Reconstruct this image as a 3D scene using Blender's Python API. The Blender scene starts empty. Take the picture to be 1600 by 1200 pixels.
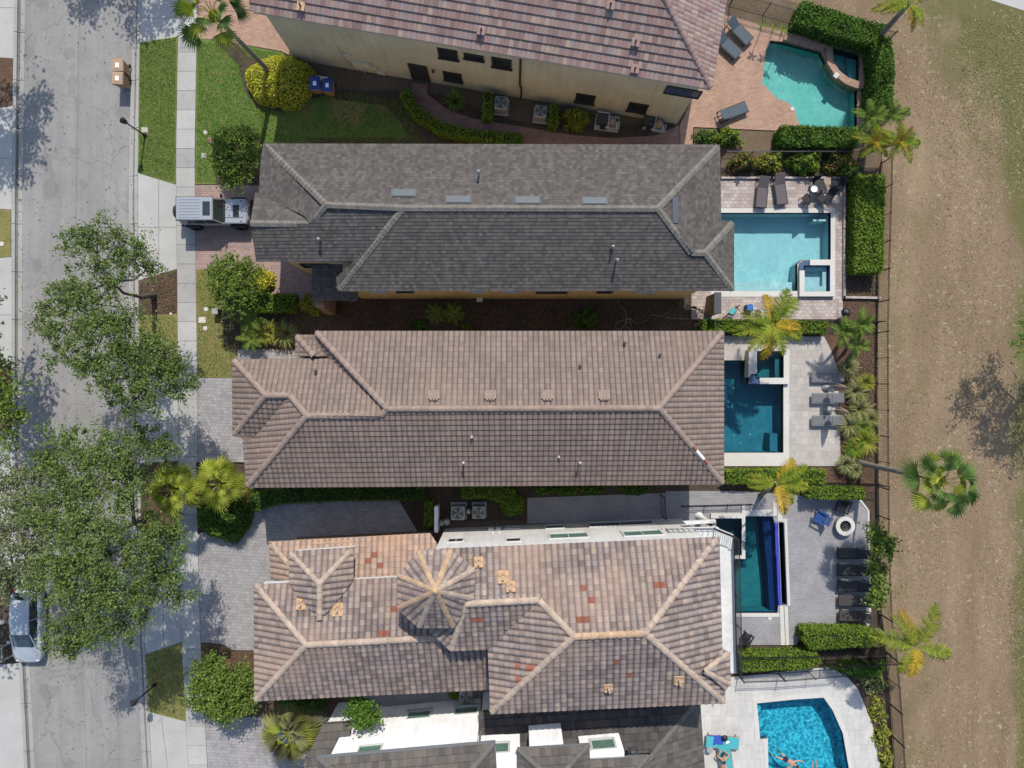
import bpy, bmesh, math, random
import numpy as np
from mathutils import Vector, Matrix, Euler
from mathutils.geometry import tessellate_polygon

R = math.radians
random.seed(7)
rng = np.random.default_rng(11)
scn = bpy.context.scene
COL = scn.collection

# ------------------------------------------------------------------ camera, sky, sun, exposure
H = 44.44            # height of the drone in metres
S = 25.0             # photograph pixels per metre on the ground
cam_d = bpy.data.cameras.new('camera'); cam = bpy.data.objects.new('camera', cam_d); COL.objects.link(cam)
cam.location = (0, 0, H); cam.rotation_euler = (0, 0, 0)
cam_d.sensor_width = 36; cam_d.lens = 36 * H / 64.0
cam_d.clip_start = 0.5; cam_d.clip_end = 2000
scn.camera = cam

world = bpy.data.worlds.new('World'); scn.world = world; world.use_nodes = True
SUN = Vector((0.12, 0.83, 1.0)).normalized()
wn = world.node_tree.nodes; sky = wn.new('ShaderNodeTexSky'); sky.sky_type = 'NISHITA'
sky.sun_disc = False; sky.sun_elevation = math.asin(SUN.z); sky.sun_rotation = math.atan2(SUN.x, SUN.y)
sky.air_density = 1.0; sky.dust_density = 1.0
world.node_tree.links.new(sky.outputs[0], wn['Background'].inputs[0]); wn['Background'].inputs[1].default_value = 0.15
sl = bpy.data.lights.new('sun', 'SUN'); sl.energy = 3.45; sl.angle = R(0.53); sl.color = (1.0, 0.94, 0.85)
so = bpy.data.objects.new('sun', sl); COL.objects.link(so); so.location = (0, 0, 60)
so.rotation_euler = SUN.to_track_quat('Z', 'Y').to_euler()
scn.view_settings.view_transform = 'Standard'; scn.view_settings.look = 'None'
scn.view_settings.exposure = 0.63; scn.view_settings.gamma = 1
scn.render.engine = 'CYCLES'
scn.cycles.max_bounces = 8; scn.cycles.transparent_max_bounces = 12
scn.render.resolution_x = 1024; scn.render.resolution_y = 768

# ------------------------------------------------------------------ helpers
def W(px, py, z=0.0):
    k = (1 - z / H) / S
    return Vector(((px - 800) * k, (600 - py) * k, z))
def W2(px, py, z=0.0):
    v = W(px, py, z); return (v.x, v.y)
def PL(pts, z=0.0): return [W2(x, y, z) for x, y in pts]

def tag(o, label=None, cat=None, group=None, kind=None):
    if label: o['label'] = label
    if cat: o['category'] = cat
    if group: o['group'] = group
    if kind: o['kind'] = kind
    return o
def thing(name, label, cat, loc=(0, 0, 0), rotz=0.0, group=None):
    o = bpy.data.objects.new(name, None); COL.objects.link(o); o.empty_display_size = 0.3
    o.location = loc; o.rotation_euler = (0, 0, rotz)
    return tag(o, label, cat, group)
def copy_tree(o, parent=None):
    c = o.copy(); COL.objects.link(c)
    if parent is not None:
        c.parent = parent; c.matrix_parent_inverse = o.matrix_parent_inverse.copy()
    for ch in list(o.children): copy_tree(ch, c)
    return c
def dup(o, loc, rotz=0.0, label=None, group=None, scale=None):
    c = copy_tree(o); c.location = loc; c.rotation_euler = (0, 0, rotz)
    if scale: c.scale = scale if hasattr(scale, '__len__') else (scale,) * 3
    if label: c['label'] = label
    if group: c['group'] = group
    return c

class MB:
    """collects shapes in world or local coordinates, becomes ONE mesh object"""
    def __init__(s, origin=(0, 0, 0)):
        s.v = []; s.f = []; s.m = []; s.o = Vector(origin); s.uv = None; s.sm = []
    def add(s, vs, fs, m=0, smooth=False):
        b = len(s.v); s.v.extend([tuple(x) for x in vs])
        for f in fs: s.f.append(tuple(b + i for i in f)); s.m.append(m); s.sm.append(smooth)
        return s
    def prism(s, poly, z0, z1, m=0, bottom=True, top=True, holes=(), mt=None):
        loops = [list(poly)] + [list(h) for h in holes]
        def area(p): return sum(p[i][0] * p[(i + 1) % len(p)][1] - p[(i + 1) % len(p)][0] * p[i][1] for i in range(len(p)))
        if area(loops[0]) < 0: loops[0].reverse()
        for i in range(1, len(loops)):
            if area(loops[i]) > 0: loops[i].reverse()
        flat = [p for l in loops for p in l]; n = len(flat)
        vs = [(p[0], p[1], z0) for p in flat] + [(p[0], p[1], z1) for p in flat]
        fs = []; ms = []
        tris = tessellate_polygon([[Vector((p[0], p[1], 0)) for p in l] for l in loops])
        for t in tris:
            a, b, c = t
            ar = (flat[b][0] - flat[a][0]) * (flat[c][1] - flat[a][1]) - (flat[c][0] - flat[a][0]) * (flat[b][1] - flat[a][1])
            if ar < 0: b, c = c, b
            if top: fs.append((a + n, b + n, c + n)); ms.append(m if mt is None else mt)
            if bottom: fs.append((a, c, b)); ms.append(m)
        k = 0
        if z1 != z0:
            for l in loops:
                for i in range(len(l)):
                    j = (i + 1) % len(l); fs.append((k + i, k + j, k + j + n, k + i + n)); ms.append(m)
                k += len(l)
        b = len(s.v); s.v.extend(vs)
        for f, mm in zip(fs, ms): s.f.append(tuple(b + i for i in f)); s.m.append(mm); s.sm.append(False)
        return s
    def box(s, c, d, rz=0.0, m=0, rot=None, bev=0.0):
        hx, hy, hz = d[0] / 2, d[1] / 2, d[2] / 2
        M = rot if rot is not None else Matrix.Rotation(rz, 3, 'Z')
        c = Vector(c)
        if bev > 0:
            b = min(bev, hx * .9, hy * .9, hz * .9); vs = []
            for zz, ins in ((-hz, b), (-hz + b, 0), (hz - b, 0), (hz, b)):
                for sx, sy in ((-1, -1), (1, -1), (1, 1), (-1, 1)):
                    x0 = sx * (hx - ins); y0 = sy * (hy - ins)
                    xa = sx * (hx - b - (ins * .3 if ins else 0)); ya = sy * (hy - b - (ins * .3 if ins else 0))
                    if sx * sy > 0: vs += [(x0, ya, zz), (xa, y0, zz)]
                    else: vs += [(xa, y0, zz), (x0, ya, zz)]
            # order around
            fs = [tuple(range(7, -1, -1)), tuple(range(24, 32))]
            for r in range(3):
                for i in range(8):
                    j = (i + 1) % 8; fs.append((r * 8 + i, r * 8 + j, r * 8 + 8 + j, r * 8 + 8 + i))
            # reorder each ring by angle
            out = []
            for r in range(4):
                ring = vs[r * 8:(r + 1) * 8]; ring.sort(key=lambda p: math.atan2(p[1] / max(hy, 1e-6), p[0] / max(hx, 1e-6))); out += ring
            s.add([c + M @ Vector(v) for v in out], fs, m); return s
        vs = [Vector((x, y, z)) for z in (-hz, hz) for x, y in ((-hx, -hy), (hx, -hy), (hx, hy), (-hx, hy))]
        s.add([c + M @ v for v in vs], [(3, 2, 1, 0), (4, 5, 6, 7), (0, 1, 5, 4), (1, 2, 6, 5), (2, 3, 7, 6), (3, 0, 4, 7)], m)
        return s
    def bar(s, p0, p1, w, h, m=0):
        p0 = Vector(p0); p1 = Vector(p1); d = (p1 - p0); L = d.length
        q = d.to_track_quat('X', 'Z').to_matrix()
        return s.box((p0 + p1) / 2, (L, w, h), m=m, rot=q)
    def tube(s, pts, rads, n=8, m=0, caps=True, smooth=True):
        pts = [Vector(p) for p in pts]
        if not hasattr(rads, '__len__'): rads = [rads] * len(pts)
        vs = []; fs = []
        up = Vector((0, 0, 1))
        for i, p in enumerate(pts):
            d = (pts[min(i + 1, len(pts) - 1)] - pts[max(i - 1, 0)])
            if d.length < 1e-9: d = Vector((0, 0, 1))
            d.normalize()
            a = d.cross(up)
            if a.length < .05: a = d.cross(Vector((1, 0, 0)))
            a.normalize(); b = d.cross(a)
            for k in range(n):
                t = 2 * math.pi * k / n
                vs.append(p + (a * math.cos(t) + b * math.sin(t)) * rads[i])
        for i in range(len(pts) - 1):
            for k in range(n):
                j = (k + 1) % n; fs.append((i * n + k, i * n + j, (i + 1) * n + j, (i + 1) * n + k))
        s.add(vs, fs, m, smooth)
        if caps:
            s.add(vs[:n], [tuple(range(n))], m); s.add(vs[-n:], [tuple(reversed(range(n)))], m)
        return s
    def disc(s, c, r, h, n=20, m=0, r2=None):
        c = Vector(c); r2 = r if r2 is None else r2
        vs = [(c.x + r * math.cos(2 * math.pi * i / n), c.y + r * math.sin(2 * math.pi * i / n), c.z) for i in range(n)]
        vs += [(c.x + r2 * math.cos(2 * math.pi * i / n), c.y + r2 * math.sin(2 * math.pi * i / n), c.z + h) for i in range(n)]
        s.add(vs, [tuple(reversed(range(n))), tuple(range(n, 2 * n))], m)
        s.add(vs, [(i, (i + 1) % n, (i + 1) % n + n, i + n) for i in range(n)], m, True)
        return s
    def lathe(s, c, prof, n=20, m=0, smooth=True):
        c = Vector(c); vs = []; fs = []
        for r, z in prof:
            for i in range(n):
                t = 2 * math.pi * i / n; vs.append((c.x + r * math.cos(t), c.y + r * math.sin(t), c.z + z))
        for j in range(len(prof) - 1):
            for i in range(n):
                k = (i + 1) % n; fs.append((j * n + i, j * n + k, (j + 1) * n + k, (j + 1) * n + i))
        s.add(vs, fs, m, smooth); return s
    def ring(s, outer, inner, z0, z1, m=0):
        return s.prism(outer, z0, z1, m, holes=[inner])
    def build(s, name, mats, parent=None):
        me = bpy.data.meshes.new(name)
        o = s.o
        me.from_pydata([(x - o.x, y - o.y, z - o.z) for x, y, z in s.v], [], s.f)
        if not hasattr(mats, '__len__'): mats = [mats]
        for mm in mats: me.materials.append(mm)
        me.polygons.foreach_set('material_index', s.m)
        me.polygons.foreach_set('use_smooth', s.sm)
        me.update()
        ob = bpy.data.objects.new(name, me); COL.objects.link(ob)
        if parent is not None: ob.parent = parent
        return ob

def fast_mesh(name, verts, quads, mats, parent=None, midx=None, smooth=False):
    """numpy arrays -> mesh object (n,3) verts, (m,4) or (m,3) faces"""
    me = bpy.data.meshes.new(name); n = len(verts); k = quads.shape[1]; m = len(quads)
    me.vertices.add(n); me.vertices.foreach_set('co', np.asarray(verts, dtype=np.float32).ravel())
    me.loops.add(m * k); me.loops.foreach_set('vertex_index', np.asarray(quads, dtype=np.int32).ravel())
    me.polygons.add(m); me.polygons.foreach_set('loop_start', np.arange(0, m * k, k, dtype=np.int32))
    me.polygons.foreach_set('loop_total', np.full(m, k, dtype=np.int32))
    if not hasattr(mats, '__len__'): mats = [mats]
    for mm in mats: me.materials.append(mm)
    if midx is not None: me.polygons.foreach_set('material_index', np.asarray(midx, dtype=np.int32))
    me.update(calc_edges=True)
    ob = bpy.data.objects.new(name, me); COL.objects.link(ob)
    if parent is not None: ob.parent = parent
    return ob

# ------------------------------------------------------------------ materials
def s2l(c):
    c = c / 255.0
    return c / 12.92 if c <= .04045 else ((c + .055) / 1.055) ** 2.4
K_ALB = 1.80
def P(r, g, b, k=1.0):
    """base colour of a surface that shows as this sRGB value when lying in full sun"""
    return tuple(min(.86, s2l(x) / K_ALB * k) for x in (r, g, b)) + (1,)

class NT:
    def __init__(s, name):
        s.mat = bpy.data.materials.new(name); s.mat.use_nodes = True
        s.t = s.mat.node_tree; s.n = s.t.nodes; s.b = s.n['Principled BSDF']; s.out = s.n['Material Output']
    def node(s, ty, **kw):
        nd = s.n.new(ty)
        for k, v in kw.items():
            if k.startswith('i_'):
                key = k[2:]; key = int(key) if key.isdigit() else key.replace('_', ' ')
                if hasattr(v, 'is_output') or isinstance(v, bpy.types.NodeSocket): s.t.links.new(v, nd.inputs[key])
                else: nd.inputs[key].default_value = v
            else: setattr(nd, k, v)
        return nd
    def link(s, a, b): s.t.links.new(a, b)
    def pos(s): return s.node('ShaderNodeNewGeometry').outputs['Position']
    def obj(s): return s.node('ShaderNodeTexCoord').outputs['Object']
    def noise(s, vec, scale, detail=4, rough=.6):
        n = s.node('ShaderNodeTexNoise'); n.inputs['Scale'].default_value = scale
        n.inputs['Detail'].default_value = detail; n.inputs['Roughness'].default_value = rough
        s.link(vec, n.inputs['Vector']); return n.outputs['Fac']
    def ramp(s, fac, stops, interp='LINEAR'):
        r = s.node('ShaderNodeValToRGB'); cr = r.color_ramp; cr.interpolation = interp
        while len(cr.elements) < len(stops): cr.elements.new(.5)
        for e, (p, c) in zip(cr.elements, stops):
            e.position = p; e.color = c if len(c) == 4 else tuple(c) + (1,)
        s.link(fac, r.inputs[0]); return r.outputs[0]
    def mix(s, fac, a, b, mode='MIX'):
        m = s.node('ShaderNodeMix', data_type='RGBA', blend_type=mode)
        for i, v in ((0, fac), (6, a), (7, b)):
            if isinstance(v, bpy.types.NodeSocket): s.link(v, m.inputs[i])
            else: m.inputs[i].default_value = v
        return m.outputs[2]
    def math(s, op, a, b=0.0):
        m = s.node('ShaderNodeMath', operation=op)
        for i, v in ((0, a), (1, b)):
            if isinstance(v, bpy.types.NodeSocket): s.link(v, m.inputs[i])
            else: m.inputs[i].default_value = v
        return m.outputs[0]
    def bump(s, h, strength=.4, dist=.02):
        b = s.node('ShaderNodeBump'); b.inputs['Strength'].default_value = strength; b.inputs['Distance'].default_value = dist
        s.link(h, b.inputs['Height']); s.link(b.outputs[0], s.b.inputs['Normal']); return b
    def done(s, col=None, rough=.8, spec=None, metal=0):
        if col is not None:
            if isinstance(col, bpy.types.NodeSocket): s.link(col, s.b.inputs['Base Color'])
            else: s.b.inputs['Base Color'].default_value = col
        s.b.inputs['Roughness'].default_value = rough; s.b.inputs['Metallic'].default_value = metal
        if spec is not None: s.b.inputs['Specular IOR Level'].default_value = spec
        return s.mat

G = (.5, .5, .5, 1)
def plain(name, col, rough=.6, metal=0, var=.12, scale=3.0, spec=.5):
    t = NT(name); o = t.obj(); n = t.noise(o, scale, 5)
    a = tuple(x * (1 - var) for x in col[:3]) + (1,); b = tuple(min(.9, x * (1 + var)) for x in col[:3]) + (1,)
    t.bump(t.noise(o, scale * 20, 2), .08, .01)
    c = t.ramp(n, [(.3, a), (.7, b)])
    if var > .11:
        gi = t.node('ShaderNodeNewGeometry').outputs['Random Per Island']; c = t.mix(1.0, c, t.ramp(gi, [(0, (.84,) * 3), (1, (1.12,) * 3)]), 'MULTIPLY')
        c = t.mix(1.0, c, t.ramp(t.noise(t.pos(), 7, 5, .8), [(.3, (.84,) * 3), (.7, (1.1,) * 3)]), 'MULTIPLY')
    return t.done(c, rough, spec, metal)
def ground(name, c1, c2, c3, s1=.5, s2=6, s3=30, grain=.35, rough=.95, bump=.5, bd=.03, bare=()):
    """big patches c1..c2, finer flecks towards c3"""
    t = NT(name); p = t.pos()
    a = t.ramp(t.noise(p, s1, 6, .65), [(.35, c1), (.65, c2)])
    b = t.mix(t.ramp(t.noise(p, s2, 6, .75), [(.45, (0, 0, 0)), (.72, (1, 1, 1))]), a, c3)
    for (bx_, by_, br_, bc_) in bare:
        dv = t.node('ShaderNodeVectorMath', operation='DISTANCE'); t.link(p, dv.inputs[0]); dv.inputs[1].default_value = (bx_, by_, 0)
        m_ = t.math('SUBTRACT', t.math('ADD', t.math('DIVIDE', dv.outputs['Value'], br_), t.math('MULTIPLY', t.noise(p, 1.6, 5, .7), 1.1)), .55)
        b = t.mix(t.ramp(m_, [(.55, (.8,) * 3), (1.0, (0, 0, 0))]), b, bc_)
    f = t.noise(p, s3, 3, .7)
    g = t.ramp(f, [(.25, (1 - grain,) * 3), (.75, (1 + grain,) * 3)])
    c = t.mix(1.0, b, g, 'MULTIPLY')
    t.bump(f, bump, bd)
    return t.done(c, rough, .2)
def paver(name, c1, c2, mortar, bw=.3, bh=.15, rot=0.0, gap=.012, rough=.85, off=.5, blot=.18):
    t = NT(name); p = t.pos()
    m = t.node('ShaderNodeMapping'); m.inputs['Rotation'].default_value = (0, 0, rot); t.link(p, m.inputs[0])
    b = t.node('ShaderNodeTexBrick'); b.offset = off; b.inputs['Scale'].default_value = 1.0
    b.inputs['Color1'].default_value = c1; b.inputs['Color2'].default_value = c2; b.inputs['Mortar'].default_value = mortar
    b.inputs['Mortar Size'].default_value = gap; b.inputs['Mortar Smooth'].default_value = .3
    b.inputs['Brick Width'].default_value = bw; b.inputs['Row Height'].default_value = bh
    t.link(m.outputs[0], b.inputs['Vector'])
    n = t.noise(p, .8, 6, .7); n2 = t.noise(p, 22, 3, .7)
    c = t.mix(1.0, b.outputs['Color'], t.ramp(n, [(.3, (1 - blot,) * 3), (.7, (1 + blot * .6,) * 3)]), 'MULTIPLY')
    c = t.mix(1.0, c, t.ramp(n2, [(.25, (.86,) * 3), (.75, (1.12,) * 3)]), 'MULTIPLY')
    bb = t.node('ShaderNodeBump'); bb.inputs['Strength'].default_value = .35; bb.inputs['Distance'].default_value = .01; bb.invert = True
    t.link(b.outputs['Fac'], bb.inputs['Height']); t.link(bb.outputs[0], t.b.inputs['Normal'])
    return t.done(c, rough, .3)
def concrete(name, c1, c2, stain, rough=.85, wear=.5, island=0, specks=0):
    t = NT(name); p = t.pos()
    a = t.ramp(t.noise(p, .35, 7, .7), [(.3, c1), (.7, c2)])
    st = t.ramp(t.noise(p, 1.3, 8, .8), [(.56, (0, 0, 0)), (.75, (wear,) * 3)])
    a = t.mix(st, a, stain)
    if island:
        gi = t.node('ShaderNodeNewGeometry').outputs['Random Per Island']; a = t.mix(1.0, a, t.ramp(gi, [(0, (1 - island,) * 3), (.6, (1.0,) * 3), (1, (1.08,) * 3)]), 'MULTIPLY')
    g = t.ramp(t.noise(p, 28, 3, .8), [(.25, (.86,) * 3), (.75, (1.1,) * 3)])
    if specks:
        vo = t.node('ShaderNodeTexVoronoi'); vo.inputs['Scale'].default_value = 2.2; t.link(p, vo.inputs['Vector'])
        th = t.math('MULTIPLY', t.ramp(t.noise(p, .9, 3, .6), [(.45, (0, 0, 0)), (.7, (1, 1, 1))]), .13)
        a = t.mix(t.math('MULTIPLY', t.math('LESS_THAN', vo.outputs['Distance'], th), .75), a, tuple(x * .35 for x in stain[:3]) + (1,))
        ve = t.node('ShaderNodeTexVoronoi', feature='DISTANCE_TO_EDGE'); ve.inputs['Scale'].default_value = .16
        dn = t.node('ShaderNodeVectorMath', operation='ADD'); t.link(p, dn.inputs[0]); nn_ = t.node('ShaderNodeTexNoise'); nn_.inputs['Scale'].default_value = 1.2; nn_.inputs['Detail'].default_value = 5; t.link(p, nn_.inputs['Vector']); t.link(nn_.outputs['Color'], dn.inputs[1]); t.link(dn.outputs[0], ve.inputs['Vector'])
        a = t.mix(t.math('MULTIPLY', t.math('LESS_THAN', ve.outputs['Distance'], .0035), .4), a, tuple(x * .5 for x in stain[:3]) + (1,))
        a = t.mix(t.ramp(t.noise(p, .6, 2, .4), [(.62, (0, 0, 0)), (.66, (.35,) * 3)]), a, tuple(x * .82 for x in stain[:3]) + (1,))
        mp = t.node('ShaderNodeMapping'); mp.inputs['Scale'].default_value = (1.6, .07, 1); t.link(p, mp.inputs[0])
        a = t.mix(1.0, a, t.ramp(t.noise(mp.outputs[0], 1.0, 5, .7), [(.3, (.88,) * 3), (.7, (1.1,) * 3)]), 'MULTIPLY')
        a = t.mix(1.0, a, t.ramp(t.noise(p, 7, 6, .85), [(.3, (.88,) * 3), (.7, (1.1,) * 3)]), 'MULTIPLY')
    f = t.noise(p, 60, 2, .8); t.bump(f, .25, .01)
    return t.done(t.mix(1.0, a, g, 'MULTIPLY'), rough, .3)
def leafmat(name, dark, mid, light, tip=None, rough=.55):
    LB = 1.22; dark, mid, light = (tuple(x * LB for x in q_[:3]) + (1,) for q_ in (dark, mid, light)); tip = tuple(x * LB for x in tip[:3]) + (1,) if tip else None
    t = NT(name); g = t.node('ShaderNodeNewGeometry')
    r = t.ramp(g.outputs['Random Per Island'], [(0, dark), (.5, mid), (1, light)])
    n = t.noise(g.outputs['Position'], .9, 4, .6)
    c = t.mix(t.ramp(n, [(.35, (0, 0, 0)), (.7, (.65,) * 3)]), r, tip or light)
    t.done(c, .85, .08)
    tr = t.node('ShaderNodeBsdfTranslucent'); t.link(c, tr.inputs['Color'])
    mx = t.node('ShaderNodeMixShader'); mx.inputs[0].default_value = .25
    t.link(t.b.outputs[0], mx.inputs[1]); t.link(tr.outputs[0], mx.inputs[2]); t.link(mx.outputs[0], t.out.inputs[0])
    return t.mat
def tilemat(name, stops, wx=1.0, accent=None, blot=.2, rough=.8, patch=None, stagger=.5, joint=None):
    """UV = (tile column, tile row): one colour per roof tile"""
    t = NT(name); uv = t.node('ShaderNodeUVMap').outputs[0]
    sp = t.node('ShaderNodeSeparateXYZ'); t.link(uv, sp.inputs[0])
    v = t.math('FLOOR', sp.outputs[1]); sh = t.math('MULTIPLY', t.math('MODULO', v, 2.0), stagger)
    off = 0.5 if stagger == 0 else 0.0
    uo = t.math('ADD', t.math('ADD', sp.outputs[0], sh), off)
    u = t.math('FLOOR', uo)
    cb = t.node('ShaderNodeCombineXYZ'); t.link(u, cb.inputs[0]); t.link(v, cb.inputs[1])
    w = t.node('ShaderNodeTexWhiteNoise', noise_dimensions='2D'); t.link(cb.outputs[0], w.inputs['Vector'])
    c = t.ramp(w.outputs['Value'], stops)
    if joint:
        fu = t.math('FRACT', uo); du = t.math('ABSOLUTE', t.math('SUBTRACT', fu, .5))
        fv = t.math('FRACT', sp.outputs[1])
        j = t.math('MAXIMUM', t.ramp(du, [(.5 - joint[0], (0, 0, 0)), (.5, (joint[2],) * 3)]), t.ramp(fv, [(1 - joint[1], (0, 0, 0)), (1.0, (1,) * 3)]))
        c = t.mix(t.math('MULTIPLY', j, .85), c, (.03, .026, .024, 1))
    p = t.pos(); n = t.noise(p, .6, 5, .6)
    c = t.mix(1.0, c, t.ramp(n, [(.3, (1 - blot,) * 3), (.7, (1 + blot,) * 3)]), 'MULTIPLY')
    if patch:
        c = t.mix(t.ramp(t.noise(p, .22, 3, .5), [(.5, (0, 0, 0)), (.68, (.6,) * 3)]), c, patch)
    n2 = t.noise(p, 14, 4, .75)
    c = t.mix(1.0, c, t.ramp(n2, [(.25, (.8,) * 3), (.75, (1.16,) * 3)]), 'MULTIPLY')
    stv = t.node('ShaderNodeMapping'); stv.inputs['Scale'].default_value = (.8, .06, 1); t.link(uv, stv.inputs[0])
    c = t.mix(1.0, c, t.ramp(t.noise(stv.outputs[0], 1.0, 5, .75), [(.32, (.84,) * 3), (.66, (1.1,) * 3)]), 'MULTIPLY')
    if accent:
        cb2 = t.node('ShaderNodeTexWhiteNoise', noise_dimensions='2D'); mp = t.node('ShaderNodeVectorMath', operation='ADD')
        t.link(cb.outputs[0], mp.inputs[0]); mp.inputs[1].default_value = (37.3, 11.7, 0); t.link(mp.outputs[0], cb2.inputs['Vector'])
        c = t.mix(t.ramp(cb2.outputs['Value'], [(.0, (1, 1, 1)), (accent[1], (0, 0, 0))], 'CONSTANT'), c, accent[0])
    t.bump(t.noise(p, 30, 3, .7), .15, .008)
    return t.done(c, rough, .3)
def water(name, tint, rip=4.0, bump=.25, caust=1.6, gl=.5, weak=True):
    """clear water: tinted see-through body, mirror on top; a net of gathered sun is painted into its tint"""
    t = NT(name); t.n.remove(t.b); p = t.pos()
    tb = t.node('ShaderNodeBsdfTransparent')
    if caust:  # caustic net: focused sunlight painted into the transparent colour
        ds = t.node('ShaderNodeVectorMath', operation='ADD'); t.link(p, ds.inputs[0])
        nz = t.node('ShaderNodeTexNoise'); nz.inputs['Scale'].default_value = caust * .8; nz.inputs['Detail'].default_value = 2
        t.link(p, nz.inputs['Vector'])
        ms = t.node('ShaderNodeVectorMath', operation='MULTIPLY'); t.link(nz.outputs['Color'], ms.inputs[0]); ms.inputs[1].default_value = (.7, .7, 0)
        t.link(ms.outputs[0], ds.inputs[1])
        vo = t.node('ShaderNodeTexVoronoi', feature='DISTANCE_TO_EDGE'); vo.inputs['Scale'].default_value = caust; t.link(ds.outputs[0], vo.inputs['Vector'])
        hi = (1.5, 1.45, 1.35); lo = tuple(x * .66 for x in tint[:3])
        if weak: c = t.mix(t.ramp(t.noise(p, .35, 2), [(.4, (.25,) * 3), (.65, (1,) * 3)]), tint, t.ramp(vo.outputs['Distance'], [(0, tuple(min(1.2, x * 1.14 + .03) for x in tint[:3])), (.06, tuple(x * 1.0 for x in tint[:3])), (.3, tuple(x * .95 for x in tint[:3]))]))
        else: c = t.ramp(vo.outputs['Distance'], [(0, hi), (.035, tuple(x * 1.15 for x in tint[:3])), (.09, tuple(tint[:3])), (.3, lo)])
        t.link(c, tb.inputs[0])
    else: tb.inputs[0].default_value = tint
    gb = t.node('ShaderNodeBsdfGlossy'); gb.inputs['Roughness'].default_value = .03
    fr = t.node('ShaderNodeFresnel'); fr.inputs[0].default_value = 1.33
    mx = t.node('ShaderNodeMixShader'); t.link(t.math('MULTIPLY', fr.outputs[0], gl * 2), mx.inputs[0])
    t.link(tb.outputs[0], mx.inputs[1]); t.link(gb.outputs[0], mx.inputs[2]); t.link(mx.outputs[0], t.out.inputs[0])
    b = t.node('ShaderNodeBump'); b.inputs['Strength'].default_value = bump; b.inputs['Distance'].default_value = .05
    t.link(t.noise(p, rip, 4, .5), b.inputs['Height']); t.link(b.outputs[0], gb.inputs['Normal']); t.link(b.outputs[0], fr.inputs['Normal'])
    return t.mat
def plaster(name, c1, c2, mosaic=None):
    t = NT(name); p = t.pos()
    c = t.ramp(t.noise(p, 1.0, 6, .6), [(.3, c1), (.7, c2)])
    c = t.mix(1.0, c, t.ramp(t.noise(p, 14, 4, .8), [(.3, (.85,) * 3), (.7, (1.12,) * 3)]), 'MULTIPLY')
    return t.done(c, .7, .3)
def glass(name, col, rough=.05):
    t = NT(name); return t.done(t.ramp(t.noise(t.pos(), 1.2, 3), [(.3, tuple(x * .6 for x in col[:3]) + (1,)), (.7, col)]), rough, .8)
def stucco(name, c):
    t = NT(name); p = t.pos()
    n = t.noise(p, .7, 6, .6); col = t.ramp(n, [(.3, tuple(x * .86 for x in c[:3])), (.7, tuple(min(.88, x * 1.06) for x in c[:3]))])
    ms = t.node('ShaderNodeMapping'); ms.inputs['Scale'].default_value = (3.0, 3.0, .25); t.link(p, ms.inputs[0]); col = t.mix(1.0, col, t.ramp(t.noise(ms.outputs[0], 1.0, 5, .7), [(.3, (.86,) * 3), (.6, (1.03,) * 3)]), 'MULTIPLY')
    t.bump(t.noise(p, 45, 3, .7), .25, .01)
    return t.done(col, .9, .2)

M = {}
M['asphalt'] = concrete('asphalt_surface', P(156, 153, 149), P(173, 170, 165), P(138, 136, 133), .9, .5, 0, 1)
M['conc'] = concrete('pale_concrete', P(190, 188, 182), P(210, 208, 202), P(158, 154, 146), .85, .6)
M['walkc'] = concrete('sidewalk_concrete', P(188, 186, 180), P(212, 210, 204), P(136, 132, 125), .85, .8, .2)
M['gutter'] = concrete('gutter_concrete', P(172, 170, 163), P(192, 190, 184), P(120, 118, 112), .85, .8)
M['gutterd'] = concrete('stained_gutter', P(120, 116, 108), P(150, 146, 139), P(92, 90, 84), .9, .9)
M['white'] = concrete('white_stone', P(222, 218, 208), P(238, 235, 226), P(196, 190, 178), .7, .4)
M['lawn'] = ground('lawn_grass', P(94, 120, 54), P(120, 136, 72), P(148, 144, 92), 1.3, 4, 26, .5)
M['lawn2'] = ground('shaded_lawn_grass', P(84, 124, 52), P(106, 136, 64), P(150, 140, 88), .35, 2.5, 26, .5, bare=[(-10.2, 17.5, 1.5, P(176, 148, 108)), (-8.0, 17.6, .8, P(168, 142, 104)), (-13.0, 17.2, .8, P(150, 134, 84))])
M['dryl'] = ground('yellowed_grass', P(138, 130, 76), P(160, 148, 100), P(118, 124, 66), 1.2, 5, 26, .45)
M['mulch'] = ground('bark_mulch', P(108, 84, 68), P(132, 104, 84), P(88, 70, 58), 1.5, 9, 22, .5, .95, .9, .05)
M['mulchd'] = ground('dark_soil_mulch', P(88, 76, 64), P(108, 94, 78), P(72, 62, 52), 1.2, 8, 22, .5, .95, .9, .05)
M['soil'] = ground('base_soil', P(120, 104, 84), P(138, 120, 98), P(100, 86, 70), .6, 6, 25, .4)
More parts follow.
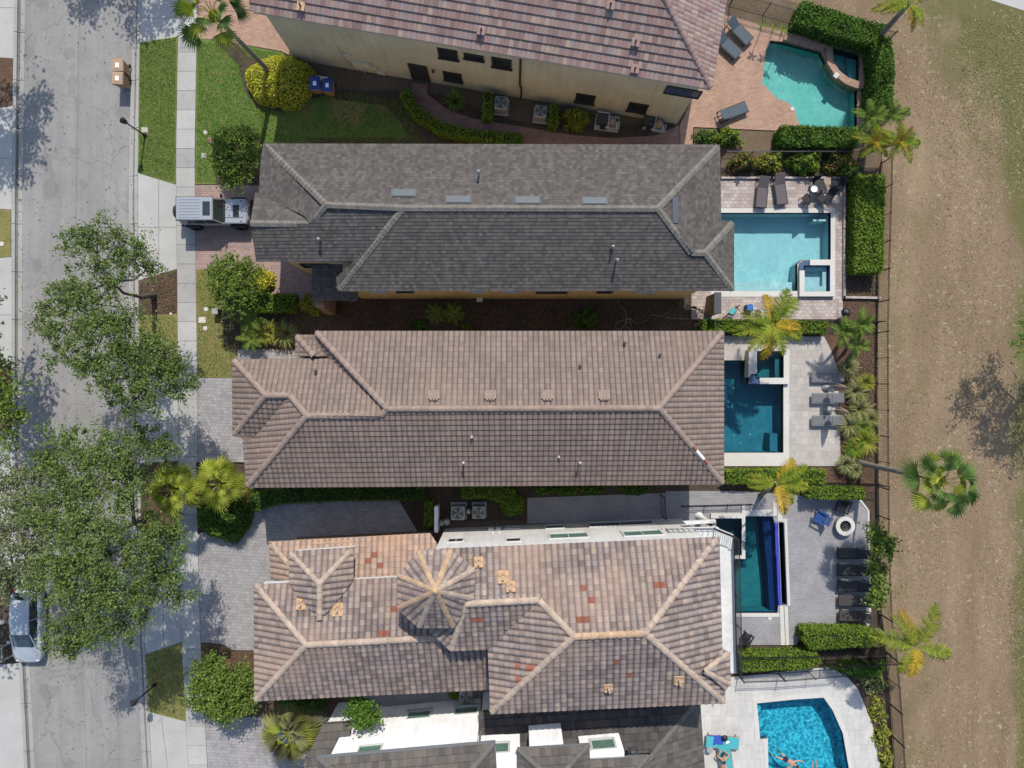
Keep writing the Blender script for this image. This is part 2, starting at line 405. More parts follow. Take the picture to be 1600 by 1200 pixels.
# ------------------------------------------------------------------ the setting: ground, road, walks, decks, pools
def field_mat():
    t = NT('dry_field_grass'); p = t.pos()
    mp = t.node('ShaderNodeMapping'); mp.inputs['Scale'].default_value = (1.0, .22, 1.0); t.link(p, mp.inputs[0])
    a = t.ramp(t.noise(mp.outputs[0], .5, 6, .65), [(.3, P(138, 117, 94)), (.5, P(156, 134, 107)), (.7, P(172, 150, 120))])
    # drifts of green towards the right and top
    sp = t.node('ShaderNodeSeparateXYZ'); t.link(p, sp.inputs[0])
    gx = t.math('MULTIPLY', t.math('SUBTRACT', sp.outputs[0], 25.5), .16)
    gy = t.math('MULTIPLY', t.math('SUBTRACT', sp.outputs[1], 13.0), .075)
    gg = t.math('ADD', t.noise(p, .22, 4, .6), t.math('MULTIPLY', t.math('MAXIMUM', gy, -.25), t.math('MINIMUM', t.math('MAXIMUM', gx, 0.0), .6)))
    g2 = t.math('ADD', gg, t.math('MULTIPLY', t.math('MAXIMUM', t.math('SUBTRACT', sp.outputs[0], 30.3), 0.0), .26))
    a = t.mix(t.ramp(g2, [(.54, (0, 0, 0)), (.78, (.85,) * 3)]), a, P(112, 114, 66))
    b = t.mix(t.ramp(t.noise(p, 5, 7, .8), [(.5, (0, 0, 0)), (.68, (.75,) * 3)]), a, P(118, 102, 86))
    lo = t.ramp(t.noise(p, .3, 3, .5), [(.38, (.04,) * 3), (.56, (1, 1, 1))])
    fl = t.ramp(t.noise(p, 3.2, 9, .8), [(.55, (0, 0, 0)), (.64, (.9,) * 3)])
    b = t.mix(t.math('MULTIPLY', lo, fl), b, P(216, 198, 170))
    fl2 = t.ramp(t.noise(p, 9, 4, .8), [(.6, (0, 0, 0)), (.72, (.5,) * 3)])
    b = t.mix(fl2, b, P(170, 154, 126))
    f = t.noise(p, 24, 4, .8)
    c = t.mix(1.0, b, t.ramp(f, [(.3, (.66,) * 3), (.7, (1.5,) * 3)]), 'MULTIPLY')
    t.bump(f, .8, .05)
    return t.done(c, .98, .1)
M['field'] = field_mat()
M['brickA'] = paver('tan_brick_pavers', P(208, 172, 148), P(192, 154, 132), P(164, 134, 116), .27, .135, R(-9))
M['brickB'] = paver('rose_brick_pavers', P(196, 170, 160), P(178, 150, 142), P(150, 128, 122), .27, .135)
M['brickG'] = paver('grey_cobble_pavers', P(190, 186, 184), P(170, 166, 166), P(150, 146, 144), .24, .2, R(3))
M['brickW'] = paver('pale_travertine_pavers', P(214, 207, 198), P(198, 190, 182), P(176, 168, 160), .42, .42, 0, .01, off=.5)
M['brickP'] = paver('mauve_patio_pavers', P(218, 206, 198), P(186, 168, 160), P(158, 146, 140), .3, .22)
M['brickS'] = paver('grey_patio_pavers', P(182, 180, 180), P(170, 168, 170), P(146, 144, 146), .24, .12)
M['slabs'] = paver('long_white_slabs', P(230, 227, 220), P(223, 219, 212), P(204, 200, 193), .42, .9, 0, .012, off=.33)
M['brickR'] = paver('red_path_pavers', P(186, 146, 128), P(164, 126, 112), P(130, 100, 90), .24, .12, R(-8))

GZ = -0.15
# pools: water outline in photograph pixels at deck level
POOLS = {
 'one': [(1203,64),(1222,66),(1282,82),(1290,100),(1303,119),(1322,133),(1338,138),(1338,203),(1254,202),(1246,190),(1241,172),(1230,160),(1214,155),(1190,130),(1196,80)],
 'one_spa': [(1298,76),(1340,88),(1339,130),(1322,124),(1308,113),(1299,98)],
 'two': [(1120,333),(1297,333),(1297,406),(1252,406),(1245,413),(1245,455),(1120,455)],
 'two_spa': [(1254,416),(1293,416),(1293,456),(1254,456)],
 'three': [(1100,563),(1169,563),(1169,600),(1223,600),(1223,707),(1100,707)],
 'three_spa': [(1180,549),(1221,549),(1221,590),(1180,590)],
 'four': [(1163,806),(1207,806),(1210,818),(1215.5,944),(1214,957),(1140,957),(1140,872),(1163,872)],
 'four_spa': [(1119,809),(1157,809),(1157,866),(1119,866)],
 'four_basin': [(1216,816),(1224,816),(1229,944),(1221,944)],
 'five': [(1182,1098),(1240,1092),(1286,1089),(1300,1109),(1316,1145),(1328,1215),(1200,1215),(1199,1153),(1187,1154)],
}
PW = {k: PL(v) for k, v in POOLS.items()}
def merged(keys): return [PW[k] for k in keys]

g = MB()
big = [(-120, -90), (120, -90), (120, 90), (-120, 90)]
def grow(poly, d):
    c = Vector((sum(p[0] for p in poly) / len(poly), sum(p[1] for p in poly) / len(poly)))
    return [tuple(c + (Vector(p) - c) * (1 + d / max(.5, (Vector(p) - c).length))) for p in poly]
g.prism(big, GZ, GZ, 0, bottom=False, holes=[PW[k] for k in POOLS])
tag(g.build('ground', M['soil']), kind='structure')

def sheet(name, pts, z1, mat, holes=(), z0=GZ, label=None, kind='structure', raw=False):
    b = MB(); b.prism(pts if raw else PL(pts), z0, z1, 0, bottom=False, holes=[PW[h] if isinstance(h, str) else PL(h) for h in holes])
    return tag(b.build(name, mat), label, kind=kind)

def along(line, y):
    for (x0, y0), (x1, y1) in zip(line, line[1:]):
        if y0 <= y <= y1: return x0 + (x1 - x0) * (y - y0) / (y1 - y0)
    return line[-1][0] if y > line[-1][1] else line[0][0]
RI = [(210,-400),(208,0),(203,150),(200,300),(201,500),(205,750),(212,1000),(222,1200),(250,1600)]
RO = [(221,-400),(219,0),(217,150),(215,300),(217,500),(219,750),(224,950),(237,1200),(262,1600)]
LI = [(40,-400),(38,0),(36,150),(34,300),(33,600),(35,850),(43,1000),(53,1200),(80,1600)]
LO = [(24,-400),(22,0),(20,150),(18,300),(18,600),(20,800),(28,1000),(38,1200),(66,1600)]
SI = [(281,-400),(279,0),(275,250),(277,450),(278,600),(280,850),(286,1050),(295,1200),(320,1600)]
SO = [(310,-400),(308,0),(304,250),(306,450),(308,600),(309,850),(313,1000),(324,1200),(348,1600)]
ys = [-400, 0, 80, 160, 240, 320, 400, 480, 560, 640, 720, 800, 880, 950, 1000, 1050, 1100, 1150, 1200, 1600]
def band(a, b, y0=-400, y1=1600, da=0, db=0):
    yy = [y0] + [y for y in ys if y0 < y < y1] + [y1]
    return [(along(a, y) + da, y) for y in yy] + [(along(b, y) + db, y) for y in reversed(yy)]
# road, gutters and kerbs
sheet('road', band(LI, RI), -.09, M['asphalt'])
sheet('road_seam', band([(p[0] + 84 - (0 if p[1] < 900 else (p[1] - 900) * .012), p[1]) for p in LI], [(p[0] + 84.6 - (0 if p[1] < 900 else (p[1] - 900) * .012), p[1]) for p in LI]), -.086, M['gutterd'], z0=-.088)
def gutter(name, a, b, flip):
    # rolled kerb: apron, dark channel, raised lip, cut into 3 m lengths
    bm_ = MB()
    y = -400.0
    while y < 1600:
        y2 = min(y + 74.2, 1600)
        for f0, f1, z, m in ((0, .42, -.075, 0), (.42, .66, -.084, 1), (.66, 1.0, .012, 0)):
            pts = []
            for yy in (y, (y + y2) / 2, y2): pts.append((along(a, yy) + (along(b, yy) - along(a, yy)) * f0, yy))
            for yy in (y2, (y + y2) / 2, y): pts.append((along(a, yy) + (along(b, yy) - along(a, yy)) * f1, yy))
            bm_.prism(PL(pts), GZ, z, m, bottom=False)
        y += 75
    tag(bm_.build(name, [M['gutter'], M['gutterd']]), kind='structure')
gutter('right_kerb', RI, RO, 0); gutter('left_kerb', LI, LO, 1)
# pavement in slabs
b = MB(); y = -400.0
for joint in range(75):
    y2 = y + 29.6
    b.prism(PL([(along(SI, y), y), (along(SO, y), y), (along(SO, y2), y2), (along(SI, y2), y2)]), GZ, .004 * ((joint * 7) % 3), 0, bottom=False); y = y2 + .5
tag(b.build('pavement', M['walkc']), kind='structure')
# verge between kerb and pavement
def verge(name, y0a, y0b, y1a, y1b, z, mat):
    yy = [y for y in ys if max(y0a, y0b) < y < min(y1a, y1b)]
    pts = [(along(RO, y0a) + .2, y0a)] + [(along(RO, y) + .2, y) for y in yy] + [(along(RO, y1a) + .2, y1a), (along(SI, y1b) - .4, y1b)] + [(along(SI, y) - .4, y) for y in reversed(yy)] + [(along(SI, y0b) - .4, y0b)]
    return sheet(name, pts, z, mat)
verge('driveway', -400, -400, 66, 57, -.004, M['conc'])
verge('verge_lawn', 66.4, 57.4, 270, 288, .02, M['lawn'])
verge('driveway', 270.4, 288.4, 438, 420, -.004, M['conc'])
verge('verge_mulch', 438.4, 420.4, 492, 490, .012, M['mulch'])
verge('verge_lawn', 492.4, 490.4, 584, 589, .02, M['dryl'])
verge('driveway', 584.4, 589.4, 724, 720, -.004, M['conc'])
verge('verge_mulch', 724.4, 720.4, 838, 842, .012, M['mulch'])
verge('driveway', 838.4, 842.4, 1022, 1003, -.004, M['conc'])
verge('verge_lawn', 1022.4, 1003.4, 1112, 1127, .02, M['dryl'])
verge('driveway', 1112.4, 1127.4, 1600, 1600, -.004, M['conc'])
# far side of the road
def lverge(name, y0, y1, z, mat, s0=0, s1=0):
    yy = [y for y in ys if y0 < y < y1]
    sheet(name, [(-160, y0 + s0)] + [(along(LO, y0) - .3, y0)] + [(along(LO, y) - .3, y) for y in yy] + [(along(LO, y1) - .3, y1), (-160, y1 + s1)], z, mat)
lverge('driveway', -400, 91, -.004, M['conc'], 0, -12)
lverge('verge_mulch', 91.4, 165, .012, M['mulch'], -12, 30)
lverge('driveway', 165.4, 327, -.004, M['conc'], 30, -8)
lverge('verge_lawn', 327.4, 401, .02, M['dryl'], -8, 14)
lverge('driveway', 401.4, 572, -.004, M['conc'], 14, -4)
lverge('verge_mulch', 572.4, 672, .012, M['mulch'], -4, 14)
lverge('driveway', 672.4, 890, -.004, M['conc'], 14, -4)
lverge('verge_mulch', 890.4, 1036, .012, M['mulchd'], -4, 10)
lverge('driveway', 1036.4, 1600, -.004, M['conc'], 10, 0)
# joints cut in the concrete driveways
b = MB()
for x0, y0, x1, y1 in ((219,28,278,28),(216,355,276,355),(-20,130,19,130),(-20,247,19,247),(-20,492,18,492),(-20,752,19,752),(219,657,279,657),(222,925,282,925),(252,1120,262,1200),(-20,12,22,12),(248,276,248,430),(248,590,248,718),(252,845,256,1012)):
    d = Vector((y1 - y0, x0 - x1)).normalized() * .35
    b.prism(PL([(x0 - d.x, y0 - d.y), (x1 - d.x, y1 - d.y), (x1 + d.x, y1 + d.y), (x0 + d.x, y0 + d.y)]), -.003, 0.0, 0, bottom=False)
tag(b.build('driveway_joints', M['gutterd']), kind='structure')

SOx = lambda y: along(SO, y) + .5
def front(name, pts, z, mat, **k): return sheet(name, [(SOx(y) if x is None else x, y) for x, y in pts], z, mat, **k)
front('driveway', [(None,-400),(620,-400),(620,20),(455,88),(440,80),(372,68),(340,62),(None,60)], .006, M['brickA'])
front('lawn', [(None,60.5),(340,63),(372,69),(442,82),(470,110),(520,140),(625,150),(640,190),(665,230),(410,230),(400,288),(None,288)], .02, M['lawn2'])
front('lawn', [(None,421),(372,421),(372,590),(None,590)], .02, M['dryl'])
front('driveway', [(None,289),(450,289),(450,402),(446,421),(None,421)], .006, M['brickB'])
front('driveway', [(None,590.5),(430,590.5),(430,722),(None,722)], .006, M['brickG'])
front('driveway', [(None,835),(372,812),(392,802),(428,789),(500,781),(600,778),(664,776),(664,850),(560,960),(450,1016),(362,1016),(352,1008),(328,1004),(None,1004)], .006, M['brickG'])
front('driveway', [(None,1122),(400,1120),(560,1122),(560,1600),(None,1600)], .006, M['brickG'])
# planting beds (each a low mound of mulch)
def bed(pts, z=.045, mat='mulchd', name='planting_bed'): return sheet(name, pts, z, M[mat])
bed([(338,66),(371,68),(388,90),(470,120),(520,142),(500,152),(470,160),(440,175),(400,165),(382,140),(372,100)], mat='mulchd')
bed([(332,215),(412,215),(412,289),(338,289)], mat='mulchd')
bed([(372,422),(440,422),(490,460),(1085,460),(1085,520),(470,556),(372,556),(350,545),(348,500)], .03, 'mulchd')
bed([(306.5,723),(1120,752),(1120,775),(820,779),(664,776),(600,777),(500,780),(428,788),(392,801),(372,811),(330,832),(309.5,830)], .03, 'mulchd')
bed([(620,776),(700,770),(830,776),(824,812),(680,815),(664,850)], .034, 'mulchd', 'side_bed')
bed([(314,1005),(328,1005),(352,1009),(362,1017),(450,1017),(560,1080),(760,1070),(760,1116),(560,1121),(400,1119),(322,1121)], .036, 'mulch')
bed([(520,141),(640,145),(700,150),(760,180),(860,200),(1062,197),(1060,226),(500,228),(470,215),(640,215),(625,190),(600,165),(520,155)], .024, 'mulchd')
# walks
sheet('side_path', [(645,130),(668,132),(668,148),(700,172),(742,186),(820,199),(900,212),(960,216),(1024,212),(1062,196),(1064,226),(900,230),(820,226),(740,212),(700,202),(666,180),(642,155)], .03, M['brickR'])
sheet('side_path', [(430,404),(520,404),(520,470),(430,470)], .034, M['brickB'])
sheet('side_path', [(392,404),(430,404),(436,408),(437,460),(424,460),(424,424),(392,423)], .048, M['brickB'])
sheet('side_path', [(372,546),(470,546),(470,562),(372,562)], .048, M['brickG'])
sheet('side_path', [(824,778),(1040,770),(1040,815),(824,818)], .04, M['brickS'])
sheet('side_path', [(545,1060),(800,1050),(800,1125),(545,1125)], .05, M['brickS'])
# dry field beyond the back fence and the pale walk across its corner
sheet('dry_field', [(1050,-500),(2400,-500),(2400,1700),(1400,1700),(1397,1200),(1391,1100),(1384,1020),(1378,960),(1374,800),(1370,600),(1372,425),(1374,300),(1378,250),(1378,120),(1380,60),(1300,20),(1150,-20)], 0.0, M['field'])
sheet('walk', [(1535,-4),(1610,20),(1750,60),(1750,20),(1620,-20),(1560,-40)], .012, M['conc'])

# back yards
yard = lambda pts, z=.01, m='mulchd', h=(): sheet('yard_bed', pts, z, M[m], holes=h)
yard([(1120,-60),(1150,-21),(1300,19),(1379,59),(1377,249),(1373,262),(1084,262),(1084,203),(1120,20)], .008, 'soil', ('one', 'one_spa'))
yard([(1110,262.5),(1373,262.5),(1371,424),(1369,500),(1369,520),(1090,520),(1090,440)], .012, 'mulchd', ('two', 'two_spa'))
yard([(1090,520.5),(1369,520.5),(1372,762),(1372,770),(1090,760)], .008, 'mulch', ('three', 'three_spa'))
yard([(1040,764),(1373,770.5),(1377,958),(1381,1005),(1390,1098),(1396,1205),(1400,1700),(1040,1700)], .006, 'mulchd', ('four', 'four_spa', 'four_basin', 'five'))

DZ = .07
def deck(pts, mat, holes=(), z=DZ): return sheet('pool_deck', pts, z, M[mat], holes=holes, z0=GZ)
deck([(1110,20),(1139,26),(1190,40),(1290,62),(1353,82),(1353,204),(1240,206),(1083,199),(1081,230),(1063,230),(1062,196),(1088,140),(1108,120)], 'brickA', ('one', 'one_spa'))
deck([(1100,281),(1315,281),(1316,466),(1316,499),(1080,499),(1080,458),(1100,440)], 'brickP', ('two', 'two_spa'))
sheet('stone_patch', [(1318,468),(1368,468),(1368,500),(1318,500)], .03, M['mulch'])
deck([(1080,524),(1287,526),(1297,545),(1309,578),(1313,728),(1080,728)], 'brickW', ('three', 'three_spa'))
deck([(1040,767),(1160,767),(1344,781),(1355,797),(1358,972),(1350,979),(1249,981),(1249,998),(1243,1007),(1040,1007)], 'brickS', ('four', 'four_spa', 'four_basin'))
deck([(1085,1060),(1140,1058),(1260,1045),(1300,1042),(1320,1054),(1340,1076),(1362,1130),(1378,1215),(1380,1700),(1085,1700)], 'slabs', ('five',))
# ------------------------------------------------------------------ pool shells, copings, water
def basin(key, depth, mats, label, wlev=-.08, steps=(), name='pool', cat='pool', group=None, ztop=DZ + .0, extra=None):
    """shell (walls + floor), steps, water as parts of one pool"""
    poly = PW[key]; c = poly[0]; L = Vector((sum(p[0] for p in poly) / len(poly), sum(p[1] for p in poly) / len(poly), 0))
    root = thing(name, label, cat, L, 0, group)
    a = sum(poly[i][0] * poly[(i + 1) % len(poly)][1] - poly[(i + 1) % len(poly)][0] * poly[i][1] for i in range(len(poly)))
    pp = list(poly) if a > 0 else list(reversed(poly))
    b = MB(L); n = len(pp)
    tband = -.3
    vs = [(x, y, -depth) for x, y in pp] + [(x, y, tband) for x, y in pp] + [(x, y, ztop - .004) for x, y in pp]
    for i in range(n):
        j = (i + 1) % n
        b.add([vs[i], vs[j], vs[j + n], vs[i + n]], [(3, 2, 1, 0)], 0)
        b.add([vs[i + n], vs[j + n], vs[j + 2 * n], vs[i + 2 * n]], [(3, 2, 1, 0)], 1)
    b.prism(pp, -depth, -depth, 0, bottom=False)
    b.build('shell', [mats[0], mats[1]], root)
    for sp, z in steps:
        s = MB(L); s.prism(PL(sp), -depth + .002, z, 0, bottom=False); s.build('step', mats[0] if len(mats) < 4 else mats[3], root)
    w = MB(L)
    w.prism([tuple(p) for p in grow(pp, -.004)], wlev, wlev, 0, bottom=False)
    w.build('water', mats[2], root)
    return root, L
def coping(root, L, outer, inner, z, mat, z0=.02, name='coping'):
    b = MB(L); b.prism(PL(outer), z0, z, 0, holes=[PL(inner)] if inner else ()); return b.build(name, mat, root)

bl = lambda *a: plaster(*a)
tile_b = plaster('blue_waterline_tile', P(40, 84, 140), P(60, 110, 170))
tile_d = plaster('dark_waterline_tile', P(30, 60, 76), P(46, 84, 96))
# pool one (kidney shaped, brick edged)
sh = plaster('aqua_plaster', P(130, 205, 195), P(150, 222, 212))
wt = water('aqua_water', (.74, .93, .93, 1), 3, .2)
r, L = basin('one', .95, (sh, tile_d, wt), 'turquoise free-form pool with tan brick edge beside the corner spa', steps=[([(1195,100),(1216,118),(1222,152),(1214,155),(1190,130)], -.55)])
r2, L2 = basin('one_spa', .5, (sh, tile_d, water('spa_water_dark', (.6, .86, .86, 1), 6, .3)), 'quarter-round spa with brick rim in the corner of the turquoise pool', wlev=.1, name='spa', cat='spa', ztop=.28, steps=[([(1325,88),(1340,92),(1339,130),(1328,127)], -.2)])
coping(r2, L2, [(1287,66),(1352,84),(1351,140),(1336,141),(1318,134),(1302,121),(1290,102)], POOLS['one_spa'], .28, M['brickA'], -.5)
b = MB(L2); b.box(W(1306.5, 118, .33), (.34, .3, .1), R(50), bev=.02); b.build('spillway', M['white'], r2)
# raised brick planter wall along the back of the pool
b = MB(W(1270, 76)); b.prism(PL([(1226,54),(1290,68),(1289,76),(1284,81),(1222,65)]), .0, .3)
tag(b.build('low_brick_wall', M['brickA']), 'low raised brick wall along the back edge of the turquoise pool', 'wall').location = W(1270, 76)
# pool two
sh = plaster('pale_blue_plaster', P(168, 218, 224), P(190, 230, 234)); 
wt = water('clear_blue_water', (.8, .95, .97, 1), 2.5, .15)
r, L = basin('two', 1.15, (sh, tile_b, wt, plaster('white_step_plaster', P(190, 224, 226), P(208, 234, 234))), 'pale blue rectangular pool in the yard behind the dark shingle house',
             steps=[([(1120,440),(1240,440),(1240,455),(1120,455)], -.25), ([(1120,425),(1152,425),(1152,440),(1120,440)], -.4), ([(1272,342),(1292,342),(1292,345),(1272,345)], -.12)])
coping(r, L, [(1110,326),(1304,326),(1304,407.5),(1297,407.5),(1297,333),(1120,333),(1120,455),(1245,455),(1245,464),(1110,464)], None, DZ + .03, M['white'])
r2, L2 = basin('two_spa', .42, (sh, tile_b, water('spa_water_pale', (.9, .97, .98, 1), 5, .3)), 'square white-rimmed spa in the corner of the pale blue pool', wlev=.14, name='spa', cat='spa', ztop=.32,
               steps=[([(1254,416),(1293,416),(1293,423),(1254,423)], -.1), ([(1286,423),(1293,423),(1293,456),(1286,456)], -.1), ([(1254,447),(1286,447),(1286,456),(1254,456)], -.1)])
coping(r2, L2, [(1262,407),(1301,407),(1301,464),(1246,464),(1246,424),(1253.7,424),(1253.7,456.3),(1293.3,456.3),(1293.3,415.7),(1262,415.7)], None, .34, M['white'], -.2)
b = MB(L2); b.prism(PL([(1246,424),(1246.5,417),(1249,411),(1254,408),(1262,407),(1262,415.7),(1253.7,415.7),(1253.7,424)]), -.3, .2); b.build('spillway', plaster('blue_grey_tile', P(70, 96, 128), P(98, 124, 152)), r2)
# pool three
sh = plaster('teal_plaster', P(86, 146, 160), P(106, 166, 178))
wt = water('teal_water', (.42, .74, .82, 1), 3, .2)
r, L = basin('three', 1.35, (sh, tile_d, wt), 'dark teal L-shaped pool in the yard behind the brown tiled house', steps=[([(1206,678),(1218,678),(1218,706),(1206,706)], -.35), ([(1100,563),(1168,563),(1168,568),(1100,568)], -.5)])
coping(r, L, [(1232,592),(1232,728),(1100,728),(1100,708),(1223.5,708),(1223.5,600),(1223.5,592)], None, DZ + .03, M['white'])
r2, L2 = basin('three_spa', 1.0, (sh, tile_d, water('spa_water_teal', (.34, .66, .68, 1), 6, .35)), 'square white-rimmed spa above the dark teal pool', wlev=.14, name='spa', cat='spa', ztop=.33,
               steps=[([(1180,549),(1221,549),(1221,557),(1180,557)], -.25), ([(1213,557),(1221,557),(1221,590),(1213,590)], -.25)])
coping(r2, L2, [(1170,546),(1230,546),(1230,600),(1184,600),(1184,590.4),(1221.3,590.4),(1221.3,548.7),(1179.7,548.7),(1179.7,584),(1170,584)], None, .35, M['white'], -.2)
b = MB(L2); b.prism(PL([(1170,584),(1179.7,584),(1179.7,590.4),(1184,590.4),(1184,600),(1174,599),(1170,595)]), -.4, .2); b.build('spillway', plaster('slate_blue_tile', P(74, 104, 142), P(104, 134, 168)), r2)
b = MB(W(1166, 555)); b.prism(PL([(1174,536),(1179,540),(1170,582),(1163,590),(1164,548)]), 0, .75); 
tag(b.build('privacy_wall', M['white']), 'slim white water-feature wall beside the spa of the teal pool', 'wall').location = W(1166, 555)
# pool four (deep blue vanishing edge)
sh = plaster('sea_green_plaster', P(74, 146, 148), P(92, 166, 166))
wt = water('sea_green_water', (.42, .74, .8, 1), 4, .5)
r, L = basin('four', 1.4, (sh, tile_b, wt, plaster('royal_blue_tile', P(22, 52, 112), P(30, 66, 136))), 'long deep green pool with a royal blue tiled vanishing edge', wlev=.02,
             steps=[([(1193,806),(1207,806),(1210,818),(1217,944),(1214,957),(1206,957),(1203,900),(1196,830)], -.4), ([(1150,868),(1165,868),(1165,880),(1150,880)], -.3)])
tm = NT('blue_mosaic_edge'); tp_ = tm.pos(); ck = tm.node('ShaderNodeTexBrick'); ck.inputs['Scale'].default_value = 1; ck.offset = 0
ck.inputs['Color1'].default_value = P(26, 40, 170); ck.inputs['Color2'].default_value = P(40, 56, 196); ck.inputs['Mortar'].default_value = P(140, 150, 230); ck.inputs['Brick Width'].default_value = .135; ck.inputs['Row Height'].default_value = .15; ck.inputs['Mortar Size'].default_value = .008
tm.link(tp_, ck.inputs['Vector']); M['mosaic'] = tm.done(ck.outputs['Color'], .3, .5)
b = MB(L); b.prism(PL([(1209.4,816),(1214.6,816),(1220.4,944.5),(1215.6,944.5)]), -.6, .1); b.build('vanishing_edge', M['mosaic'], r)
b = MB(L); w4 = [(1207,806),(1207,800)]
for pts, z in (([(1109,801),(1157.5,801),(1157.5,808.6),(1109,808.6)], .28), ([(1163,796),(1206,796),(1206,806),(1163,806)], .11),
               ([(1157.6,788),(1163,788),(1163,845),(1157.6,845)], .2), ([(1157.6,858),(1163,858),(1163,872),(1146,872),(1146,866.5),(1157.6,866.5)], .2),
               ([(1207,783),(1213,783),(1213,806),(1207,806)], .11), ([(1214,783),(1222,783),(1222,814),(1214,814)], .11),
               ([(1224.5,810),(1228.5,810),(1234,946),(1229.5,946)], .11), ([(1222.2,810),(1224.4,810),(1224.4,815.6),(1222.2,815.6)], .11),
               ([(1140,957.4),(1217,957.4),(1217,963),(1140,963)], .11), ([(1217.5,946),(1223,946),(1226,1007),(1219,1007)], .11), ([(1224.5,947),(1230,947),(1232,1007),(1227,1007)], .11),
               ([(1249,979),(1350,976),(1356,970),(1359,972),(1352,982),(1249,983),(1249,998),(1245,998),(1245,979)], .11), ([(1354,797),(1357,797),(1360,972),(1357,972)], .11), ([(1341,781),(1345,781),(1357,797),(1354,797)], .11)):
    b.prism(PL(pts), .02, z)
b.build('coping', M['white'], r)
r2, L2 = basin('four_spa', 1.0, (sh, tile_d, water('spa_water_sea', (.26, .5, .52, 1), 6, .4)), 'dark spa under the balcony beside the deep green pool', wlev=.12, name='spa', cat='spa', ztop=.2, steps=[([(1119,809),(1157,809),(1157,816),(1119,816)], -.3)])
r3, L3 = basin('four_basin', .9, (plaster('black_plaster', P(30, 44, 44), P(38, 56, 56)), tile_d, water('dark_water', (.2, .4, .4, 1), 4, .2)), 'narrow dark catch basin outside the blue vanishing edge', wlev=-.4, name='catch_basin', cat='basin')
# pool five
sh = plaster('cyan_plaster', P(96, 204, 226), P(112, 216, 236))
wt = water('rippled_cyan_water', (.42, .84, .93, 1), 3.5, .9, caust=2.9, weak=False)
r, L = basin('five', 1.3, (sh, tile_b, wt), 'bright rippled blue pool with white slab surround and swimmers', steps=[([(1182,1098),(1190,1098),(1196,1153),(1187,1154)], -.3)])
b = MB(L)
pp = POOLS['five']
inn = PL(pp); out = grow(inn, .32)
b.prism(out, .02, DZ + .025, 0, holes=[inn]); b.build('coping', M['white'], r)
# pool lights, drains
for i, (x, y, l) in enumerate(((1238,170,'white skimmer lid set in the tan brick deck by the free-form pool'), (1221,940,None), (1203,966,'white skimmer lid in the grey deck below the deep green pool'))):
    if l is None: continue
    b = MB(W(x, y)); b.disc(W(x, y, DZ), .12, .02); o = tag(b.build('skimmer_cover', M['white']), l, 'lid'); o.location = W(x, y)

for key, pts in (('three', ((1146,606),(1184,628),(1147,680),(1172,679),(1157,692),(1145,740))), ('two', ((1170,362),(1200,424),(1222,350))), ('one', ((1268,110),(1290,186),(1222,120)))):
    ro = [o for o in scn.objects if o.get('category') == 'pool'][{'one': 0, 'two': 1, 'three': 2}[key]]
    dp = {'one': .95, 'two': 1.15, 'three': 1.35}[key]
    for x, y in pts:
        if y > 720: continue
        b = MB(ro.location); b.disc(W(x, y, -dp + .005), .06, .02, 12); b.build('floor_fitting', M['white'], ro)
